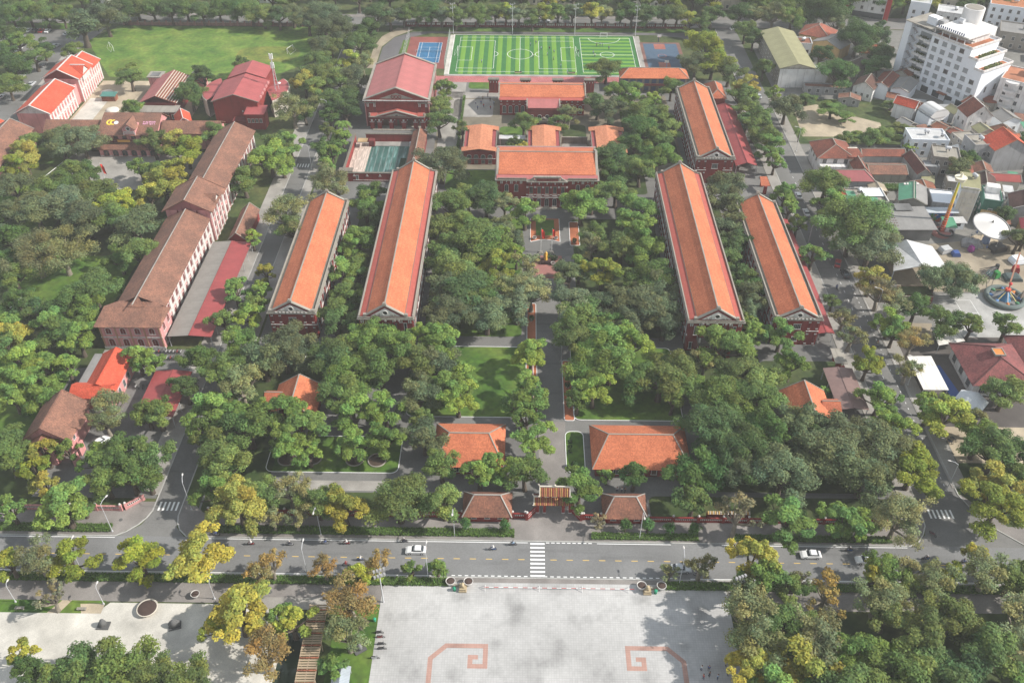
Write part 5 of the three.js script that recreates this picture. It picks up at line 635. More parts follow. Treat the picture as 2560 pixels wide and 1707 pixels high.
flatHouse('grey flat roofed concrete house in the crowded middle row', 149.4, -287.4, 9, 9, 6.6, mt.rawConcrete, -0.25, { n: 3 }); eh('house with maroon glazed roof light below the concrete house', 152.4, -279, 7, 6, 5, 6, mt.oldred, mt.greywall, -0.25); flatHouse('low grey metal roofed shed between the narrow houses', 143.6, -283.4, 5, 4.4, 4, mt.greywall, -0.2, { top: mt.greyMetal, rows: 1 }); flatHouse('small metal roofed lean-to with striped side', 147.6, -272.6, 5, 5, 4.4, mt.stone, -0.2, { top: mt.whiteMetal, rows: 1 });
[[177, -331, 7, 7, 5, 7, mt.oldred, mt.cream, 0.3, 'cream house with dark red roof behind the white gable'], [184.6, -320, 8, 7, 5, 6.6, mt.greyroof, mt.bluewhite, 0.2, 'pale house with grey sheet roof below the curved balconies'], [187, -300, 9, 8, 5.6, 8, mt.tileB, mt.whitewall, 0.15, 'white house with orange roof at the right edge'], [181, -281, 8, 7, 5, 7, mt.rust, mt.stone, -0.1, 'stone grey house with rusty roof at the right edge'], [157.4, -294.6, 4.6, 5, 4, 5.2, mt.whiteMetal, mt.greywall, -0.2, 'small shed with white metal roof in the middle row'], [160.4, -280.4, 6, 6, 4.4, 5.8, mt.brownB, mt.rawConcrete, -0.2, 'small house with brown tiled roof among the crowded rows'], [136.4, -269.4, 7, 5, 3.6, 4.6, mt.rust, mt.rawConcrete, -0.1, 'low shed with rusty roof behind the warehouse'], [120.6, -268, 5, 5, 3.4, 4.4, mt.tan, mt.ochre, 0, 'ochre yard shed right of the green roofs'], [171.4, -252, 7, 8, 5, 6.8, mt.oldred, mt.cream, -0.35, 'cream house with maroon roof at the far right edge'], [168, -327.6, 5, 5, 4, 5.4, mt.olive, mt.greywall, 0.4, 'small house with olive roof between the white houses'], [146.4, -317.6, 5, 5, 3.4, 4.4, mt.greyroof, mt.rawConcrete, 0.5, 'concrete shed at the lower corner of the dirt lot'], [131, -340.6, 8, 4, 3, 4, mt.brown, mt.greywall, -0.3, 'low grey shed behind the dirt lot bushes'], [160, -362, 6, 6, 4.6, 6, mt.rust, mt.cream, -0.9, 'small house with rusty roof tucked behind the hotel stair']].forEach(([x, z, w, d, h, hr, r, m, t, l]) => eh(l, x, z, w, d, h, hr, r, m, t, { wins: [['f', 2, 1.2, 1, 1.3, false]] }));
// villa group
{ const g = eh('white villa with maroon hipped roofs beside the right side street', 110, -289.6, 12, 11, 6.6, 9.6, mt.oldred, mt.whitewall, 0, { hip: 4, over: 0.8, wins: [['f', 3, 3.8, 1.4, 1.8, false, 2], ['l', 3, 3.8, 1.2, 1.6, false]] }); box(g, 'balcony', mt.whitewall, 9, 0.9, 2.6, -1, 3, 6.7); box(g, 'lower_storey', mt.cream, 9, 3, 2.5, -1, 0, 6.7); slab(g, 'wing_roof', mt.oldred, [V(4, 6.8, 6.2), V(9.4, 6.8, 6.2), V(8, 8.2, 2.4), V(4, 8.2, 2.4)], 0.1); box(g, 'wing', mt.cream, 4, 6.8, 7, 7, 0, 2.4); }
eh('long grey walled house with pinkish red hipped roof by the street', 112, -274, 15.6, 6.4, 4.8, 7, M(0.44, 0.1, 0.11, TX.metal, 0.6), mt.greywall, 0, { ridge: 'x', hip: 3.4, wins: [['f', 3, 1.4, 0.6, 1, false, 0]] }); eh('maroon roofed link wing behind the pinkish red hipped roof', 117.4, -279.6, 4.4, 8, 5, 7, mt.oldred, mt.cream);
eh('long low row with red sheet roof behind the villa', 129.4, -293.2, 15, 5.6, 3.8, 5, mt.oldred, mt.greywall, 0, { ridge: 'x' }); eh('long low row with brown tiled roof right of the villa', 127.4, -281.8, 12.6, 7.6, 3.4, 4.8, mt.brown, mt.rawConcrete, 0, { ridge: 'x' }); eh('narrow grey gable house with maroon roof at the lane end', 138.8, -283.6, 4.6, 13.4, 4.2, 6, M(0.22, 0.07, 0.06, TX.oldtile), mt.greywall, 0.05);
{ const g = thing('sheet_fence', 'tall dark green sheet fence along the vacant dirt lot', 'fence', 133, -310.2); box(g, 'sheeting', M(0.015, 0.07, 0.06, TX.metal), 20, 2.6, 0.15, 0, 0, 0); for (let i = 0; i <= 6; i++) box(g, 'post', mt.steel, 0.12, 2.8, 0.12, -10 + i * 3.33, 0, 0.14); }
{ const g = flatHouse('low house with green sheet roofs and white framed deck', 112.6, -260.6, 15, 9, 4.6, mt.greywall, 0, { top: mt.stone, rows: 1, n: 4 }); slab(g, 'green_roof', mt.greenMetal, [V(-1, 4.75, 4.6), V(4.6, 4.75, 4.6), V(4.6, 5.1, 1.4), V(-1, 5.1, 1.4)], 0.08); slab(g, 'green_roof', mt.greenMetal, [V(-6, 4.9, 1), V(-2, 4.9, 1), V(-2, 5.2, -2.4), V(-6, 5.2, -2.4)], 0.08); slab(g, 'green_roof', mt.greenMetal, [V(-5.6, 4.75, 4.6), V(-1.4, 4.75, 4.6), V(-1.4, 5.1, 1.6), V(-5.6, 5.1, 1.6)], 0.08); for (const z of [4.7, -4.2]) box(g, 'white_beam', mt.trim, 9, 0.3, 0.3, 3, 5.2, z); box(g, 'white_beam', mt.trim, 0.3, 0.3, 8.8, 7.4, 5.22, 0.2); box(g, 'deck', mt.bluewhite, 6.4, 0.1, 5, 4, 5.12, -1.6); }
eh('tiny pyramid roofed kiosk in bright orange above the green roofs', 105.8, -262.6, 3.6, 3.4, 5.2, 6.8, mt.newtile, mt.greywall, 0, { hip: 1.9 });
{ const g = eh('warehouse with patched green and grey roof behind the grey shed', 128.6, -259.4, 8, 11, 6.4, 8, mt.greenMetal, mt.rawConcrete, -0.32, { wins: [['l', 3, 2, 1, 1.4, true]] }); slab(g, 'grey_sheeting', mt.greyroof, [V(4.6, 6.3, 5.8), V(4.6, 6.3, -5.8), V(0.6, 7.9, -5.8), V(0.6, 7.9, 5.8)].map((v) => v.setY(v.y + 0.12)), 0.05); for (let i = 0; i < 5; i++) box(g, 'white_panel', mt.trim, 0.8, 0.08, 1.2, -2.6 + i * 0.95, 7.1 + i * 0.2, -4.6); }
flatHouse('grey warehouse with pale sloping sheet roof left of the tall house', 139, -259.6, 8, 9, 5, mt.greywall, -0.2, { top: mt.bluewhite, rows: 1 });
{ const g = flatHouse('tall thin house with olive sheet roof and tiled front', 144.4, -256.6, 5.4, 9, 11.6, mt.bluewhite, -0.3, { n: 2, rows: 3, top: mt.olive }); slab(g, 'sheet_roof', mt.olive, [V(-3, 12.6, 5), V(3, 12.6, 5), V(3, 13.4, -4.8), V(-3, 13.4, -4.8)], 0.08); box(g, 'roof_lattice', mt.trim, 5, 1.8, 0.2, 0, 11.3, 4.7); box(g, 'front_panel', mt.cream, 5.2, 11, 0.12, 0, 0.2, 4.52); }
{ const g = flatHouse('narrow dark green walled house with white roof box', 152.6, -256, 5.4, 9, 8.4, M(0.05, 0.18, 0.13, TX.wall), -0.3, { n: 1, rows: 2, top: mt.whiteMetal }); box(g, 'roof_box', mt.whitewall, 4, 2.2, 3, 0, 8.5, -2); box(g, 'front_panel', mt.ochre, 5, 5, 0.14, 0, 0, 4.56); }
eh('grey house with dark brown roof at the right picture edge', 163.6, -255.6, 8, 10, 5.6, 7.8, M(0.16, 0.08, 0.07, TX.oldtile), mt.greywall, -0.35, { cap: mt.trim }); eh('dark roofed house behind the tall thin house', 156.8, -270, 7, 8, 5, 7, M(0.13, 0.07, 0.06, TX.oldtile), mt.cream, -0.3); eh('house with red corrugated roof near the right edge', 165, -274.4, 10, 5, 4.6, 5.8, M(0.44, 0.09, 0.08, TX.metal), mt.cream, -0.1, { ridge: 'x' }); eh('low maroon roofed hall behind the white dish ride', 163, -243, 9, 8, 4.4, 5.6, M(0.3, 0.04, 0.06, TX.metal), mt.ochre, -0.3); flatHouse('small pale house with striped awning below the maroon roof', 158, -262.6, 5, 5, 4, mt.whitewall, -0.3, { rows: 1 });
// blocks left of the hotel
{ const g = flatHouse('long grey roofed three storey block beside the right side street', 112.6, -376, 14, 40, 8, mt.stone, 0, { top: mt.greyroof, n: 2, rows: 2, side: 10 }); for (const s of [1, -1]) slab(g, 'roof_slope', mt.olive, s > 0 ? [V(7.6, 8.4, 20.6), V(7.6, 8.4, -20.6), V(0, 10.4, -20.6), V(0, 10.4, 20.6)] : [V(-7.6, 8.4, -20.6), V(-7.6, 8.4, 20.6), V(0, 10.4, 20.6), V(0, 10.4, -20.6)], 0.12); mesh(g, 'gable', prismG([[-7, 8.3], [7, 8.3], [0, 10.2]], 0.3), mt.cream, 0, 0, 19.8); box(g, 'end_wing', mt.whitewall, 6, 7, 6, 9.8, 0, 16.6); box(g, 'end_wall', mt.whitewall, 14.1, 8, 0.2, 0, 0, 20.1); }
flatHouse('small flat roofed white block against the long grey roof', 122.4, -386, 6, 7, 8, mt.whitewall, -0.1, { top: mt.rust }); eh('house with salmon hipped roof behind the long grey block', 133, -402.6, 14, 12, 6, 9.6, M(0.52, 0.17, 0.11, TX.oldtile), mt.ochre, -0.5, { hip: 5 }); eh('yellow walled house with dark grey sheet roof', 136.4, -391.6, 13, 10, 5.6, 7.8, mt.greyroof, mt.ochre, -0.75); eh('low house with salmon roof left of the hotel top', 154, -384, 13, 9, 5, 7.6, M(0.56, 0.19, 0.11, TX.oldtile), mt.cream, -0.4, { ridge: 'x' });
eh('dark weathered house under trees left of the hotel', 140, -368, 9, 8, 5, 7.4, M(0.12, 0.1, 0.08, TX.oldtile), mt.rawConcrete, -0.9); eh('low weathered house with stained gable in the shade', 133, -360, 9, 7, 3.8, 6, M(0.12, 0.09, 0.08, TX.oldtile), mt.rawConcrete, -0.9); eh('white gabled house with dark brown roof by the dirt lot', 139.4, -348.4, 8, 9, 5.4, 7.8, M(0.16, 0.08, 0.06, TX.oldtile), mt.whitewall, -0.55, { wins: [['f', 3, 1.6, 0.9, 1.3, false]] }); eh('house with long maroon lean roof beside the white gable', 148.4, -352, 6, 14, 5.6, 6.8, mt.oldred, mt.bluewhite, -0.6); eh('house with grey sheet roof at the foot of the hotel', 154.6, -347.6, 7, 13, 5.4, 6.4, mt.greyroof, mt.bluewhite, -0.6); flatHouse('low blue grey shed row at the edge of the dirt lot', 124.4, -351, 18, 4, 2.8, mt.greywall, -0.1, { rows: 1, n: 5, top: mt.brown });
// top right blocks
{ const g = flatHouse('white and red shop block with dark glass at the top edge', 168, -443, 20, 14, 10, mt.whitewall, -0.42, { n: 4, rows: 3, wm: mt.dark, top: mt.stone }); box(g, 'red_fin', M(0.4, 0.03, 0.03), 2.2, 11, 1, -9, 0, 7.2); box(g, 'red_fin', M(0.4, 0.03, 0.03), 2.2, 11, 1, 9.4, 0, 7.2); box(g, 'shop_front', mt.glass, 16, 2.6, 0.2, 0, 0.3, 7.1); }
for (const [x, z, w, d, h, m, lb, t] of [[190, -436, 9, 10, 9, mt.bluewhite, 'blue and white narrow shop house at the top edge', mt.whiteMetal], [203, -428, 14, 10, 7, mt.whitewall, 'white tent roofed shop at the top edge', mt.whiteMetal], [214, -446, 16, 12, 8, mt.cream, 'cream building with arched top windows at the top edge', mt.tile], [232, -430, 22, 14, 10, mt.bluewhite, 'pale violet block with orange roof strip at the top right', M(0.6, 0.25, 0.12, TX.tile)], [226, -404, 20, 14, 7, mt.rawConcrete, 'dark concrete block with sheet roof at the top right', mt.greyroof], [250, -410, 16, 30, 9, mt.rust, 'tall brick coloured side wall at the right edge', mt.oldred], [232, -386, 10, 8, 5, mt.rust, 'house with red roof behind the hotel terraces', mt.oldred], [208, -410, 12, 12, 6, mt.greywall, 'dark green roofed shed behind the hotel', M(0.06, 0.14, 0.11, TX.metal)], [196, -398, 26, 16, 9, mt.stone, 'grey flat roofed wing behind the hotel tank tower', mt.rawConcrete], [262, -372, 14, 16, 7, mt.cream, 'cream house beyond the hotel at the right edge', mt.oldred], [240, -362, 10, 12, 6, mt.whitewall, 'white house beyond the hotel garden', mt.tile], [150, -462, 16, 12, 7, mt.whitewall, 'white house behind the top trees right of the pitch', mt.tile], [100, -452, 18, 12, 6, mt.cream, 'cream house behind the top trees above the basketball court', mt.brown], [60, -454, 22, 10, 6, mt.whitewall, 'low white house behind the trees above the pitch right end', mt.brown], [12, -456, 26, 10, 5, mt.cream, 'cream row behind the trees above the pitch centre', mt.tile], [-40, -458, 18, 10, 6, mt.cream, 'pale house behind the trees above the tennis court', mt.greyroof], [-128, -456, 16, 10, 6, mt.bluewhite, 'pale house behind the trees above the grass field', mt.whiteMetal]]) flatHouse(lb, x, z, w, d, h, m, x > 180 ? -0.4 : 0, { top: t, n: Math.max(2, Math.round(w / 4)), rows: Math.max(1, Math.floor(h / 3.2)) });
eh('white house with brown gable among the top left trees', -205, -442, 12, 10, 7, 10, mt.brownB, mt.whitewall, -0.5, { wins: [['f', 2, 2, 1.2, 1.5, false]] });
// small lean-tos and yard sheds filling the gaps between the houses
{
  lots.push([164, -355, 6], [170, -347, 9], [178, -350, 13], [157, -321, 6], [152, -364, 8]); const spots = [];
  for (let i = 0; i < 900 && spots.length < 44; i++) { const x = rr(122, 205), z = rr(-345, -246), w = rr(2.4, 4.6), d = rr(2.4, 5), r = Math.hypot(w, d) / 2; if (x < 142 && z < -300 || z > -246.5 || x < 136 && z > -268) continue; if ([...lots, ...spots.map((q) => [q[0], q[1], q[4]])].every(([a, b, c]) => Math.hypot(a - x, b - z) > (c + r) * 0.8)) spots.push([x, z, w, d, r]); }
  spots.sort((a, b) => a[0] - b[0]); const word = ['first', 'second', 'third', 'fourth', 'fifth', 'sixth', 'seventh', 'eighth', 'ninth', 'tenth'], roofs = [[mt.rust, 'rusty'], [mt.greyMetal, 'grey'], [mt.whiteMetal, 'white'], [mt.oldred, 'red'], [mt.brown, 'brown'], [mt.olive, 'olive'], [mt.greenMetal, 'green']], seen = {};
  for (const [x, z, w, d] of spots) { const [m, c] = pick(roofs), k = seen[c] = (seen[c] ?? -1) + 1, h = rr(2.4, 4.4), g = thing('lean_to', `small lean-to with ${c} sheet roof in the town quarter, ${word[k] ?? 'last'} from left`, 'shed', x, z, rr(-0.5, 0.5), 'lean-tos of the town quarter'); box(g, 'wall', pick([mt.greywall, mt.rawConcrete, mt.cream, mt.whitewall]), w, h, d, 0, 0, 0); slab(g, 'roof', m, [V(-w / 2 - 0.4, h + 0.06, d / 2 + 0.4), V(w / 2 + 0.4, h + 0.06, d / 2 + 0.4), V(w / 2 + 0.4, h + rr(0.4, 0.9), -d / 2 - 0.3), V(-w / 2 - 0.4, h + 0.65, -d / 2 - 0.3)], 0.06); windowOn(g, 'window', 0.8, 0.9, 0, 1.1, d / 2 + 0.03, 0, mt.trim, mt.dark, false, 1); if (rnd() < 0.5) box(g, 'air_conditioner', mt.trim, 0.7, 0.5, 0.35, w / 2 + 0.2, h - 1, 0, Math.PI / 2); }
}
// ---------------------------------------------------------------- amusement park
{ const g = thing('grey_roofed_hall', 'large grey sheet roofed hall with speckled left half in the amusement park', 'hall', 122.6, -246, 0.02); box(g, 'wall', mt.grey, 14, 4.6, 10, 0, 0, 0); slab(g, 'roof', mt.greyroof, [V(-8, 4.8, 6), V(8, 4.8, 6), V(7.4, 6.3, -5.6), V(-6.6, 6.3, -5.6)], 0.12); slab(g, 'upper_roof', mt.grey, [V(-2.6, 6.42, -3), V(3, 6.42, -3), V(2.6, 6.9, -6.4), V(-2.6, 6.9, -6.4)], 0.08); for (let i = 0; i < 5; i++) for (let j = 0; j < 8; j++) box(g, 'roof_block', mt.rust, 0.3, 0.08, 0.3, -7.2 + i * 0.8, 5.16 + j * 0.16, 4 - j * 1.24); }
{ const g = thing('white_canopy', 'big white gabled canopy in the amusement park', 'canopy', 117.8, -224); const wt = M(0.8, 0.8, 0.8, TX.metal, 0.7); slab(g, 'canopy_slope', wt, [V(8.4, 5, 6.6), V(7.8, 5, -6.6), V(-1, 7.6, -6.2), V(-0.6, 7.6, 7.6)], 0.08); slab(g, 'canopy_slope', wt, [V(-4, 5.6, -7), V(-8.4, 5.2, 7), V(-0.6, 7.6, 7.6), V(-1, 7.6, -6.2)], 0.08); for (const [x, z] of [[8, 6.2], [7.4, -6.2], [-3.8, -6.6], [-8, 6.6]]) box(g, 'post', mt.steel, 0.2, 5, 0.2, x, 0, z); box(g, 'back_wall', mt.grey, 12, 3, 0.3, 1, 0, -5); }
{ const g = thing('garden_shed', 'flat shed overgrown with green on its roof beside the white canopy', 'shed', 114.4, -210.4); box(g, 'wall', mt.darkred, 9, 2.8, 5, 0, 0, 0); box(g, 'planted_roof', mt.dull, 8.6, 0.2, 4, 0, 2.85, 0); box(g, 'fascia', mt.stone, 9.2, 0.3, 0.2, 0, 2.7, 2.6); }
{ const g = thing('drop_tower', 'tapering drop tower ride striped red to yellow', 'ride', 134.8, -245.4); const cols = [[0.5, 0.07, 0.03], [0.55, 0.09, 0.03], [0.6, 0.16, 0.03], [0.65, 0.3, 0.03], [0.7, 0.45, 0.03], [0.62, 0.5, 0.04], [0.5, 0.5, 0.06]]; cols.forEach((c, i) => { const y0 = 1.2 + i * 2.6; mesh(g, 'tower_section', new THREE.CylinderGeometry(0.75 - i * 0.06 - 0.06, 0.75 - i * 0.06, 2.6, 4).rotateY(Math.PI / 4), M(...c), 0, y0 + 1.3, 0); for (let k = 0; k < 3; k++) box(g, 'rung', mt.trim, 1.05 - i * 0.1, 0.1, 1.05 - i * 0.1, 0, y0 + 0.4 + k * 0.85, 0); }); mesh(g, 'base_drum', new THREE.CylinderGeometry(2.9, 2.9, 1, 24), M(0.45, 0.2, 0.18), 0, 0.5, 0); mesh(g, 'seat_ring', new THREE.TorusGeometry(2.4, 0.35, 6, 20).rotateX(Math.PI / 2), mt.dark, 0.6, 1.6, 1.4); mesh(g, 'crown', joined([cylG(1.5, 1.9, 1.2, 12, 0, 19.4, 0), cylG(0.6, 0.2, 1.4, 10, 0, 20.6, 0)]), M(0.75, 0.7, 0.55)); }
{ const g = thing('dish_ride', 'tilted white dish shaped canopy ride on a blue stem', 'ride', 146.6, -239.6); const top = new THREE.ConeGeometry(5.4, 1.3, 36, 1).rotateZ(-0.1).rotateX(0.22); mesh(g, 'canopy', top, M(0.88, 0.88, 0.88, TX.wall), 0, 7.4, 0); mesh(g, 'canopy_rim', new THREE.TorusGeometry(5.7, 0.22, 6, 36).rotateX(Math.PI / 2).rotateZ(-0.1).rotateX(0.22), mt.greywall, 0, 6.8, 0); mesh(g, 'stem', new THREE.CylinderGeometry(0.7, 1.3, 6.4, 12), M(0.2, 0.26, 0.4), 0, 3.4, 0); mesh(g, 'base_deck', new THREE.CylinderGeometry(4.6, 4.6, 0.6, 24), mt.tan, 0, 0.3, 0); mesh(g, 'cap', new THREE.ConeGeometry(0.5, 1.2, 8), mt.grey, 0, 8.4, -0.2); for (let i = 0; i < 10; i++) mesh(g, 'hanging_seat', joined([rodG(V(4.4 * Math.cos(i * 0.63), 6.6, 4.4 * Math.sin(i * 0.63)), V(4.4 * Math.cos(i * 0.63), 2, 4.4 * Math.sin(i * 0.63)), 0.04), boxG(0.5, 0.7, 0.5, 4.4 * Math.cos(i * 0.63), 1.4, 4.4 * Math.sin(i * 0.63))]), i % 2 ? mt.blueglass : mt.trim); }
{ const g = thing('plane_ride', 'round plane ride with blue cone hub and red finial', 'ride', 141, -210.6); mesh(g, 'outer_ring', new THREE.TorusGeometry(5, 0.75, 8, 40).rotateX(Math.PI / 2), M(0.16, 0.2, 0.19, TX.mottle), 0, 0.8, 0); mesh(g, 'floor_disc', new THREE.CylinderGeometry(4.6, 4.6, 0.3, 32), mt.grey, 0, 0.17, 0); mesh(g, 'hub_cone', new THREE.ConeGeometry(1.9, 3.4, 16), M(0.06, 0.2, 0.36), 0, 2.0, 0); mesh(g, 'hub_collar', new THREE.CylinderGeometry(0.8, 0.8, 0.6, 14), M(0.6, 0.1, 0.06), 0, 3.6, 0); mesh(g, 'finial', joined([cylG(0.18, 0.18, 1.6, 8, 0, 3.8, 0), new THREE.SphereGeometry(0.5, 10, 8).translate(0, 5.6, 0)]), M(0.6, 0.05, 0.05)); for (let i = 0; i < 8; i++) { const a = i * Math.PI / 4 + 0.2; mesh(g, 'ride_arm', barG(V(0.8 * Math.cos(a), 3, 0.8 * Math.sin(a)), V(3.6 * Math.cos(a), 1.2, 3.6 * Math.sin(a)), 0.2, 0.2), i % 2 ? M(0.6, 0.5, 0.2) : mt.trim); mesh(g, 'plane_car', joined([new THREE.SphereGeometry(0.55, 8, 6).scale(1.5, 0.8, 0.8).rotateY(-a).translate(3.9 * Math.cos(a), 1.1, 3.9 * Math.sin(a)), boxG(0.3, 0.1, 1.5, 3.9 * Math.cos(a), 1.1, 3.9 * Math.sin(a))]), M(...pick([[0.6, 0.2, 0.05], [0.1, 0.3, 0.15], [0.5, 0.5, 0.5], [0.1, 0.2, 0.4]]))); } }
{ const cv = document.createElement('canvas'); cv.width = 512; cv.height = 160; const c = cv.getContext('2d'); c.fillStyle = '#6f96c4'; c.fillRect(0, 0, 512, 160); let s = 5; const q = () => (s = (s * 16807) % 2147483647) / 2147483647; for (let i = 0; i < 90; i++) { c.fillStyle = ['#e0b83a', '#3d74b8', '#b98bc4', '#4f8f52', '#d9d6c8', '#c46a4a'][i % 6]; c.beginPath(); c.ellipse(q() * 512, 30 + q() * 130, 8 + q() * 34, 6 + q() * 22, q() * 3, 0, 7); c.fill(); } const tx = new THREE.CanvasTexture(cv); tx.colorSpace = THREE.SRGBColorSpace; const g = thing('painted_wall', 'colourful painted wall with white sheet roof behind the drop tower', 'wall', 134.6, -252.2); box(g, 'wall', mt.greywall, 13, 4, 0.4, 0, 0, 0); mesh(g, 'mural', new THREE.BoxGeometry(11, 3.4, 0.04), M(0.8, 0.8, 0.8, tx), 0, 2.1, 0.24); slab(g, 'sheet_roof', M(0.7, 0.76, 0.82, TX.metal), [V(-6.6, 4.2, 1), V(7, 4.2, 1), V(7, 4.7, -1.8), V(-6.6, 4.7, -1.8)], 0.08); }
{ const g = thing('ticket_booth', 'low pale booth with awning right of the drop tower', 'booth', 140.2, -249.6); box(g, 'wall', mt.bluewhite, 5.4, 2.8, 3, 0, 0, 0); box(g, 'awning', mt.whiteMetal, 6, 0.15, 4, 0, 2.8, 0.4); box(g, 'hatch', mt.glass, 3, 1, 0.1, 0, 1.2, 1.52); }
for (const [x, z, w, d, c, lb] of [[132.6, -235, 4, 2.6, mt.whiteMetal, 'pale tarpaulin heap right of the white canopy'], [135, -233, 2.4, 2, mt.blueTarp, 'blue tarpaulin heap right of the white canopy'], [140.6, -235.4, 1.6, 1.4, M(0.25, 0.04, 0.2), 'purple crate in the amusement park'], [142, -238.4, 6, 3, mt.greywall, 'grey platform below the dish ride'], [149, -236, 5, 3, mt.dark, 'dark sheeted machine right of the dish ride'], [152.6, -229.6, 4.4, 3, mt.bluewhite, 'pale blue kiosk roof at the right of the amusement park'], [142.8, -221.4, 1.6, 1.6, M(0.04, 0.25, 0.06), 'green waste bin among the ride arms'], [142.2, -222.8, 2.4, 2, M(0.2, 0.45, 0.46), 'turquoise parasol among the ride arms'], [147.6, -221, 5, 3.4, M(0.1, 0.14, 0.14, TX.mottle), 'low multicoloured ride platform at right edge'], [150, -224.6, 2, 2, M(0.4, 0.04, 0.04), 'red booth at the right of the amusement park']]) { const g = thing('fairground_item', lb, 'fairground item', x, z, rr(-0.4, 0.4)), h = rr(1, 2.2); mesh(g, 'body', joined([boxG(w, h * 0.6, d, 0, 0, 0), prismG([[-w / 2, 0], [w / 2, 0], [w * 0.3, h * 0.5], [-w * 0.35, h * 0.4]], d * 0.96).translate(0, h * 0.6, 0)]), c); box(g, 'skirt', mt.grey, w + 0.2, 0.2, d + 0.2, 0, 0, 0); }
{ const g = thing('spider_ride', 'ride with dark radiating arms at the right picture edge', 'ride', 144, -224.6); for (let i = 0; i < 8; i++) { const a = 2.5 + i * 0.2; mesh(g, 'arm', rodG(V(0, 2.2, 0), V(6.4 * Math.cos(a), 0.9, -6.4 * Math.sin(a) + 4), 0.14, 0.08), mt.dark); } mesh(g, 'hub', cylG(0.8, 0.6, 2.6, 10, 0, 0, 0), mt.dark); bar(g, 'boom', M(0.6, 0.3, 0.2), V(2, 0.6, 6), V(5, 7, 0), 0.4, 0.4); }
{ const g = thing('brown_ramp', 'tall brown hoarding beside the plane ride', 'hoarding', 149, -211, 0.35); box(g, 'panel', M(0.28, 0.23, 0.19, TX.wall), 9, 4, 0.3, 0, 0, 0); for (const x of [-4, 0, 4]) bar(g, 'strut', mt.steel, V(x, 0, -2), V(x, 3.6, -0.2), 0.14, 0.14); }
{ const g = thing('basketball_hoop', 'basketball hoop at the back of the pale games court', 'hoop', 128, -213); mesh(g, 'post', rodG(V(0, 0, 0), V(0, 3, 0), 0.1), mt.steel); box(g, 'backboard', mt.white, 1.8, 1.1, 0.06, 0, 2.9, 0.5); mesh(g, 'rim', new THREE.TorusGeometry(0.25, 0.03, 5, 14).rotateX(Math.PI / 2), M(0.6, 0.15, 0.05), 0, 3, 0.85); bar(g, 'bracket', mt.steel, V(0, 2.9, 0), V(0, 3.2, 0.5), 0.1, 0.1); }
// cafe pavilion and white awnings
{ const g = house({ name: 'cafe_pavilion', label: 'white pavilion with dusky red hipped roof and orange skylight', cat: 'pavilion', x: 123, z: -176.8, w: 15, d: 15, h: 4.8, hr: 8.4, hip: 6.2, over: 1, roof: M(0.36, 0.12, 0.12, TX.oldtile), wall: mt.whitewall, cap: M(0.12, 0.05, 0.05), wins: [['l', 3, 1, 2, 2.2, false, 3], ['f', 3, 1, 2.2, 2.2, false, 3]] }); mesh(g, 'skylight_frame', joined([boxG(2.8, 0.5, 0.25, 0, 8.2, 1.3), boxG(2.8, 0.5, 0.25, 0, 8.2, -1.3), boxG(0.25, 0.5, 2.4, 1.3, 8.2, 0), boxG(0.25, 0.5, 2.4, -1.3, 8.2, 0)]), mt.stone); box(g, 'skylight', M(0.7, 0.22, 0.05), 2.3, 0.2, 2.3, 0, 8.35, 0); box(g, 'front_fascia', mt.whitewall, 7, 0.7, 0.4, -4, 3.4, 7.8); }
house({ name: 'cafe_wing', label: 'second dusky red roof at the right edge behind the pavilion', cat: 'pavilion', x: 136.6, z: -181, w: 11, d: 14, h: 4.6, hr: 7.4, hip: 4, over: 0.8, roof: M(0.36, 0.12, 0.12, TX.oldtile), wall: mt.whitewall, cap: M(0.12, 0.05, 0.05) });
function awning(label, pts, h) { const c = pts.reduce((s, p) => [s[0] + p[0] / 4, s[1] + p[1] / 4], [0, 0]), g = thing('white_awning', label, 'awning', c[0], c[1]); slab(g, 'sheet', M(0.88, 0.87, 0.84, TX.wall), pts.map(([x, z], i) => V(x - c[0], h + (i > 1 ? 0.35 : 0), z - c[1])), 0.05); for (const [x, z] of pts) box(g, 'post', mt.steel, 0.12, h - 0.05, 0.12, (x - c[0]) * 0.95, 0, (z - c[1]) * 0.95); }
awning('small white sheet awning behind the dusky red pavilion', [[112.4, -185.6], [120.2, -187.6], [119.6, -192.6], [112.6, -193]], 3.1); awning('large white sheet awning left of the dusky red pavilion', [[102.4, -168], [108.8, -168], [108.6, -180.8], [102.2, -180.6]], 3.1);
{ const g = thing('hexagonal_parasol', 'grey white hexagonal parasol before the pavilion', 'parasol', 113.4, -164.6); const c = new THREE.ConeGeometry(4, 1.1, 6); mesh(g, 'canopy', c, M(0.6, 0.62, 0.64), 0, 3.5, 0, 0.3); for (let i = 0; i < 6; i++) { const a = i * Math.PI / 3 + 0.3; mesh(g, 'rib', rodG(V(0, 4.06, 0), V(3.95 * Math.sin(a), 2.98, 3.95 * Math.cos(a)), 0.04), mt.white); } mesh(g, 'pole', rodG(V(0, 0, 0), V(0, 3.4, 0), 0.08), mt.steel); }
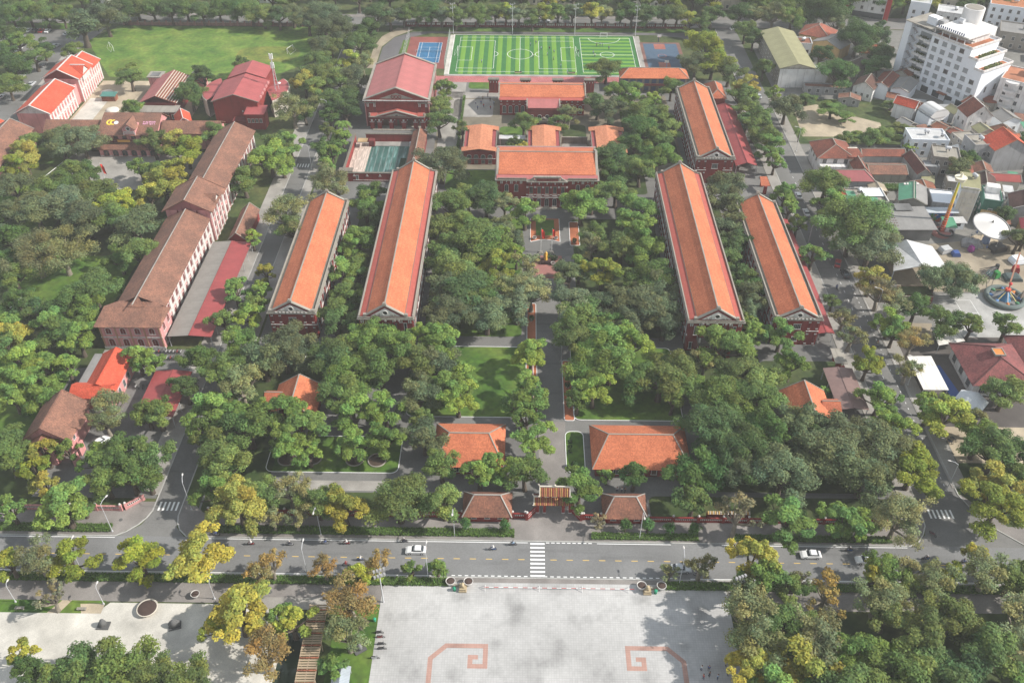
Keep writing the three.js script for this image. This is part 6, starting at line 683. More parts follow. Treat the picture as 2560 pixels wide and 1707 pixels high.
// ---------------------------------------------------------------- vehicles
function sideGeo(pts, w, bevel) { const g = new THREE.ExtrudeGeometry(new THREE.Shape(pts.map(([x, y]) => new THREE.Vector2(x, y))), { depth: w - 2 * bevel, bevelEnabled: true, bevelThickness: bevel, bevelSize: bevel, bevelSegments: 2, steps: 1 }); return g.translate(0, 0, -(w - 2 * bevel) / 2); }
const carBody = sideGeo([[-2.1, 0.42], [-2.12, 0.75], [-1.95, 0.9], [-1.4, 0.95], [1.0, 0.92], [1.75, 0.8], [2.1, 0.62], [2.1, 0.4], [1.8, 0.3], [-1.9, 0.3]], 1.74, 0.1);
const carGlass = sideGeo([[-1.75, 0.94], [-1.15, 1.34], [0.2, 1.36], [0.95, 0.93]], 1.5, 0.08), carRoof = sideGeo([[-1.2, 1.32], [-1.05, 1.44], [0.1, 1.46], [0.3, 1.36]], 1.38, 0.06);
const wheelG = new THREE.CylinderGeometry(0.32, 0.32, 0.22, 18).rotateX(Math.PI / 2), rimG = new THREE.CylinderGeometry(0.19, 0.19, 0.24, 12).rotateX(Math.PI / 2);
function car(label, x, z, turn, paint) {
  const g = thing('car', label, 'car', x, z, turn, 'cars', 0.03), P = new THREE.MeshPhysicalMaterial({ color: lin(...paint), roughness: 0.35, clearcoat: 0.8 });
  mesh(g, 'body', carBody, P); mesh(g, 'window_glass', carGlass, mt.glass); mesh(g, 'roof', carRoof, P);
  for (const dx of [-1.3, 1.3]) for (const dz of [-0.78, 0.78]) mesh(mesh(g, 'wheel', wheelG, mt.rubber, dx, 0.32, dz), 'rim', rimG, mt.steel);
  for (const dz of [-0.6, 0.6]) { box(g, 'headlight', mt.trim, 0.1, 0.14, 0.34, 2.14, 0.6, dz); box(g, 'tail_light', M(0.35, 0.02, 0.02), 0.08, 0.16, 0.3, -2.18, 0.66, dz); box(g, 'mirror', P, 0.18, 0.12, 0.16, 0.7, 0.95, dz * 1.6); }
  return g;
}
const WH = [0.82, 0.82, 0.82], SV = [0.5, 0.52, 0.54], BK = [0.03, 0.03, 0.035], RD = [0.45, 0.03, 0.03], BL = [0.05, 0.09, 0.18];
car('white sedan driving left past the autumn tree on the boulevard', -22, -118.2, Math.PI, WH); car('silver hatchback under the trees on the plaza side of the boulevard', 34.2, -114.4, 0, SV); car('white sedan on the right part of the boulevard, second from right', 62.4, -118.4, Math.PI, WH); car('white car half hidden by branches at far right of the boulevard', 73.8, -117.2, Math.PI, WH);
for (const [x, z, t, p, l] of [[94, -267.4, 1.57, WH, 'white car on the right side street near the green roofs'], [94.1, -256.6, 1.57, WH, 'white pick-up like car on the right side street, nearer one'], [97, -227.4, 1.2, RD, 'red car parked on the right side street by the white canopy'], [97.6, -222, 1.57, BK, 'black car parked on the right side street'], [93.8, -299.9, 1.57, WH, 'white car on the right side street beside the villa'], [96, -346, 1.57, SV, 'silver car far up the right side street'], [93, -374, 1.57, BK, 'dark car near the far end of the right side street'], [-101.1, -148.9, 1.0, WH, 'white car parked beside the steep brown villa'], [135.8, -283.8, 0, SV, 'grey van like car parked below the brown tiled row'], [-84, -428, 0, BK, 'dark car on the back street behind the auditorium'], [10, -427.6, 0, SV, 'grey car on the back street behind the pitch'], [88, -428.4, 0, WH, 'white car at the back street corner'], [99, -420, 0.4, WH, 'white car parked near the back street corner'], [172, -436, 0.5, WH, 'white car before the red and white shop block']]) car(l, x, z, t, p);
const cp = [[-237.9, -411.9, 1.57, WH], [-234.6, -411.4, 1.57, WH], [-231.6, -411, 1.57, WH], [-228.6, -410.8, 1.57, BK], [-225.6, -410.6, 1.57, RD], [-222.6, -410.4, 1.57, WH], [-227.7, -390, 0.2, WH], [-228.2, -385.4, 0.2, WH], [-229, -381, 0.2, SV], [-228.8, -397.6, 0.3, WH], [-211.6, -392.7, 1.2, SV], [-212.4, -375.6, 1.4, WH], [-208.5, -371.4, 1.4, BK], [-211.8, -407, 1.0, SV], [-212.4, -358.4, 1.4, WH], [-208.4, -349.6, 1.5, WH], [-212.2, -339.2, 1.5, WH], [-205, -352, 1.5, SV]];
const kn = (p) => p === WH ? 'white' : p === BK ? 'black' : p === RD ? 'red' : 'silver';
cp.forEach(([x, z, t, p], i) => car(i < 6 ? `${kn(p)} car, number ${['one', 'two', 'three', 'four', 'five', 'six'][i]} from left in the car park's rear row` : `${kn(p)} car in the car park, ${['first', 'second', 'third', 'fourth', 'fifth', 'sixth', 'seventh', 'eighth', 'ninth', 'tenth', 'eleventh', 'twelfth'][i - 6]} below the rear row`, x, z, t, p));
// ---------------------------------------------------------------- people: one skin over tapered bones
function figure(bones, tint, res = 46, half = 1.05) {
  const mc = new MarchingCubes(res, new THREE.MeshStandardMaterial(), false, false, 20000); mc.isolation = 0; const h2 = res / 2;
  const sd = (p, b) => { const pa = p.clone().sub(b.a), t = Math.max(0, Math.min(1, pa.dot(b.d) / b.dd)); return pa.addScaledVector(b.d, -t).length() - (b.r0 + (b.r1 - b.r0) * t); };
  const B = bones.map(([a, b, r0, r1]) => { const A = V(...a), d = V(...b).sub(A); return { a: A, d, dd: Math.max(1e-6, d.lengthSq()), r0, r1 }; }), p = V(0, 0, 0);
  for (let k = 0; k < res; k++) for (let j = 0; j < res; j++) for (let i = 0; i < res; i++) { p.set((i - h2) / h2 * half, (j - h2) / h2 * half + 0.92, (k - h2) / h2 * half); let m = 9; for (const b of B) { const d = sd(p, b), h = Math.max(0, Math.min(1, 0.5 + 0.5 * (m - d) / 0.05)); m = m * (1 - h) + d * h - 0.05 * h * (1 - h); } mc.field[i + j * res + k * res * res] = -m; }
  mc.update(); const n = mc.count, pos = new Float32Array(n * 3), col = new Float32Array(n * 3);
  for (let i = 0; i < n; i++) { const x = mc.positionArray[i * 3] * half, y = mc.positionArray[i * 3 + 1] * half + 0.92, z = mc.positionArray[i * 3 + 2] * half, c = tint(x, y, z); pos.set([x, y, z], i * 3); col.set(c, i * 3); }
  const g = new THREE.BufferGeometry(); g.setAttribute('position', new THREE.BufferAttribute(pos, 3)); g.setAttribute('color', new THREE.BufferAttribute(col, 3)); g.setAttribute('uv', new THREE.BufferAttribute(new Float32Array(n * 2), 2)); g.computeVertexNormals(); return g;
}
const SK = [0.45, 0.26, 0.17], HR = [0.02, 0.015, 0.012];
const stand = [[[0, 1.02, 0], [0, 1.38, 0.01], 0.15, 0.17], [[-0.16, 1.38, 0], [0.16, 1.38, 0], 0.1, 0.1], [[0, 1.4, 0], [0, 1.52, 0.01], 0.065, 0.06], [[0, 1.58, 0.01], [0, 1.66, 0.02], 0.1, 0.105], [[-0.2, 1.38, 0], [-0.26, 1.1, 0.02], 0.06, 0.045], [[-0.26, 1.1, 0.02], [-0.25, 0.86, 0.1], 0.045, 0.035], [[0.2, 1.38, 0], [0.26, 1.1, -0.02], 0.06, 0.045], [[0.26, 1.1, -0.02], [0.25, 0.86, 0.06], 0.045, 0.035], [[-0.09, 0.96, 0], [-0.11, 0.5, 0.08], 0.1, 0.07], [[-0.11, 0.5, 0.08], [-0.11, 0.08, -0.04], 0.065, 0.045], [[0.09, 0.96, 0], [0.11, 0.5, -0.02], 0.1, 0.07], [[0.11, 0.5, -0.02], [0.11, 0.08, -0.16], 0.065, 0.045], [[-0.11, 0.05, -0.04], [-0.11, 0.04, 0.14], 0.05, 0.04], [[0.11, 0.05, -0.16], [0.11, 0.04, 0.02], 0.05, 0.04]];
const ride = [[[0, 0.86, -0.18], [0, 1.24, -0.08], 0.15, 0.17], [[-0.16, 1.24, -0.06], [0.16, 1.24, -0.06], 0.1, 0.1], [[0, 1.26, -0.06], [0, 1.38, -0.02], 0.065, 0.06], [[0, 1.45, 0], [0, 1.54, 0], 0.12, 0.125], [[-0.2, 1.24, -0.06], [-0.28, 1.0, 0.12], 0.06, 0.045], [[-0.28, 1.0, 0.12], [-0.3, 0.98, 0.42], 0.045, 0.035], [[0.2, 1.24, -0.06], [0.28, 1.0, 0.12], 0.06, 0.045], [[0.28, 1.0, 0.12], [0.3, 0.98, 0.42], 0.045, 0.035], [[-0.1, 0.82, -0.18], [-0.16, 0.76, 0.26], 0.1, 0.07], [[-0.16, 0.76, 0.26], [-0.16, 0.38, 0.14], 0.065, 0.045], [[0.1, 0.82, -0.18], [0.16, 0.76, 0.26], 0.1, 0.07], [[0.16, 0.76, 0.26], [0.16, 0.38, 0.14], 0.065, 0.045], [[-0.16, 0.34, 0.12], [-0.16, 0.33, 0.3], 0.05, 0.04], [[0.16, 0.34, 0.12], [0.16, 0.33, 0.3], 0.05, 0.04]];
const walkTint = (shirt, pants) => (x, y, z) => y > 1.6 && z < 0.06 || y > 1.71 ? HR : y > 1.46 ? SK : y > 0.95 && Math.abs(x) < 0.27 && !(y < 0.98) ? shirt : y > 0.95 ? shirt : Math.abs(x) > 0.2 ? SK : y > 0.1 ? pants : HR;
const rideTint = (shirt, pants, helm) => (x, y, z) => y > 1.4 ? (z > 0.07 && y < 1.52 ? SK : helm) : y > 1.34 ? SK : z > 0.32 && y > 0.9 ? SK : y > 0.84 ? shirt : y > 0.4 ? pants : HR;
const skinM = new THREE.MeshStandardMaterial({ color: 0xffffff, vertexColors: true, roughness: 0.85 });
const OUT = [[0.7, 0.7, 0.7], [0.1, 0.14, 0.3], [0.45, 0.06, 0.06], [0.05, 0.05, 0.06], [0.3, 0.42, 0.55], [0.5, 0.42, 0.3]];
const walkers = OUT.map((c, i) => figure(stand, walkTint(c, i % 2 ? [0.05, 0.05, 0.07] : [0.08, 0.1, 0.18]))), riders = OUT.map((c, i) => figure(ride, rideTint(c, [0.05, 0.06, 0.09], [[0.6, 0.6, 0.6], [0.04, 0.04, 0.05], [0.4, 0.05, 0.05]][i % 3])));
const person = (label, i, x, z, turn, y = 0.03, geo = walkers, group) => { const m = mesh(scene, numbered('person'), geo[i % 6], skinM, x, y, z, turn); return tag(m, label, 'person', group); };
const nm = ['white', 'navy', 'red', 'black', 'light blue', 'beige'];
// ---------------------------------------------------------------- motorbikes
const tyreG = new THREE.TorusGeometry(0.25, 0.055, 7, 18).rotateY(Math.PI / 2), bikeBody = joined([sideGeo([[-0.62, 0.5], [-0.5, 0.72], [0.1, 0.62], [0.36, 0.9], [0.48, 0.86], [0.34, 0.42], [-0.1, 0.3], [-0.5, 0.34]], 0.3, 0.05).rotateY(-Math.PI / 2)]), bikeSeat = boxUV(0.26, 0.1, 0.72).clone().translate(0, 0.74, -0.28), bikeBar = joined([rodG(V(-0.34, 0.98, 0.42), V(0.34, 0.98, 0.42), 0.025), rodG(V(0, 0.3, 0.66), V(0, 0.98, 0.42), 0.035), boxG(0.2, 0.16, 0.12, 0, 0.82, 0.5)]);
function motorbike(label, x, z, turn, paint, rider, rl, lean = 0) {
  const g = thing('motorbike', label, 'motorbike', x, z, turn, 'motorbikes', 0.03); mesh(g, 'front_wheel', tyreG, mt.rubber, 0, 0.3, 0.66); mesh(g, 'rear_wheel', tyreG, mt.rubber, 0, 0.3, -0.6); mesh(g, 'body', bikeBody, M(...paint, null, 0.4)); mesh(g, 'seat', bikeSeat, mt.dark); mesh(g, 'handlebar', bikeBar, mt.grey);
  if (rider !== undefined) person(rl, rider, x, z, turn, 0.03, riders, 'motorbike riders'); return g;
}
const L = -Math.PI / 2, Rt = Math.PI / 2;
const rid = [[-71.6, -119.3, L, 3, 'under the tree at the left junction'], [-57.8, -119.5, L, 0, 'in the left tree shade of the boulevard'], [-49.4, -119.5, L, 3, 'second in the left tree shade of the boulevard'], [-41.8, -120, L, 1, 'behind the brown young street tree'], [-37.2, -120, L, 0, 'between the two young street trees'], [-24.8, -120.7, L, 3, 'by the kerb behind the white sedan'], [-5.5, -119, L, 0, 'left of the boulevard crosswalk'], [-1.2, -120.3, L, 4, 'nearest left of the boulevard crosswalk'], [-33.5, -115.8, Rt, 0, 'in the near lane of the boulevard'], [-36.4, -114.4, Rt, 2, 'in the near lane by the yellowish tree'], [71.1, -119.9, L, 3, 'at the right end of the boulevard'], [86.9, -118, L, 3, 'entering the right junction'], [94.5, -117.2, L, 1, 'at the far right junction'], [-66, -121.9, L, 1, 'near the left junction kerb'], [37.6, -113.2, Rt, 3, 'beside the silver hatchback'], [93.4, -215, 0, 1, 'on the right side street in tree shade'], [97.6, -189, Math.PI, 5, 'on the right side street past the amusement park'], [94, -158, 0, 2, 'in red on the right side street near the awning']];
rid.forEach(([x, z, t, i, w]) => motorbike(`motorbike ridden ${w}`, x, z, t, pick([[0.1, 0.1, 0.12], [0.35, 0.04, 0.04], [0.4, 0.4, 0.42], [0.05, 0.12, 0.3]]), i, `person in ${nm[i]} top riding a motorbike ${w}`.split(' ').slice(0, 16).join(' ')));
[[-27.4, -98.5, 'rearmost of five'], [-27, -97.5, 'second of five'], [-26.6, -96, 'third of five'], [-26.4, -95, 'fourth of five'], [-27.5, -93, 'pale front one of five']].forEach(([x, z, w], i) => motorbike(`motorbike parked at the plaza's left edge, ${w}`, x, z, Rt, i === 4 ? [0.6, 0.6, 0.6] : i === 1 ? [0.3, 0.05, 0.05] : [0.06, 0.06, 0.07]));
for (let i = 0; i < 14; i++) motorbike('motorbike parked in the row under the pink school lean-to', -98 + (i % 7) * 1.0, -180 - Math.floor(i / 7) * 2.6, 0.1, pick([[0.1, 0.1, 0.1], [0.5, 0.5, 0.5], [0.3, 0.04, 0.04]])).userData.group = 'motorbikes parked under the lean-to';
for (let i = 0; i < 6; i++) motorbike('motorbike parked beside the vivid orange roofed office', -99.5 + i * 1.0, -168.6, 0.15, pick([[0.1, 0.1, 0.1], [0.5, 0.5, 0.5]])).userData.group = 'motorbikes parked by the office';
[[54.2, -107.6, 'white motorbike parked on the path at lower right', [0.75, 0.75, 0.75]], [104.4, -152.6, 'motorbike parked by the dirt yard, front one', [0.1, 0.12, 0.2]], [105.6, -153.4, 'motorbike parked by the dirt yard, rear one', [0.2, 0.2, 0.2]], [47, -131.6, 'motorbike parked in the shade behind the tiled screen wall', [0.3, 0.3, 0.34]], [90.6, -124.6, 'motorbike waiting at the right crosswalk', [0.2, 0.1, 0.12]]].forEach(([x, z, l, p]) => motorbike(l, x, z, 0.6, p));
// players, pupils and pedestrians
[[-18.5, -378.7], [2.9, -398.2], [5.4, -400.8], [7.7, -393.8], [4.3, -385.2], [11.4, -393.9], [10.3, -387.1], [13.4, -390.2], [13.1, -382.3], [16, -374.7], [20.7, -394.1], [32.9, -398.1], [34.5, -398.8], [35.5, -398.6], [38.2, -394.5], [30.9, -389.4], [31.4, -386.3], [24.2, -390.5], [18.6, -368.5]].forEach(([x, z], i) => person(i < 11 ? 'player on the large football pitch' : i === 17 ? 'player standing between the two goals' : i === 18 ? 'person by the bench at the pitch edge' : 'player on the small football pitch', [4, 4, 1, 4, 0, 3][i % 6], x, z, rr(0, 6.2), 0.04, walkers, i < 11 ? 'players on the large pitch' : i < 17 ? 'players on the small pitch' : undefined));
[[-19.2, -337.4], [-17, -337.5], [-15.9, -334.5], [-13.5, -340], [-11.9, -337.1], [-16.5, -341.5], [-14.6, -344], [-18.2, -332.5], [-13.1, -332.6]].forEach(([x, z], i) => person('pupil on the concrete yard left of the rear block', i, x, z, rr(0, 6.2), 0.04, walkers, 'pupils in the rear yard'));
[[35.2, -91.6, 'left one of the pair'], [36.6, -91.6, 'right one of the pair'], [35.3, -89.8, 'in front of the pair'], [36.5, -90.3, 'right in front of the pair'], [38, -89.8, 'further right'], [40, -92.5, 'by the trees'], [40.1, -90.6, 'at the edge of the trees']].forEach(([x, z, w], i) => person(`person in ${nm[i % 6]} on the plaza's shaded right side, ${w}`, i, x, z, rr(0, 6), 0.13));
[[22.4, -135.7, 0], [23.5, -135.7, 0], [24.2, -135.4, 3]].forEach(([x, z, i], k) => person(`pupil walking behind the right gatehouse, ${['left', 'middle', 'right'][k]} of three`, i, x, z, 0.4 * k, 0.04));
// ---------------------------------------------------------------- street lamps and masts
function lamp(label, x, z, turn, h = 9, arm = 1.6, y = 0.1) { const g = thing('street_lamp', label, 'street lamp', x, z, turn, 'street lamps', y); mesh(g, 'pole', joined([rodG(V(0, 0, 0), V(0, h, 0), 0.085, 0.05, 8), cylG(0.2, 0.2, 0.3, 8, 0, 0, 0)]), mt.steel); mesh(g, 'arm', joined([rodG(V(0, h, 0), V(arm * 0.5, h + 0.5, 0), 0.06), rodG(V(arm * 0.5, h + 0.5, 0), V(arm, h + 0.55, 0), 0.055)]), mt.steel); mesh(g, 'lamp_head', new THREE.SphereGeometry(0.4, 10, 6).scale(1.1, 0.3, 0.5), mt.trim, arm + 0.4, h + 0.55, 0); }
[[-89, -122.5, 1.2, 'street lamp at the corner of the left junction, boulevard side'], [-73.4, -128.8, 1.8, 'street lamp inside the left side street mouth'], [-91.3, -111.6, 1.57, 'street lamp among the yellow trees at left of the boulevard'], [-44, -111.6, 1.57, 'street lamp between the two young brown street trees'], [-18.8, -111.5, 1.57, 'street lamp beside the white sedan'], [-14, -122.6, -1.57, 'street lamp before the left gatehouse'], [-43.2, -122.5, -1.57, 'street lamp in the tree row left of the left gatehouse'], [26.3, -122.3, -1.57, 'street lamp before the right gatehouse'], [33.5, -111, 1.57, 'street lamp beside the silver hatchback'], [97.9, -137, 2.8, 'street lamp at the near end of the right side street'], [100.8, -173, 2.8, 'street lamp by the white awning on the right side street'], [100.8, -202, 2.8, 'street lamp by the games court on the right side street'], [89.2, -235, 0.2, 'street lamp beside the outer right hall'], [-75.2, -319.6, 3.0, 'street lamp by the palm on the left side street'], [-75.2, -283, 3.0, 'street lamp by the upper crosswalk of the left street'], [-75.2, -246, 3.0, 'street lamp behind the outer left hall'], [100.8, -300, 2.8, 'street lamp near the white villa']].forEach(([x, z, t, l]) => lamp(l, x, z, t));
[[-102.3, -104.4, 'leftmost of the three park lamps at lower left'], [-84.2, -104.2, 'middle of the three park lamps at lower left'], [-62, -105.8, 'rightmost of the three park lamps at lower left']].forEach(([x, z, l]) => lamp(l, x, z, 1.57, 5.4, 0.6));
lamp('path lamp beside the big light green tree right of the path', 10.9, -181, 0.1, 5.5, 1.6, 0.02);
function mast(label, x, z, h, heads = 4) { const g = thing('floodlight_mast', label, 'floodlight mast', x, z, 0.4, 'floodlight masts', 0.05); mesh(g, 'pole', rodG(V(0, 0, 0), V(0, h, 0), 0.16, 0.09, 8), mt.steel); for (let r = 0; r < 2; r++) { box(g, 'crossbar', mt.steel, 2.4, 0.1, 0.1, 0, h - 0.4 - r * 1.8, 0); for (let i = 0; i < heads; i++) box(g, 'floodlight', mt.greywall, 0.4, 0.5, 0.5, -1 + i * 2 / (heads - 1), h - 0.3 - r * 1.8, 0.15); } }
mast('tall floodlight mast at the plaza corner near the pergola', -27.4, -105.6, 11); mast('tall floodlight mast at the right plaza corner', 43.4, -105.2, 11); mast('floodlight mast at the left end of the football pitch', -33, -412.1, 14, 2); mast('floodlight mast behind the middle of the football pitch', -5.5, -412.4, 14, 2); mast('floodlight mast behind the right pitch', 23.5, -412.2, 14, 2); mast('floodlight mast at the right end of the football pitch', 51.6, -411.4, 14, 2);
// ---------------------------------------------------------------- sports furniture
function goal(label, x, z, turn, w, h) { const g = thing('football_goal', label, 'goal', x, z, turn, undefined, 0.04); for (const s of [-1, 1]) { mesh(g, 'post', rodG(V(s * w / 2, 0, 0), V(s * w / 2, h, 0), 0.08), mt.white); mesh(g, 'stay', rodG(V(s * w / 2, h, 0), V(s * w / 2, 0, -1.4), 0.04), mt.white); } mesh(g, 'crossbar', rodG(V(-w / 2, h, 0), V(w / 2, h, 0), 0.08), mt.white); mesh(g, 'ground_bar', rodG(V(-w / 2, 0.05, -1.4), V(w / 2, 0.05, -1.4), 0.04), mt.white); }
goal('white goal at the left end of the football pitch', -29.6, -389.2, Math.PI / 2, 6, 2.2); goal('white goal at the right end of the striped pitch', 23, -389.4, -Math.PI / 2, 6, 2.2); goal('small white goal behind the right pitch', 36.7, -408.6, 0, 3.2, 2.2); goal('small white goal at the near side of the right pitch', 34, -368.6, Math.PI, 3.2, 2); goal('white goal at the left of the old grass field', -185.4, -390.6, 2.2, 6, 2.4); goal('white goal at the shaded right end of the grass field', -104.6, -389, -1.9, 5, 2.4);
for (const [z, t, l] of [[-403, 0, 'far'], [-373.4, Math.PI, 'near']]) { const g = thing('basketball_hoop', `basketball hoop at the ${l} end of the blue court`, 'hoop', 61.5, z, t); bar(g, 'post', mt.blueglass, V(0, 0, -1), V(0, 3, 0), 0.3, 0.3); box(g, 'backboard', mt.white, 1.8, 1.1, 0.08, 0, 2.8, 0.3); mesh(g, 'rim', new THREE.TorusGeometry(0.25, 0.03, 5, 14).rotateX(Math.PI / 2), M(0.6, 0.15, 0.05), 0, 2.95, 0.65); }
{ const g = thing('tennis_net', 'tennis net across the blue tennis court', 'net', -42.6, -389.9, 0, undefined, 0.05); for (const x of [-6, 6]) mesh(g, 'post', rodG(V(x, 0, 0), V(x, 1.05, 0), 0.05), mt.steel); const nw = []; for (let i = 0; i <= 40; i++) nw.push(rodG(V(-6 + i * 0.3, 0.06, 0), V(-6 + i * 0.3, 0.96, 0), 0.012, 0.012, 3)); for (let i = 0; i < 6; i++) nw.push(rodG(V(-6, 0.08 + i * 0.17, 0), V(6, 0.08 + i * 0.17, 0), 0.012, 0.012, 3)); mesh(g, 'net', joined(nw), M(0.06, 0.1, 0.1)).userData.kind = 'stuff'; box(g, 'net_tape', mt.white, 12, 0.07, 0.03, 0, 0.96, 0); }
{ const g = thing('mesh_fence', 'green mesh fence between the tennis court and the pitch', 'fence', -34.3, -390); for (let i = 0; i <= 8; i++) mesh(g, 'post', rodG(V(0, 0, -18 + i * 4.5), V(0, 4, -18 + i * 4.5), 0.06), mt.steel); for (const y of [0.2, 2, 4]) mesh(g, 'rail', rodG(V(0, y, -18), V(0, y, 18), 0.035), mt.steel); const w = []; for (let i = 0; i < 60; i++) w.push(rodG(V(0, 0.1, -18 + i * 0.6), V(0, 4, -18 + i * 0.6), 0.02, 0.02, 3)); for (let i = 0; i < 12; i++) w.push(rodG(V(0, 0.3 + i * 0.33, -18), V(0, 0.3 + i * 0.33, 18), 0.02, 0.02, 3)); mesh(g, 'mesh_wire', joined(w), M(0.16, 0.24, 0.18)).userData.kind = 'stuff'; }
{ const g = thing('mesh_fence', 'tall wire fence left of the tennis court', 'fence', -53.2, -391); for (let i = 0; i <= 8; i++) mesh(g, 'post', rodG(V(0, 0, -18 + i * 4.5), V(0, 4, -18 + i * 4.5), 0.06), mt.steel); for (const y of [0.2, 1.4, 2.7, 4]) mesh(g, 'rail', rodG(V(0, y, -18), V(0, y, 18), 0.035), mt.steel); }
for (const [x, l] of [[-2.4, 'dark bench at the near edge of the striped pitch'], [20.5, 'cluttered bench at the corner of the striped pitch']]) { const g = thing('bench', l, 'bench', x, -367.6, 0, undefined, 0.03); box(g, 'seat', mt.wood, 3, 0.08, 0.45, 0, 0.42, 0); for (const k of [-1.3, 1.3]) box(g, 'leg', mt.dark, 0.1, 0.42, 0.4, k, 0, 0); box(g, 'backrest', mt.dark, 3, 0.4, 0.06, 0, 0.5, -0.24); }
// ---------------------------------------------------------------- plaza, park and courtyard furniture
const potG = new THREE.LatheGeometry([[0, 0], [0.55, 0], [0.85, 0.5], [0.98, 1.05], [1.02, 1.12], [0.88, 1.12], [0.85, 0.95], [0, 0.95]].map(([x, y]) => new THREE.Vector2(x, y)), 24), soilG = new THREE.SphereGeometry(0.86, 14, 8, 0, Math.PI * 2, 0, Math.PI / 2).scale(1, 0.3, 1).translate(0, 0.95, 0);
const soilM = M(0.09, 0.055, 0.045, TX.mottle);
function pot(label, x, z, s = 1, y = 0.12) { const g = thing('planter_pot', label, 'planter', x, z, 0, 'large white pots', y); mesh(g, 'pot', potG, mt.trim).scale.setScalar(s); mesh(g, 'soil', soilG, soilM).scale.setScalar(s); }
pot('white pot on the left of the left plaza entrance statue', -14, -110.2); pot('white pot on the right of the left plaza entrance statue', -10.3, -110.2); pot('white pot on the left of the right plaza entrance statue', 25.5, -109.8); pot('white pot on the right of the right plaza entrance statue', 29.6, -109.8); pot('white pot alone on the pavement of the lower left park', -66, -106.3, 0.9);
{ const g = thing('round_planter', 'large round stone planter with dark soil in the sandy park', 'planter', -74.8, -103, 0, undefined, 0.11); mesh(g, 'bowl', new THREE.LatheGeometry([[0, 0], [1.7, 0], [2.05, 0.6], [2.15, 0.8], [1.95, 0.8], [1.85, 0.7], [0, 0.7]].map(([x, y]) => new THREE.Vector2(x, y)), 28), mt.cream); mesh(g, 'soil', new THREE.SphereGeometry(1.9, 18, 8, 0, Math.PI * 2, 0, Math.PI / 2).scale(1, 0.12, 1), soilM, 0, 0.68, 0); }
for (const [x, s, l] of [[-11.4, 1, 'left'], [26.6, -1, 'right']]) { const g = thing('guardian_statue', `beige stone guardian statue at the ${l} plaza entrance`, 'statue', x, -109, 0, undefined, 0.115); mesh(g, 'plinth', joined([boxG(1.6, 0.4, 1.9, 0, 0, 0), boxG(1.3, 0.5, 1.6, 0, 0.4, 0)]), M(0.62, 0.5, 0.32, TX.mottle)); mesh(g, 'figure', joined([new THREE.SphereGeometry(0.42, 10, 8).scale(0.9, 1.1, 1.3).translate(0, 1.4, 0), new THREE.SphereGeometry(0.28, 10, 8).translate(0, 1.95, 0.42), rodG(V(-0.2, 0.9, 0.4), V(-0.18, 1.5, 0.3), 0.12), rodG(V(0.2, 0.9, 0.4), V(0.18, 1.5, 0.3), 0.12)]), M(0.62, 0.5, 0.32, TX.mottle)); const b = thing('waste_bin', `green waste bin beside the ${l} plaza statue`, 'bin', x - 1.7 * s, -108.6, 0, undefined, 0.115); mesh(b, 'bin_body', cylG(0.3, 0.36, 0.9, 12, 0, 0, 0), M(0.02, 0.22, 0.12)); mesh(b, 'lid', cylG(0.4, 0.2, 0.18, 12, 0, 0.9, 0), M(0.03, 0.28, 0.16)); const w = thing('low_wall', `short stone block beside the ${l} plaza statue`, 'block', x - 1.6 * s, -109.7, 0, undefined, 0.115); box(w, 'block', mt.tan, 1.6, 0.4, 0.4, 0, 0, 0); box(w, 'cap', mt.stone, 1.7, 0.08, 0.5, 0, 0.4, 0); }
{ const g = thing('chain_barrier', 'low red and white barrier poles across the plaza entrance', 'barrier', 8, -109.2, 0, undefined, 0.115); for (let i = 0; i < 31; i++) mesh(g, 'pole_segment', rodG(V(-15 + i, 0.45, 0), V(-14.05 + i, 0.45, 0), 0.06), i % 2 ? mt.white : M(0.55, 0.06, 0.05)); for (const x of [-14.8, -3.6, 5.2, 14.8]) mesh(g, 'trestle', joined([rodG(V(x, 0, -0.7), V(x, 1.1, 0), 0.05), rodG(V(x, 0, 0.7), V(x, 1.1, 0), 0.05)]), mt.white); }
for (const [x, z, l, k] of [[-82.4, -99.2, 'abstract dark sculpture on a square plinth, left in the sandy park', 0], [-68.2, -99.4, 'abstract dark sculpture on a square plinth, right in the sandy park', 1], [-30.7, -94.9, 'seated grey stone sculpture on the grass by the plaza', 2], [-31, -100.5, 'rounded brown rock sculpture on the grass strip', 3]]) { const g = thing('sculpture', l, 'sculpture', x, z, k * 0.3, undefined, 0.11); box(g, 'plinth', k === 3 ? mt.bark : mt.granite, 2.4, 0.2, 1.8, 0, 0, 0); const f = new THREE.IcosahedronGeometry(0.8, 3), p = f.attributes.position; for (let i = 0; i < p.count; i++) { const y = p.getY(i), n = 0.7 + 0.7 * fbm(p.getX(i) * 1.3 + 9 + k, y + p.getZ(i) + 9, 64, 6 + k, 3); p.setXYZ(i, p.getX(i) * n * (k === 1 ? 1.2 : 0.8), Math.max(-0.65, y * n * 1.3), p.getZ(i) * n * 0.8); } f.computeVertexNormals(); mesh(g, 'carved_form', joined([f, rodG(V(-0.5, -0.5, 0), V(0.1, 1.0, 0), 0.3, 0.16)]), k === 2 ? mt.grey : k === 3 ? mt.bark : mt.granite, 0, 0.85, 0); }
for (const [x, z, l] of [[-100.7, -102.8, 'leftmost stone bench on the grass strip of the sandy park'], [-88.1, -102.8, 'second stone bench on the grass strip of the sandy park'], [-64.5, -90.3, 'stone bench in the tree shade of the sandy park']]) { const g = thing('stone_bench', l, 'bench', x, z, 0, undefined, 0.11); box(g, 'seat', mt.stone, 1.9, 0.12, 0.6, 0, 0.4, 0); for (const k of [-0.7, 0.7]) box(g, 'support', mt.stone, 0.25, 0.4, 0.5, k, 0, 0); }
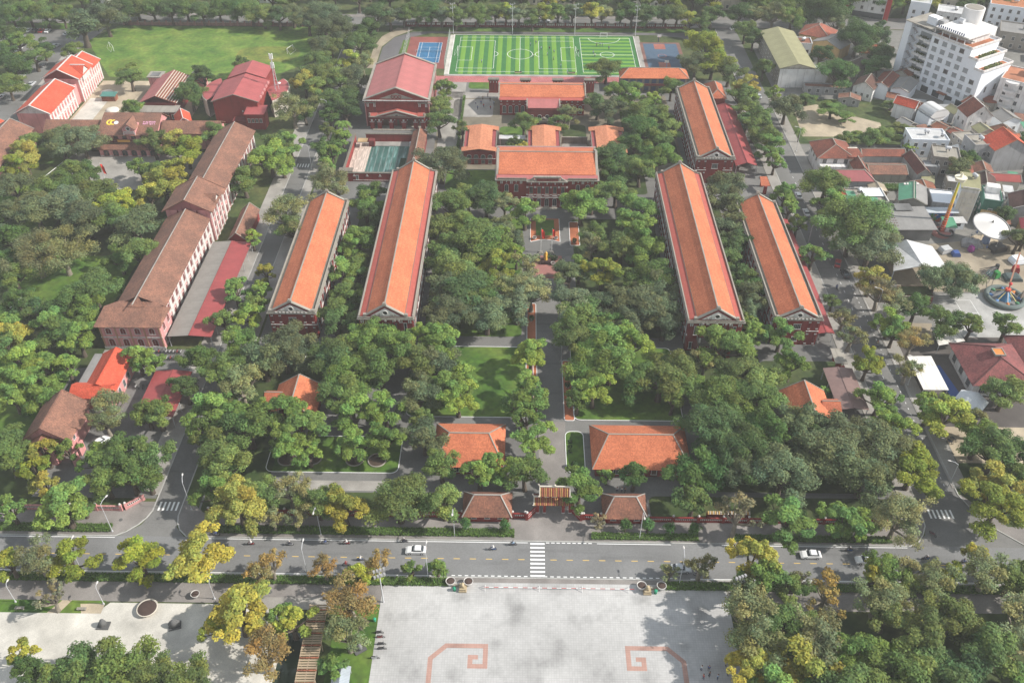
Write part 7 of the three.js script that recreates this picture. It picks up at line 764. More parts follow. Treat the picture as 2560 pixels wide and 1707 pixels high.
{ const g = thing('pergola', 'long weathered wooden pergola roof at the bottom edge', 'pergola', -39.4, -88, 0.02, undefined, 0.1); for (let i = 0; i < 46; i++) box(g, 'slat', i % 5 === 2 ? mt.rust : mt.wood, 3.7, 0.08, 0.34, 0, 3.05, -14.6 + i * 0.52); for (const x of [-1.75, 0, 1.75]) box(g, 'beam', M(0.5, 0.4, 0.28, TX.mottle), 0.18, 0.18, 24.6, x, 2.86, -2.6); for (let i = 0; i < 7; i++) for (const x of [-1.7, 1.7]) box(g, 'post', mt.wood, 0.2, 2.86, 0.2, x, 0, -14 + i * 3.8); }
{ const g = thing('tent', 'pale blue grey gabled tent at the bottom edge left of the plaza', 'tent', -33, -87.4, 0.03, undefined, 0.11); for (const s of [1, -1]) slab(g, 'canopy', M(0.5, 0.56, 0.62, TX.metal), s > 0 ? [V(1.7, 2.1, 2.4), V(1.7, 2.1, -2.6), V(0, 3, -2.6), V(0, 3, 2.4)] : [V(-1.7, 2.1, -2.6), V(-1.7, 2.1, 2.4), V(0, 3, 2.4), V(0, 3, -2.6)], 0.04); for (const x of [-1.5, 1.5]) for (const z of [-2.4, 2.2]) box(g, 'post', mt.steel, 0.08, 2.1, 0.08, x, 0, z); }
{ const g = thing('waste_bin', 'small green bin on the grass edge left of the plaza', 'bin', -28.6, -101.2, 0, undefined, 0.11); mesh(g, 'bin_body', cylG(0.25, 0.3, 0.8, 12, 0, 0, 0), M(0.03, 0.3, 0.18)); mesh(g, 'lid', cylG(0.33, 0.16, 0.16, 12, 0, 0.8, 0), M(0.03, 0.35, 0.2)); }
[[147, -301, 7.2], [152, -299, 7.2], [163, -293, 8.8], [150, -288, 7.2], [112, -262, 5.3], [146, -258, 13.2], [198, -340, 16.1], [204, -428, 7.1], [226, -404, 7.1], [232, -430, 10.1], [122, -386, 8.1], [190, -398, 9.1]].forEach(([x, z, y], i) => { const g = thing('water_tank', `steel water tank on a flat roof of the town quarter, ${['first', 'second', 'third', 'fourth', 'fifth', 'sixth', 'seventh', 'eighth', 'ninth', 'tenth', 'eleventh', 'twelfth'][i]}`, 'water tank', x, z, i, 'roof tanks', y); mesh(g, 'tank', new THREE.CapsuleGeometry(0.6, 1.1, 4, 12).rotateZ(Math.PI / 2), mt.steel, 0, 1.15, 0); for (const k of [-0.5, 0.5]) box(g, 'stand', mt.grey, 0.12, 0.56, 1, k, 0, 0); });
// golden statue, flags, pots in the courtyard
{ const g = thing('golden_statue', 'golden standing statue on a dark red pedestal in the courtyard', 'statue', 7.4, -226.6, 0, undefined, 0.12); mesh(g, 'pedestal', joined([boxG(3.2, 0.9, 2, 0, 0, 0), boxG(2.6, 0.3, 1.6, 0, 0.9, 0)]), M(0.09, 0.04, 0.035, TX.mottle)); const f = figure(stand, () => [1, 1, 1]); mesh(g, 'figure', f, mt.gold, 0, 1.2, 0).scale.setScalar(1.75); mesh(g, 'robe', new THREE.CylinderGeometry(0.36, 0.5, 1.9, 14), mt.gold, 0, 2.15, 0); for (const [x, z] of [[-2.8, -1.4], [2.6, -1.6], [0.4, -2.2]]) { const hb = []; for (let i = 0; i < 90; i++) hb.push(new THREE.TetrahedronGeometry(0.28).rotateX(rnd() * 6).rotateY(rnd() * 6).translate(x + rr(-1, 1), rr(0.1, 1.5), z + rr(-0.6, 0.6))); mesh(g, 'shrub', joined(hb), M(0.06, 0.1, 0.03)); } }
pot('white pot right of the golden statue', 9.6, -225.6, 0.7, 0.13); pot('white bonsai pot at the left of the red forecourt bed', 4, -239.8, 0.7, 0.07); pot('white bonsai pot at the right of the red forecourt bed', 10.8, -239.8, 0.7, 0.07);
{ const g = thing('terrace_step', 'reddish stone steps before the golden statue', 'steps', 8, -219.6); for (let i = 0; i < 3; i++) box(g, 'step', M(0.46, 0.2, 0.18, TX.mottle), 8.8, 0.12 - i * 0.04, 0.4, 0, 0, i * 0.4); }
function flagpole(label, x, z, h, s) { const g = thing('flagpole', label, 'flag', x, z, 0, undefined, 0.02); mesh(g, 'pole', rodG(V(0, 0, 0), V(0, h, 0), 0.07, 0.04, 8), mt.white); mesh(g, 'base', joined([boxG(1.4, 0.25, 1.4, 0, 0, 0), boxG(0.8, 0.25, 0.8, 0, 0.25, 0)]), mt.stone); const p = new THREE.PlaneGeometry(s, s * 1.3, 10, 8), a = p.attributes.position; for (let i = 0; i < a.count; i++) { const u = (a.getX(i) + s / 2) / s; a.setX(i, a.getX(i) * 0.5 - s * 0.1); a.setZ(i, 0.22 * Math.sin(u * 7 + a.getY(i))); a.setY(i, a.getY(i) - u * 0.5 * s); } p.computeVertexNormals(); mesh(g, 'flag', p, new THREE.MeshStandardMaterial({ color: lin(0.72, 0.05, 0.03), side: THREE.DoubleSide, roughness: 0.9 }), s * 0.36, h - s * 0.75, 0); }
flagpole('left red flag on a pole in the courtyard', 5.9, -232.3, 9, 2.2); flagpole('right red flag on a pole in the courtyard', 9.3, -232.3, 9, 1.8); flagpole('red flag on a white pole in the pink school forecourt', -143.9, -270.3, 9, 2.4);
for (const [x, z, l] of [[-39.1, -144.6, 'third'], [-33.8, -144.4, 'rightmost'], [-49.1, -144.8, 'second'], [-55.2, -144.4, 'leftmost']]) { const g = thing('tree_ring', `brick ring with bare soil on the left front lawn, ${l} of four`, 'tree ring', x, z, 0, undefined, 0.05); mesh(g, 'ring', new THREE.TorusGeometry(2.1, 0.2, 6, 32).rotateX(Math.PI / 2), mt.stone, 0, 0.08, 0); mesh(g, 'soil', new THREE.CylinderGeometry(2.05, 2.05, 0.1, 28), M(0.1, 0.065, 0.045, TX.mottle), 0, 0.06, 0); }
for (const [x, z, l] of [[12.2, -170.5, 'path side bed, middle one'], [12.4, -163, 'path side bed, near one'], [3, -198, 'bed left of the path'], [16.6, -237.8, 'bed right of the flags']]) { const g = thing('potted_shrub', `round green shrub in a pot in the red paved ${l}`, 'shrub', x, z, 0, undefined, 0.062); mesh(g, 'pot', potG, mt.cream).scale.setScalar(0.5); const hb = []; for (let i = 0; i < 120; i++) { const d = V(rr(-1, 1), rr(-0.6, 1), rr(-1, 1)).normalize().multiplyScalar(rr(0.5, 0.75)); hb.push(new THREE.TetrahedronGeometry(0.17).rotateX(rnd() * 6).rotateY(rnd() * 6).translate(d.x, 1.1 + d.y, d.z)); } mesh(g, 'foliage', joined(hb), M(0.04, 0.1, 0.025)); }
{ const g = thing('topiary_letters', 'clipped green hedge letters on the narrow lawn by the gate', 'topiary', 12.2, -148.6, -Math.PI / 2, undefined, 0.06); const bl = (...b) => b.map(([x, z, w, d]) => boxG(w, 0.3, d, x, 0, z)); mesh(g, 'letter', joined(bl([-2.9, 0, 0.25, 1.1], [-2.2, 0, 0.25, 1.1], [-2.55, 0, 0.6, 0.25])), M(0.03, 0.07, 0.02, TX.turf)); mesh(g, 'letter', new THREE.TorusGeometry(0.42, 0.14, 6, 18).rotateX(Math.PI / 2), M(0.03, 0.07, 0.02, TX.turf), -1.0, 0.12, 0); mesh(g, 'letter', new THREE.TorusGeometry(0.42, 0.14, 6, 18, 4.6).rotateX(Math.PI / 2).rotateY(0.8), M(0.03, 0.07, 0.02, TX.turf), 0.5, 0.12, 0); }
{ const g = thing('clipped_shrub', 'rounded clipped shrub at the near end of the narrow lawn', 'shrub', 12.9, -142.9, 0, undefined, 0.06); const f = new THREE.IcosahedronGeometry(1, 3), p = f.attributes.position; for (let i = 0; i < p.count; i++) { const n = 1 + 0.25 * (hash(i, 3, 4) - 0.5); p.setXYZ(i, p.getX(i) * n * 0.8, p.getY(i) * n * 1.05, p.getZ(i) * n * 0.8); } f.computeVertexNormals(); mesh(g, 'foliage', f, M(0.04, 0.11, 0.02, TX.turf), 0, 1, 0); mesh(g, 'stem', rodG(V(0, 0, 0), V(0, 0.5, 0), 0.1), mt.bark); }
const GROVES = [
["far beyond the old grass field",0,'d-273.2,-453.1,13.5,6.3 g-266.6,-438.5,12.6,4.5 g-256.3,-440.7,12.2,6.2 l-252.5,-456.2,13.8,5.4 g-243.5,-440.7,12.1,4.5 k-239.9,-454.0,12.2,6.2 l-232.6,-457.6,12.5,4.8 g-231.6,-442.7,11.1,5.5 g-218.8,-456.9,12.4,5.6 g-216.8,-439.0,12.2,5.5 g-204.2,-442.2,12.5,5.9 k-200.8,-452.1,12.2,5.6 g-194.4,-440.5,11.7,5.1 k-186.7,-458.0,13.1,5.5 g-181.1,-442.1,14.8,5.9 l-172.7,-455.6,14.1,6.5 y-169.7,-440.9,14.5,5.9 k-166.0,-452.5,14.6,5.6 d-162.4,-440.1,12.2,5.1 g-150.2,-442.1,11.2,4.3'],
["beyond the back street behind the gym",0,'k-146.2,-457.7,14.7,5.5 d-134.4,-440.6,13.6,5.6 g-134.1,-456.4,11.6,6.0 g-122.8,-439.0,12.7,4.6 l-117.6,-455.4,12.7,5.7 g-114.6,-438.9,12.7,5.4 d-105.5,-453.8,14.6,5.2 d-102.2,-442.5,11.4,4.3 d-92.3,-440.9,14.4,4.4 l-92.1,-458.7,14.5,4.7 g-80.7,-438.1,12.4,4.4 g-77.5,-453.8,13.6,5.2 d-66.4,-442.8,11.1,4.8 g-64.4,-458.0,13.1,6.0'],
["beyond the back street behind the pitch",0,'g-54.5,-440.1,14.8,5.4 d-51.6,-460.1,14.8,4.8 k-45.8,-439.0,12.8,4.5 g-36.6,-458.6,15.0,4.7 k-32.4,-438.8,13.3,4.9 l-29.6,-456.8,14.5,4.9 g-23.4,-441.9,12.5,4.8 k-15.1,-461.3,12.6,5.7 g-10.2,-439.0,14.7,4.4 g-0.9,-438.8,13.7,4.5 l1.6,-455.1,11.9,5.2 y13.7,-440.9,12.3,4.3 g13.7,-456.5,14.2,5.5 d23.8,-443.0,13.6,4.6 d25.3,-456.1,11.1,4.9 d35.1,-440.1,11.1,5.0 k40.2,-457.6,14.3,5.3 g49.1,-440.1,11.9,4.6'],
["beyond the street right of the pitch",0,'l55.0,-453.6,11.3,6.4 g58.3,-439.2,11.8,4.7 y69.3,-438.3,14.7,5.3 g70.9,-458.0,12.2,4.7 g80.9,-458.4,12.9,5.7 g82.4,-442.5,13.6,5.8 d91.7,-454.4,12.2,6.4 y91.8,-439.9,12.7,6.1 d107.2,-457.8,13.5,5.9 g108.6,-442.6,12.3,5.5 g113.3,-433.8,10.2,4.1 g116.7,-440.1,11.9,5.8 g119.6,-457.2,11.6,4.7 g128.4,-440.0,13.0,5.9 l138.6,-452.8,12.1,6.3'],
["around the shops at the top right",0,'d143.8,-441.3,11.2,6.0 l146.8,-460.9,13.8,6.0 g154.2,-439.3,14.4,5.9 g161.3,-453.3,13.8,4.7 d165.0,-440.8,14.0,6.1 d177.1,-459.2,13.2,5.5 g177.6,-439.1,11.6,5.4 y185.1,-442.0,14.1,6.0 d186.7,-455.0,13.0,5.3 y196.3,-442.8,11.6,5.4 k205.5,-454.6,12.6,5.9 g212.2,-440.4,13.1,4.3 d213.6,-433.8,10.2,4.1 l214.6,-455.9,12.7,4.6 d223.4,-438.6,13.2,4.7 d225.7,-461.6,11.6,4.8 g231.0,-438.4,14.5,6.0 l245.6,-454.3,13.2,5.5 k247.4,-442.1,11.3,5.3 k255.2,-442.9,12.6,5.7 l256.8,-460.9,12.8,6.0'],
["behind the old grass field",0,'d-245.9,-422.0,11.5,5.1 g-183.0,-422.5,12.2,5.6 g-174.9,-421.2,12.2,5.6 g-160.0,-423.0,12.2,5.6 g-144.2,-421.9,12.2,5.6 d-136.5,-422.0,12.2,5.6'],
["along the wall behind the football pitch",0,'g-50.8,-421.0,12.2,5.6 d-44.1,-421.2,12.2,5.6 g-13.5,-422.0,10.8,4.6 y-8.5,-422.6,10.2,4.1 y9.5,-421.1,10.8,4.6 g15.7,-422.6,10.1,4.1 k22.8,-422.8,10.8,4.6 y31.9,-421.4,12.2,5.6 o36.7,-422.6,10.2,4.1 g45.3,-422.6,10.1,4.1 d50.2,-421.1,11.5,5.1 d65.5,-421.5,11.5,5.1 g71.6,-421.6,11.5,5.1 g87.9,-421.3,10.8,4.6 d101.0,-422.6,11.5,5.1 o108.8,-421.8,10.8,4.6'],
["beside the car park, far left",0,'d-238.1,-412.9,12.1,5.6 g-231.9,-416.4,12.8,6.1 d-228.2,-388.7,12.4,5.8 g-223.3,-414.4,13.5,6.6 g-222.4,-382.7,11.0,4.8 d-220.2,-366.1,10.8,4.6 g-215.0,-413.4,12.1,5.6 d-210.5,-353.2,12.5,5.8 d-209.2,-377.0,9.7,3.8 g-207.9,-365.7,11.4,5.1 g-206.1,-337.0,11.6,5.2 c-197.0,-392.8,17.0,6.3 g-193.3,-370.8,10.3,4.2 k-191.2,-405.2,16.0,8.4'],
["around the old grass field",0,'d-188.8,-420.1,12.9,6.1 d-166.3,-420.0,12.2,5.6 g-160.7,-346.8,11.2,4.9 d-151.4,-419.7,11.5,5.1 d-130.6,-347.0,10.6,4.4 g-128.2,-419.4,12.2,5.6 g-122.0,-416.7,12.1,5.6 g-119.0,-360.9,8.9,3.2 d-114.5,-414.9,11.4,5.1 k-108.5,-417.8,11.5,5.1'],
["in the pink school's sandy yard",0,'g-150.1,-318.2,9.7,3.7 g-130.4,-329.0,12.1,5.5'],
["in the pink school forecourt",0,'g-175.8,-289.4,9.9,3.9 y-173.9,-277.6,12.3,5.7 y-173.5,-271.7,10.1,4.1 k-165.8,-289.4,12.5,5.8 k-157.8,-289.4,12.5,5.9 g-154.7,-263.2,10.0,4.0 g-154.6,-268.6,10.6,4.4 g-149.7,-271.0,9.6,3.7 g-132.5,-289.4,10.9,4.7 g-131.5,-272.5,9.1,3.4 y-124.9,-289.4,11.0,4.7 g-124.5,-270.3,9.1,3.3 y-118.6,-283.0,11.8,5.4 y-118.5,-271.9,10.1,4.1'],
["in the pink school's upper garden",0,'k-167.1,-256.2,12.3,5.7 k-161.5,-239.4,11.5,5.1 g-156.1,-253.3,12.7,6.0 k-155.0,-242.8,13.4,6.6 g-148.8,-257.3,12.3,5.7 k-145.7,-245.2,13.0,6.3 g-139.3,-252.3,12.7,6.0 k-136.7,-238.0,12.4,5.8 y-130.4,-246.1,12.1,5.6 g-129.7,-239.4,12.4,5.8 y-122.6,-254.6,9.9,3.9 y-118.8,-258.2,12.8,6.1'],
["in the pink school's middle garden",0,'d-156.9,-227.5,10.9,4.6 d-153.0,-216.8,9.4,3.5 g-146.5,-208.3,10.1,4.1 o-143.7,-216.7,14.5,7.4 o-136.2,-217.9,14.6,7.4 g-119.9,-218.6,9.4,3.6 k-118.8,-232.8,13.2,6.4 g-113.1,-219.3,12.0,5.5'],
["in the pink school's lower garden",0,'g-140.7,-197.3,9.5,3.6 l-139.1,-187.4,9.0,3.2 y-135.0,-182.2,9.3,3.5 d-134.7,-193.6,9.1,3.3 g-134.6,-177.3,9.2,3.4 l-126.2,-186.8,10.5,4.4 l-126.0,-170.8,11.4,5.0 g-124.3,-195.0,11.5,5.1 g-121.8,-181.7,10.8,4.6 l-121.3,-170.3,9.1,3.3 g-120.3,-200.5,12.4,5.8 g-119.4,-192.1,10.6,4.5 l-117.3,-180.6,10.4,4.3 l-116.3,-170.3,9.1,3.3'],
["left of the steep brown villa",0,'l-127.3,-163.9,10.1,4.1 l-125.1,-158.8,9.3,3.5 l-122.1,-161.4,10.4,4.3 g-116.8,-158.1,9.3,3.5'],
["behind the pink boulevard fence",0,'d-118.0,-142.4,10.1,4.0 g-116.9,-138.1,9.6,3.7 g-111.4,-296.6,10.5,4.4 y-110.1,-140.9,9.0,3.3 y-109.7,-135.2,8.9,3.2 y-105.8,-131.4,8.2,2.7 l-105.3,-142.2,7.7,2.3 o-99.6,-155.4,9.9,4.0 k-99.5,-408.2,12.7,6.0 o-99.3,-150.8,9.5,3.6 l-99.2,-173.6,9.2,3.4 l-96.4,-139.1,9.0,3.2 g-96.0,-126.2,4.8,2.0 l-95.6,-172.6,8.8,3.1 g-93.6,-263.6,11.0,4.7 g-92.4,-131.9,9.8,3.9 k-92.1,-409.5,14.0,7.0 g-92.0,-138.0,10.9,4.7 g-90.5,-153.8,8.9,3.2 y-88.1,-341.4,11.7,5.2'],
["along the left side street, far part",1,'l-83.6,-277.1,11.2,4.9 l-87.8,-277.7,13.2,6.4 g-71.6,-287.5,9.3,3.5 g-87.5,-289.6,11.4,5.1 l-83.6,-291.0,9.9,3.9 g-72.5,-303.1,7.9,2.4 d-72.9,-312.8,9.0,3.3 o-87.4,-315.1,13.5,6.6 g-83.6,-317.7,9.6,3.7 d-74.0,-325.3,12.0,5.5 g-83.1,-337.5,10.5,4.3 g-74.7,-345.3,12.3,5.7 g-83.6,-346.2,12.3,5.7 g-86.4,-360.7,12.0,5.5 y-72.0,-361.6,11.4,5.0 k-87.6,-377.5,11.6,5.2 g-83.6,-377.7,11.6,5.2 d-71.7,-382.0,12.3,5.7 k-84.1,-394.6,14.4,7.3 d-71.7,-398.4,11.2,4.9'],
["along the left side street, middle part",1,'l-74.6,-191.0,9.4,3.6 g-74.6,-195.7,9.1,3.3 l-81.4,-203.6,9.2,3.4 l-74.4,-203.7,8.4,2.8 y-75.1,-213.5,8.0,2.5 l-83.4,-231.6,7.8,2.3 g-71.3,-234.5,10.1,4.0 o-74.2,-239.8,13.4,6.5'],
["along the left side street, near part",1,'g-87.1,-133.2,10.8,4.6 g-83.6,-133.4,8.9,3.2 g-84.7,-138.4,10.3,4.2 g-70.9,-142.2,10.0,4.0 g-75.0,-147.7,9.1,3.3 g-87.4,-153.4,8.9,3.2 l-74.6,-154.1,11.3,5.0 d-83.6,-162.8,9.0,3.3 g-74.6,-166.1,10.9,4.6 g-83.6,-173.5,9.9,3.9 g-74.6,-180.0,10.4,4.3 g-81.4,-190.0,8.6,3.0'],
["behind the gabled auditorium",0,'d-68.8,-414.3,12.8,6.0 k-68.6,-345.4,12.3,5.7 o-67.5,-362.3,10.8,4.6 k-62.5,-416.0,11.4,5.1 g-56.7,-418.9,11.5,5.1'],
["around the walled swimming pool",0,'l-68.5,-277.8,7.7,2.3 d-68.4,-327.3,12.0,5.5 l-67.9,-285.6,8.8,3.1 p-67.6,-308.2,6.9,3.3 d-67.6,-316.5,11.3,5.0 l-65.8,-297.2,8.9,3.2 o-65.2,-262.7,12.0,5.4 k-39.0,-420.1,10.8,4.6 g-32.1,-416.6,11.4,5.1 l-32.0,-338.0,9.9,3.9 g-31.6,-321.9,10.2,4.2 g-31.4,-308.6,10.6,4.5'],
["beside the outer left hall",0,'o-61.5,-259.2,10.0,4.0'],
["between the two left halls",0,'l-51.6,-211.1,11.0,4.7 l-51.3,-225.5,9.5,3.6 g-50.8,-190.9,10.6,4.4 g-50.6,-248.9,10.3,4.2 g-50.1,-257.4,9.9,3.9 g-49.9,-229.7,10.4,4.3 g-49.1,-200.9,9.6,3.7 g-48.0,-214.0,10.0,4.0 d-46.6,-244.4,9.3,3.5'],
["in the inner courtyard's left half",0,'g-25.1,-236.2,10.5,4.4 g-24.0,-220.0,11.0,4.6 g-22.5,-247.8,12.6,5.9 k-22.0,-205.0,11.0,4.6 g-21.8,-227.0,9.9,4.0 g-20.2,-238.8,10.6,4.4 k-18.9,-194.2,11.9,5.4 g-18.5,-211.2,13.5,6.6 g-17.6,-254.2,10.4,4.3 d-16.3,-201.2,12.8,6.1 g-16.0,-236.0,11.0,4.6 g-13.7,-197.4,10.7,4.5 g-13.2,-227.2,13.5,6.6 g-11.9,-204.9,10.9,4.6 d-11.9,-253.0,12.2,5.7 k-9.3,-191.9,11.8,5.3 l-7.9,-226.4,11.3,4.9 y-7.6,-216.2,10.2,4.2 k-6.5,-235.4,10.5,4.4 o-5.5,-251.4,9.8,3.9 o-4.9,-205.8,9.6,3.7 k-2.4,-232.0,8.2,2.7 l-1.6,-223.2,8.1,2.6 k-1.0,-196.6,10.7,4.5 l0.9,-245.2,10.2,4.2 o1.6,-218.8,8.9,3.2 o2.2,-208.0,10.0,4.0 o2.9,-202.4,11.2,4.9'],
["in the inner courtyard's right half",0,'k13.6,-212.0,10.0,4.0 k14.6,-197.6,11.1,4.8 l17.0,-216.0,9.3,3.5 g17.7,-192.6,11.4,5.0 l19.0,-248.2,13.1,6.3 o21.2,-229.2,9.5,3.6 g22.9,-254.9,10.4,4.3 g23.0,-232.8,9.6,3.7 y23.4,-212.9,11.0,4.7 k24.6,-198.3,11.1,4.8 l25.6,-190.0,9.4,3.5 g30.0,-226.0,11.0,4.6 g31.0,-259.6,10.9,4.7 g33.3,-210.1,9.7,3.8 k33.5,-197.1,12.7,6.0 l35.2,-238.9,11.0,4.8 g36.1,-223.1,11.2,4.9 l36.1,-230.7,11.3,5.0 l36.7,-247.6,11.6,5.2 g37.5,-209.5,12.6,5.9 k38.0,-205.0,11.0,4.6 k38.5,-195.8,10.7,4.5 k38.8,-190.1,9.8,3.8'],
["among the rear pavilions",0,'k-28.0,-274.6,13.7,6.7 g-22.7,-305.8,7.9,2.4 g-22.1,-419.6,11.5,5.1 g-3.2,-293.0,8.3,2.7 k-2.8,-420.8,10.8,4.6 y-0.1,-289.8,8.3,2.7 g0.3,-308.8,10.1,4.1 g3.8,-416.2,10.1,4.0 g13.7,-310.0,9.0,3.3 o17.2,-316.8,9.6,3.7 d28.7,-324.5,10.8,4.6 d29.8,-273.2,10.1,4.1 d31.0,-280.0,12.3,5.7 k32.9,-318.4,11.3,5.0 g34.3,-357.9,11.6,5.2 l38.3,-334.3,12.1,5.6'],
["left of the rear right hall",0,'g40.2,-273.1,10.6,4.5 d40.2,-293.7,10.4,4.3 l42.6,-329.1,10.3,4.2 d43.6,-301.3,12.6,6.0 g45.0,-315.9,12.4,5.8 l46.9,-280.6,12.8,6.0 g48.9,-294.3,10.9,4.7 g50.2,-314.2,11.2,4.9 l50.4,-330.3,9.2,3.4 g53.9,-303.3,10.5,4.4 d57.2,-420.5,12.2,5.6 g59.4,-341.9,9.9,3.9'],
["between the two right halls",0,'k-21.5,-188.1,9.8,3.8 g13.8,-187.0,12.0,4.6 k28.7,-188.5,10.5,4.4 d61.0,-220.4,9.8,3.9 l61.1,-190.3,9.0,3.2 k62.3,-194.5,9.4,3.6 l62.6,-186.8,8.9,3.2 d63.6,-226.5,11.2,4.9 k63.8,-201.2,10.8,4.6 d64.0,-205.0,10.0,4.0 k64.4,-237.3,11.4,5.1 g64.8,-211.5,10.1,4.1 k67.0,-260.9,12.8,6.1 k67.1,-250.4,11.2,4.9'],
["left of the left gabled lodge",0,'l-69.9,-153.1,9.5,3.7 o-69.3,-161.9,11.5,5.1 g-66.5,-135.7,11.2,4.9 k-66.0,-172.0,12.0,5.0 g-64.0,-148.0,12.0,5.0 k-61.3,-175.1,11.8,5.3 k-60.0,-180.0,11.0,4.6 l-56.9,-153.6,10.6,4.4 l-54.0,-143.3,9.7,3.8 l-51.1,-147.3,11.2,4.9 l-49.0,-142.2,8.3,2.8 d-48.1,-172.2,12.1,5.6'],
["on the left front lawns",0,'g-46.3,-177.4,10.3,4.3 g-44.0,-160.0,12.0,5.0 g-43.2,-167.1,11.6,5.2 g-40.0,-180.0,12.0,5.0 l-39.7,-152.9,11.3,4.9 l-38.4,-143.7,9.4,3.5 g-36.0,-170.0,12.0,5.0 g-33.0,-178.0,12.0,5.0 l-32.7,-155.3,10.3,4.2 l-31.5,-145.4,9.7,3.8 g-25.9,-173.1,11.0,4.7 k-24.7,-160.2,10.7,4.5 g-24.1,-152.8,7.8,2.4 k-22.5,-146.6,9.8,3.8'],
["beside the entrance path, left side",0,'l-22.0,-182.0,11.0,4.6 g-21.9,-177.8,10.3,4.3 k-21.0,-171.0,11.0,4.6 l-18.0,-163.0,10.0,4.0 g-17.7,-137.9,9.3,3.5 l-15.3,-159.5,10.0,4.0 l-15.1,-168.8,9.1,3.3 l-9.0,-135.3,8.9,3.2 l-6.7,-138.8,8.3,2.7 l-3.4,-137.4,7.9,2.5 l0.1,-158.0,8.9,3.2 g1.3,-135.7,9.9,3.9 l1.5,-153.7,8.5,2.9 l1.7,-165.8,9.0,3.3 l2.6,-176.0,10.0,3.8 l3.4,-145.8,10.1,4.1 g3.4,-160.4,8.9,3.2'],
["beside the entrance path, right side",0,'g14.1,-160.8,8.2,2.7 g14.9,-181.6,10.4,4.3 g17.2,-170.6,11.7,5.2 l18.2,-163.2,10.1,4.0 l20.0,-137.9,4.3,1.7 l21.9,-180.7,12.3,5.7 l23.0,-172.0,13.0,5.6 d26.0,-136.1,8.2,2.7 l29.0,-180.0,12.0,5.0 g29.0,-166.0,11.0,4.6 g35.0,-166.0,12.0,5.0 y35.6,-170.8,7.6,2.2 g37.7,-161.1,8.6,2.9 d38.0,-136.0,10.0,4.0 g39.3,-171.0,11.7,5.2 g40.7,-163.9,9.3,3.5'],
["in the front right grove",0,'d42.6,-137.9,10.2,4.2 d44.0,-150.0,13.0,5.5 l45.5,-165.1,8.6,3.0 d47.1,-143.6,11.4,5.0 o47.9,-175.7,8.4,2.8 g48.0,-160.0,13.0,5.5 k49.9,-137.5,9.9,3.9 d50.0,-152.9,10.6,4.4 d52.0,-141.0,13.0,5.5 g52.7,-160.8,11.4,5.1 d53.0,-147.7,10.1,4.1 l53.0,-179.3,12.6,6.0 g56.0,-168.0,12.0,5.0 d57.0,-149.0,13.0,5.5 g58.0,-158.0,12.0,5.0 g58.5,-163.3,11.5,5.1 k58.9,-135.1,12.5,5.8 g64.2,-168.9,8.3,2.8 k66.0,-150.0,12.0,5.0 l69.6,-174.0,9.9,3.9 l69.6,-185.8,10.1,4.1 d69.6,-148.1,9.8,3.8 k71.5,-141.7,13.0,6.2 k72.0,-363.9,12.0,5.5 k76.0,-147.0,13.0,5.5 y76.9,-415.0,10.0,4.0 k77.1,-135.3,12.8,6.1 l77.4,-167.6,3.5,1.4 y78.3,-377.0,15.3,7.9 y79.0,-362.9,13.2,6.4 k82.0,-143.7,12.7,6.0 g82.2,-410.3,10.7,4.5 d84.6,-314.0,9.0,3.3 g84.8,-356.0,11.3,4.9 g85.3,-331.4,10.9,4.7 g85.6,-306.5,10.6,4.4'],
["behind the fence left of the gate",0,'l-67.2,-129.6,9.6,3.7 g-57.0,-128.3,9.6,3.7 o-50.8,-130.0,9.2,3.4 o-47.5,-127.5,9.2,3.4 g-43.9,-126.7,9.5,3.7 g-26.0,-126.1,12.1,5.6 g-16.4,-127.0,9.9,3.9'],
["behind the fence right of the gate",0,'l13.3,-132.1,9.8,3.9 g37.9,-128.2,9.2,3.4'],
["along the right side street, far part",1,'g100.6,-263.2,13.4,6.5 l88.3,-282.3,8.7,3.0 l88.7,-291.5,10.4,4.3 g88.7,-297.2,11.5,5.1 p103.1,-307.3,5.9,2.4 g88.7,-310.5,11.2,4.9 g86.2,-320.5,10.2,4.2 k100.6,-322.0,13.0,6.2 l88.7,-334.6,9.8,3.9 l100.6,-339.2,8.1,2.6 y88.7,-341.5,11.1,4.8 g100.6,-362.4,9.5,3.6 d102.4,-394.5,9.8,3.9 g100.1,-402.6,11.9,5.4'],
["along the right side street, middle part",1,'l100.5,-191.8,9.4,3.5 o88.7,-194.5,8.6,3.0 o103.7,-198.7,10.3,4.2 g88.6,-204.1,5.2,2.2 b101.4,-204.4,10.8,4.6 y101.1,-211.3,9.7,3.8 l87.4,-224.3,9.0,3.3 g100.6,-231.8,11.3,5.0 g103.4,-237.5,15.9,8.4 l87.1,-242.3,8.3,2.7 g100.6,-246.4,10.2,4.2 l86.3,-251.1,8.9,3.2 l100.6,-252.6,10.8,4.6 l86.4,-258.5,9.9,3.9'],
["along the right side street, near part",1,'y88.7,-137.6,11.5,5.1 y88.7,-143.5,9.3,3.5 l88.7,-151.7,9.8,3.9 y102.5,-155.1,10.9,4.7 l100.0,-158.3,8.5,2.9 l88.7,-161.5,9.7,3.7 l100.6,-161.7,7.9,2.4 o99.6,-173.4,8.7,3.1 y89.5,-174.6,9.5,3.6 b103.5,-183.3,10.0,4.0 o88.7,-186.4,8.9,3.2 l100.6,-188.1,9.3,3.5'],
["near the long grey roofed block",0,'o116.0,-418.2,12.8,6.1 g124.1,-416.2,13.4,6.5 d127.0,-374.0,11.0,4.5 d128.1,-352.4,13.7,6.7 d140.8,-420.3,17.5,9.6 k143.5,-410.8,11.3,5.0 d145.0,-361.0,11.0,4.5 d146.3,-388.6,14.9,7.6 d149.4,-366.0,10.0,4.0 d153.5,-376.5,11.5,5.1 d158.0,-396.0,11.0,4.5 d164.0,-410.2,8.6,3.0'],
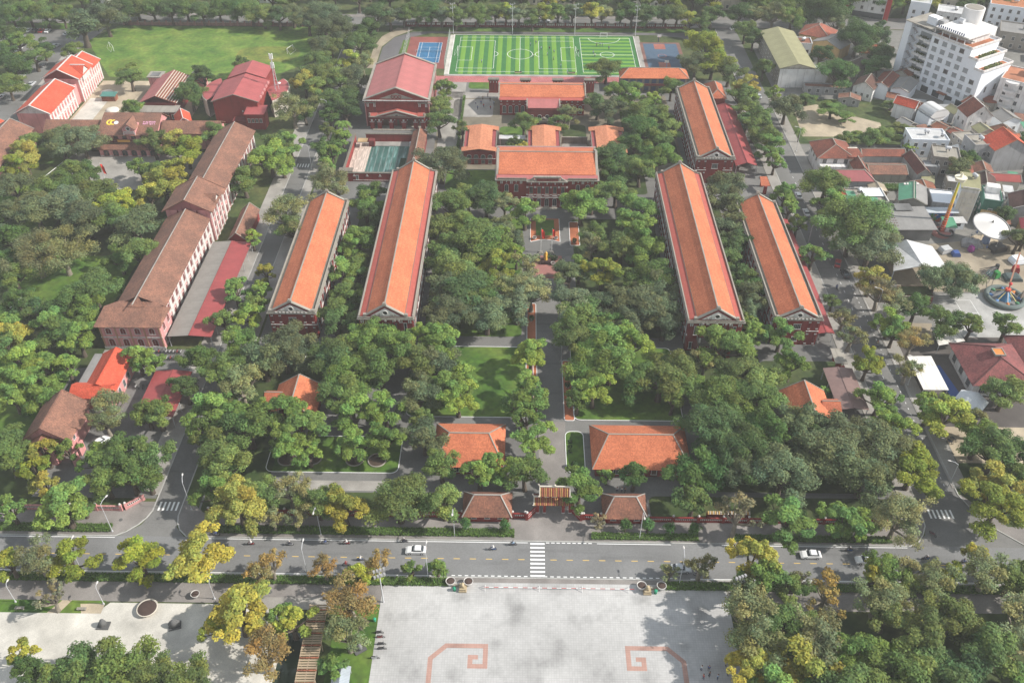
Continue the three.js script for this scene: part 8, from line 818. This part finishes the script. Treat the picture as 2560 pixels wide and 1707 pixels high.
["around the vacant dirt lot",0,'g113.7,-339.5,4.3,3.5 l120.1,-327.1,6.8,5.5 l125.0,-307.7,4.0,3.2 l125.0,-324.1,4.2,3.4 g135.2,-307.4,5.5,4.4 g144.3,-312.9,4.6,3.7 g146.0,-335.0,3.8,3.0 g161.0,-324.4,3.2,2.6'],
["among the houses below the hotel",0,'g116.6,-298.6,8.3,2.8 g126.6,-298.6,9.9,3.9 l140.7,-297.2,4.8,2.0 k151.1,-277.3,9.7,3.7 g158.0,-288.0,7.0,3.0 g168.0,-262.0,7.0,3.0 d182.0,-300.0,8.0,3.0'],
["in the amusement park",0,'k105.3,-227.1,13.4,6.5 d109.7,-198.5,9.9,3.9 g115.5,-192.1,10.2,4.1 k119.7,-211.5,11.8,5.3 k126.6,-211.6,11.8,5.3 k153.3,-234.3,9.1,3.3 d155.5,-249.0,7.9,2.4 k156.0,-236.0,7.0,3.0 k171.0,-238.0,9.0,4.0'],
["around the red pavilion with white awnings",0,'y105.7,-133.9,10.8,4.6 g107.4,-147.4,10.4,4.3 g109.4,-143.1,11.0,4.7 o110.2,-154.0,8.5,2.9 g112.1,-136.8,8.6,2.9 d113.5,-143.7,9.7,3.8 g120.5,-164.0,10.4,4.3 g122.5,-191.5,9.0,3.2 g131.8,-190.7,9.0,3.2'],
["in the boulevard's school side strip",0,'l-110.4,-124.1,8.7,3.1 l-97.8,-123.2,11.3,5.0 y-60.7,-124.6,11.7,5.3 o-53.2,-123.2,7.6,2.2 o-48.2,-123.2,7.6,2.2 y-37.7,-124.8,10.2,4.2 s-11.6,-124.1,3.6,1.4 s-3.0,-123.9,3.5,1.4 x17.4,-125.1,5.0,2.1 s23.3,-124.3,3.7,1.5 s28.1,-124.3,4.0,1.6 s32.8,-123.7,3.8,1.5 s38.1,-123.4,3.9,1.6 x46.5,-123.2,14.1,3.7 l57.4,-123.2,10.5,4.4 l69.0,-123.2,9.8,3.9 l73.1,-122.8,9.1,3.3 o80.7,-123.2,11.6,5.2 y103.0,-127.0,12.5,5.8'],
["in the boulevard's plaza side strip",0,'y-104.4,-110.1,8.5,2.9 o-98.4,-110.7,9.9,4.0 y-91.5,-110.6,9.6,3.7 y-77.9,-111.3,10.0,4.0 y-65.3,-110.6,11.4,5.0 b-50.7,-110.6,7.8,2.4 b-39.8,-110.6,7.8,2.4 b-28.6,-110.6,8.2,2.7 l-22.2,-112.1,4.1,1.7 g-16.7,-112.1,4.5,1.8 o31.2,-112.1,4.3,1.7 o37.5,-112.1,8.0,2.5 y47.2,-110.8,14.2,3.9 o57.7,-110.6,4.6,1.9 y72.3,-110.6,7.8,2.4 g74.5,-111.1,8.5,2.9 o79.2,-110.6,8.9,3.2 y88.0,-110.6,7.8,2.4 o94.9,-110.3,10.2,4.2 y95.1,-115.5,7.8,2.4 g99.7,-109.4,8.5,2.9 g103.1,-110.6,8.2,2.7'],
["in the sandy park at lower left",0,'y-93.0,-89.8,7.9,2.4 x-92.8,-102.4,8.0,2.6 d-90.3,-86.6,8.1,2.6 g-83.6,-84.3,8.7,3.1 g-80.2,-86.0,10.3,4.3 g-75.2,-83.9,10.0,4.0 g-72.3,-86.7,11.0,4.7 g-67.0,-85.1,9.4,3.5 g-60.0,-84.0,10.0,4.0 y-57.2,-97.0,8.6,3.0 y-53.5,-97.8,11.3,5.0 b-52.8,-108.8,8.1,2.6 b-46.8,-89.9,10.4,4.3 l-46.5,-98.9,7.7,2.3'],
["beside the wooden pergola",0,'y-43.5,-97.1,9.0,3.2 l-34.4,-89.7,5.2,2.2 b-32.7,-101.4,10.7,4.5 o-32.4,-94.4,9.6,3.7 y-32.0,-108.2,8.1,2.6'],
["in the wooded park at lower right",0,'y43.6,-88.4,9.7,3.8 o43.9,-97.6,14.6,4.1 o44.9,-102.2,13.4,3.2 o44.9,-92.0,11.1,4.8 y46.0,-76.0,12.0,5.0 l47.0,-84.0,11.0,4.6 l48.3,-106.7,13.5,3.3 g50.0,-97.0,11.0,4.5 y52.0,-88.0,12.0,5.0 g52.6,-99.5,9.3,3.5 g54.0,-78.0,12.0,5.0 g54.4,-107.3,7.9,2.5 o56.0,-94.0,12.0,5.0 g60.0,-84.0,12.0,5.0 q61.2,-105.3,9.8,3.8 x61.9,-87.3,8.1,2.6 l63.0,-92.0,10.0,4.2 g66.0,-80.0,12.0,5.0 g70.0,-87.0,12.0,5.0 o71.3,-103.8,10.4,4.3 g71.8,-100.5,8.7,3.0 g75.3,-89.2,10.4,4.3 o76.0,-79.0,12.0,5.0 g77.3,-95.3,10.5,4.4 g77.9,-107.6,8.1,2.6 o78.4,-101.6,8.3,2.8 d80.0,-86.0,12.0,5.0 g84.0,-100.0,11.0,4.5 o84.1,-107.7,10.2,4.1 g88.0,-92.0,12.0,5.0 g90.0,-80.0,12.0,5.0 x91.4,-93.4,8.5,2.9 o96.0,-98.0,12.0,5.0 y100.0,-88.0,12.0,5.0 g104.0,-104.0,11.0,4.6']];
// ---------------------------------------------------------------- trees: trunk with limbs, crown of small leaf faces in uneven clumps
const leafMat = (r, g, b) => new THREE.MeshPhysicalMaterial({ color: lin(r, g, b), vertexColors: true, roughness: 0.75, transmission: 0.28, thickness: 0, side: THREE.DoubleSide, specularIntensity: 0.35 });
function crownGeo(R, H, n, leaf, o = {}) {
  const { flat = 0.72, lobes = 14, droop = 0, base = Math.max(H * 0.14, H - 2.35 * R * flat), fill = 0.3, spread = 0.62, lr = [0.3, 0.46], warm = 0 } = o;
  const cy = (base + H) / 2, half = (H - base) / 2, L = [];
  const subs = o.subs ?? 4;
  for (let i = 0; i < lobes; i++) {      // uneven limbs, each carrying a few foliage clumps
    const a = i * 2.39996 + rr(-0.7, 0.7), t = Math.sqrt((i + 0.4) / lobes), rad = R * spread * t * rr(0.62, 1.22), y = cy + (1 - t * t) * half * 0.6 + (i % 4 === 3 ? rr(-0.65, -0.25) : rr(-0.32, 0.3)) * half, k = rr(0.78, 1.22), w = rr(-1, 1);
    for (let j = 0; j < subs; j++) { const b = rr(0, 6.283), e = R * rr(0.06, 0.25), r = R * rr(lr[0], lr[1]); L.push({ x: Math.cos(a) * rad + Math.cos(b) * e, y: y + rr(-0.12, 0.14) * R, z: Math.sin(a) * rad + Math.sin(b) * e, r, k: k * rr(0.9, 1.1), w }); }
  }
  const cum = []; let s = 0; for (const l of L) { s += l.r * l.r; cum.push(s); }
  const pos = [], col = [], nrm = V(0, 0, 0), t1 = V(0, 0, 0), t2 = V(0, 0, 0), d = V(0, 0, 0);
  for (let i = 0; i < n; i++) {
    const q = rnd() * s, l = L[cum.findIndex((c) => c >= q)];
    do d.set(rr(-1, 1), rr(-1, 1), rr(-1, 1)); while (d.lengthSq() > 1 || d.lengthSq() < 0.02); d.normalize(); if (d.y < -0.35 && rnd() < 0.7) d.y = -d.y;
    const f = rnd() < fill ? rr(0.35, 0.85) : rr(0.75, 1.25), px = l.x + d.x * l.r * f, py = l.y + d.y * l.r * f * 0.85 - droop * rnd(), pz = l.z + d.z * l.r * f;
    nrm.set(d.x + rr(-0.8, 0.8), d.y + 0.35 + rr(-0.8, 0.8), d.z + rr(-0.8, 0.8)).normalize(); t1.set(rr(-1, 1), rr(-1, 1), rr(-1, 1)).cross(nrm).normalize(); t2.crossVectors(nrm, t1);
    const a = leaf * rr(0.5, 1.4), b = a * rr(0.45, 0.7), c = [[-a, 0], [0, -b], [a, 0], [0, b]].map(([u, v]) => [px + t1.x * u + t2.x * v, py + t1.y * u + t2.y * v, pz + t1.z * u + t2.z * v]);
    for (const k of [0, 1, 2, 0, 2, 3]) pos.push(...c[k]);
    const g = l.k * rr(0.72, 1.28), w = l.w * 0.15 + rr(-0.12, 0.12) + warm * (rnd() < 0.25 ? 0.5 : 0), cr = g * (1 + w), cg = g, cb = g * (1 - w); for (let k = 0; k < 6; k++) col.push(cr, cg, cb);
  }
  const g = new THREE.BufferGeometry(); g.setAttribute('position', new THREE.Float32BufferAttribute(pos, 3)); g.setAttribute('color', new THREE.Float32BufferAttribute(col, 3)); g.setAttribute('uv', new THREE.Float32BufferAttribute(new Float32Array(pos.length / 3 * 2), 2)); g.computeVertexNormals(); g.userData.lobes = L; return g;
}
function trunkGeo(R, H, lobes, twigs = 0) {
  const r0 = 0.12 + 0.034 * H, fork = Math.max(0.8, H * 0.32), lean = V(rr(-0.3, 0.3), fork, rr(-0.3, 0.3)), gs = [rodG(V(0, -0.15, 0), V(lean.x * 0.4, fork * 0.5, lean.z * 0.4), r0 * 1.15, r0 * 0.85, 7), rodG(V(lean.x * 0.4, fork * 0.48, lean.z * 0.4), lean, r0 * 0.86, r0 * 0.7, 7)];
  const step = Math.max(1, Math.floor(lobes.length / (twigs ? 13 : 9)));
  for (let i = 0; i < lobes.length; i += step) { const l = lobes[i], m = V(l.x * 0.55, fork + (l.y - fork) * 0.45, l.z * 0.55), e = V(l.x, l.y, l.z); gs.push(rodG(lean, m, r0 * 0.5, r0 * 0.3, 5), rodG(m, e, r0 * 0.3, 0.03, 4)); for (let k = 0; k < twigs; k++) { const s = m.clone().lerp(e, rr(0.2, 1)), d = V(rr(-1, 1), rr(-0.2, 1.1), rr(-1, 1)).normalize().multiplyScalar(l.r * rr(0.7, 1.3)); const q = s.clone().add(d); gs.push(rodG(s, q, 0.05, 0.02, 3)); const q2 = s.clone().lerp(q, 0.5).add(V(rr(-1, 1), rr(0, 1), rr(-1, 1)).multiplyScalar(l.r * 0.5)); gs.push(rodG(s.clone().lerp(q, 0.4), q2, 0.035, 0.018, 3)); } }
  return joined(gs);
}
const SIZES = [[1.6, 4], [2.8, 7.6], [4.3, 10.4], [6, 12.7], [8.2, 15.6], [10.6, 17.4]], COUNT = [1500, 4400, 9600, 17000, 27000, 38000];
const proto = { dense: [], thin: [], bare: [], clump: [] };
SIZES.forEach(([R, H], i) => {
  for (let v = 0; v < 3; v++) { const c = crownGeo(R, H, COUNT[i], 0.165 + R * 0.007, { lobes: 10 + i * 2, flat: rr(0.72, 0.92), lr: [0.13, 0.27], spread: rr(0.72, 0.84), fill: 0.25 }); proto.dense.push({ R, H, i, c, t: trunkGeo(R, H, c.userData.lobes) }); }
  for (let v = 0; v < 2; v++) { const c = crownGeo(R, H, COUNT[i] * 0.85 | 0, 0.185 + R * 0.007, { lobes: 9 + i * 2, lr: [0.115, 0.22], spread: 0.84, flat: rr(0.78, 0.95), fill: 0.2 }); proto.clump.push({ R, H, i, c, t: trunkGeo(R, H, c.userData.lobes) }); }
  for (let v = 0; v < 2; v++) { const c = crownGeo(R, H, COUNT[i] * 0.55 | 0, 0.14 + R * 0.006, { lobes: 9 + i * 2, lr: [0.13, 0.24], spread: 0.84, fill: 0.5 }); proto.thin.push({ R, H, i, c, t: trunkGeo(R, H, c.userData.lobes, 5) }); }
  if (i < 4) { const c = crownGeo(R, H, COUNT[i] * 0.12 | 0, 0.26, { lobes: 8 + i, subs: 2, lr: [0.12, 0.2], spread: 0.86, fill: 0.5 }); proto.bare.push({ R, H, i, c, t: trunkGeo(R, H, c.userData.lobes, 9) }); }
});
const conifer = (() => { const c = crownGeo(4.2, 18, 6500, 0.3, { lobes: 34, subs: 1, flat: 1, base: 2.5, lr: [0.26, 0.4], spread: 0.62, droop: 0.8 }); return { R: 4.2, H: 18, i: 0, c, t: trunkGeo(4.2, 18, c.userData.lobes) }; })();
const clipped = [0, 1].map(() => { const c = crownGeo(1.6, 4.2, 1500, 0.16, { lobes: 16, subs: 1, flat: 1, base: 1.0, lr: [0.4, 0.5], spread: 0.42 }); return { R: 1.6, H: 4.2, i: 0, c, t: trunkGeo(1.6, 4.2, c.userData.lobes) }; });
const palm = (() => { const pos = [], col = []; for (let f = 0; f < 22; f++) { const a = f * 2.4, up = rr(0.1, 1.1), len = rr(2.2, 3); let p = V(0, 5, 0), dir = V(Math.cos(a), up, Math.sin(a)).normalize(); for (let k = 0; k < 9; k++) { const q = p.clone().addScaledVector(dir, len / 9), side = V(-Math.sin(a), 0, Math.cos(a)), w = 0.55 * Math.sin((k + 0.8) / 9.6 * Math.PI) + 0.1; for (const s of [-1, 1]) { const o = p.clone().lerp(q, 0.5).addScaledVector(side, s * w).add(V(0, -0.22, 0)).addScaledVector(dir, 0.25); pos.push(...p.toArray(), ...q.toArray(), ...o.toArray()); const g = rr(0.75, 1.25); for (let m = 0; m < 3; m++) col.push(g, g, g); } p = q; dir.y -= 0.22; dir.normalize(); } } const g = new THREE.BufferGeometry(); g.setAttribute('position', new THREE.Float32BufferAttribute(pos, 3)); g.setAttribute('color', new THREE.Float32BufferAttribute(col, 3)); g.setAttribute('uv', new THREE.Float32BufferAttribute(new Float32Array(pos.length / 3 * 2), 2)); g.computeVertexNormals(); return { R: 2.6, H: 6, i: 0, c: g, t: joined([rodG(V(0, -0.1, 0), V(0.1, 2.6, 0), 0.22, 0.17, 8), rodG(V(0.1, 2.5, 0), V(0, 5.05, 0), 0.17, 0.14, 8)]) }; })();
const KIND = {
  g: ['broadleaf_tree', ['mid green', 'full'], [[0.145, 0.218, 0.052], [0.130, 0.205, 0.055], [0.165, 0.225, 0.060]], 'dense'],
  d: ['dense_tree', ['dark green', 'dense'], [[0.085, 0.160, 0.042], [0.092, 0.160, 0.048]], 'dense'],
  l: ['light_green_tree', ['light green', 'leafy'], [[0.195, 0.300, 0.060], [0.175, 0.280, 0.060]], 'clump'],
  y: ['yellowing_tree', ['yellow green', 'leafy'], [[0.312, 0.341, 0.050], [0.284, 0.334, 0.043], [0.355, 0.341, 0.064]], 'clump'],
  o: ['thin_crowned_tree', ['olive', 'thin'], [[0.255, 0.262, 0.115], [0.240, 0.262, 0.100]], 'thin'],
  k: ['grey_leaved_tree', ['grey green', 'rounded'], [[0.160, 0.195, 0.090], [0.145, 0.188, 0.080]], 'dense'],
  b: ['browning_tree', ['brown', 'autumn'], [[0.33, 0.25, 0.09], [0.37, 0.27, 0.08], [0.29, 0.225, 0.1]], 'thin'],
  x: ['bare_tree', ['grey', 'bare branched'], [[0.284, 0.256, 0.128]], 'bare'], q: ['bare_tree', ['orange tipped', 'sparse'], [[0.38, 0.29, 0.07]], 'bare'],
  c: ['feathery_conifer', ['dark green', 'tall feathery'], [[0.106, 0.142, 0.064]], 'conifer'], p: ['palm_tree', ['light green', 'feathered palm'], [[0.170, 0.284, 0.057]], 'palm'], s: ['clipped_tree', ['green', 'clipped globe'], [[0.078, 0.170, 0.043]], 'clipped'],
};
const mats = {}; for (const k in KIND) mats[k] = KIND[k][2].flatMap((c) => [0.82, 1, 1.16].map((f) => leafMat(c[0] * f * rr(0.92, 1.08), c[1] * f, c[2] * f * rr(0.85, 1.15))));
const ord = ['first', 'second', 'third', 'fourth', 'fifth', 'sixth', 'seventh', 'eighth', 'ninth', 'tenth', 'eleventh', 'twelfth', 'thirteenth', 'fourteenth', 'fifteenth', 'sixteenth', 'seventeenth', 'eighteenth', 'nineteenth', 'twentieth'];
const nth = (i) => ord[i] ?? (i < 30 ? 'twenty-' : 'thirty-') + (i % 10 === 9 && i > 28 ? 'tenth' : ord[i % 10] );
function tree(kind, x, z, H, R, label, group) {
  const [name, , , set] = KIND[kind]; let P;
  if (set === 'conifer') P = conifer; else if (set === 'palm') P = palm; else if (set === 'clipped') P = pick(clipped);
  else { const pool = proto[set]; let best = 1e9; for (const p of pool) best = Math.min(best, Math.abs(Math.log(p.R / R))); P = pick(pool.filter((p) => Math.abs(Math.log(p.R / R)) < best + 0.01)); }
  const o = thing(name, label, 'tree', x, z, rnd() * 6.283, group, 0.02); mesh(o, 'trunk', P.t, set === 'thin' || set === 'bare' ? mt.palebark : mt.bark); mesh(o, 'crown', P.c, pick(mats[kind])); const s = R / P.R * (set === 'palm' || set === 'clipped' ? 1.1 : rr(1.28, 1.42)); o.scale.set(s * rr(0.94, 1.06), H / P.H, s * rr(0.94, 1.06)); return o;
}
for (const [where, street, data] of GROVES) {
  const list = data.split(' ').map((t) => [t[0], ...t.slice(1).split(',').map(Number)]);
  const rows = street || list.length <= 9 ? 1 : Math.ceil(list.length / 8), byZ = [...list].sort((a, b) => b[2] - a[2]), per = Math.ceil(list.length / rows), rn = rows === 1 ? [''] : rows === 2 ? ['near row', 'far row'] : rows === 3 ? ['near row', 'middle row', 'far row'] : ['nearest row', 'second row', 'third row', 'fourth row', 'fifth row'];
  for (let r = 0; r < rows; r++) byZ.slice(r * per, (r + 1) * per).sort((a, b) => street ? b[2] - a[2] : a[1] - b[1]).forEach(([k, x, z, H, R], i) => {
    const big = R > 7.5 ? 'big ' : R < 2.6 && k !== 's' ? 'small ' : '', w = KIND[k][1], label = `${big}${w[0]} tree, ${nth(i)} from ${street ? 'the near end' : 'left'}${rn[r] ? ', ' + rn[r] : ''}, ${where}`;
    tree(k, x, z, H, R, label.split(' ').slice(0, 16).join(' '), 'trees ' + where);
  });
}
// ---------------------------------------------------------------- hedges and low planting
function hedgeGeo(w, h, d, n, leaf) { const pos = [], col = [], t1 = V(0, 0, 0), t2 = V(0, 0, 0), nn = V(0, 0, 0); for (let i = 0; i < n; i++) { const top = rnd() < 0.6, x = rr(-w / 2, w / 2), y = top ? h * rr(0.8, 1.12) : rr(0.05, h), z = top ? rr(-d / 2, d / 2) : (rnd() < 0.5 ? -1 : 1) * d / 2 * rr(0.9, 1.1); nn.set(rr(-1, 1), rr(0, 1.6), rr(-1, 1)).normalize(); t1.set(rr(-1, 1), rr(-1, 1), rr(-1, 1)).cross(nn).normalize(); t2.crossVectors(nn, t1); const a = leaf * rr(0.7, 1.3), b = a * 0.6, c = [[-a, 0], [0, -b], [a, 0], [0, b]].map(([u, v]) => [x + t1.x * u + t2.x * v, y + t1.y * u + t2.y * v, z + t1.z * u + t2.z * v]); for (const k of [0, 1, 2, 0, 2, 3]) pos.push(...c[k]); const g = rr(0.7, 1.3), q = rr(-0.12, 0.12); for (let k = 0; k < 6; k++) col.push(g * (1 + q), g, g * (1 - q)); } const g = new THREE.BufferGeometry(); g.setAttribute('position', new THREE.Float32BufferAttribute(pos, 3)); g.setAttribute('color', new THREE.Float32BufferAttribute(col, 3)); g.setAttribute('uv', new THREE.Float32BufferAttribute(new Float32Array(pos.length / 3 * 2), 2)); g.computeVertexNormals(); return g; }
const hm = leafMat(0.11, 0.2, 0.035), core = M(0.1, 0.17, 0.04, TX.turf);
function hedge(label, x0, x1, z0, z1, h = 0.6) { const w = x1 - x0, d = z1 - z0, g = thing('hedge', label, 'hedge', (x0 + x1) / 2, (z0 + z1) / 2, 0, 'low hedges', 0.1); mesh(g, 'foliage', hedgeGeo(w, h, d, Math.min(9000, Math.round(w * d * 26)), 0.2), hm); box(g, 'stems', core, w - 0.1, h * 0.7, d - 0.15, 0, 0, 0); }
hedge('low green hedge left of the left junction on the school side', -130, -89.4, -124.3, -122.3); hedge('long low hedge before the red fence left of the gate', -66.5, -0.9, -124.3, -122.4); hedge('low hedge before the right gatehouse', 15.8, 39.2, -123.6, -122); hedge('low hedge on the school side at right of the boulevard', 46.6, 81, -123.6, -122); hedge('long low hedge on the park side at left of the boulevard', -130, -14.4, -111.4, -109.6); hedge('low hedge on the park side at right of the boulevard', 30.6, 140, -111.2, -109.4);
hedge('bright green hedge along the lane left of the swimming pool', -71.6, -67.2, -306, -272, 1.6); hedge('narrow hedge along the pale lane right of the auditorium', -24.6, -23.6, -342, -300, 1.0); hedge('square clipped hedge before the outer left hall', -63.4, -56.4, -186.2, -182, 1.0); hedge('hedge along the lane right of the long brown row', 121, 132, -275.4, -272, 1.2);
renderer.render(scene, camera);
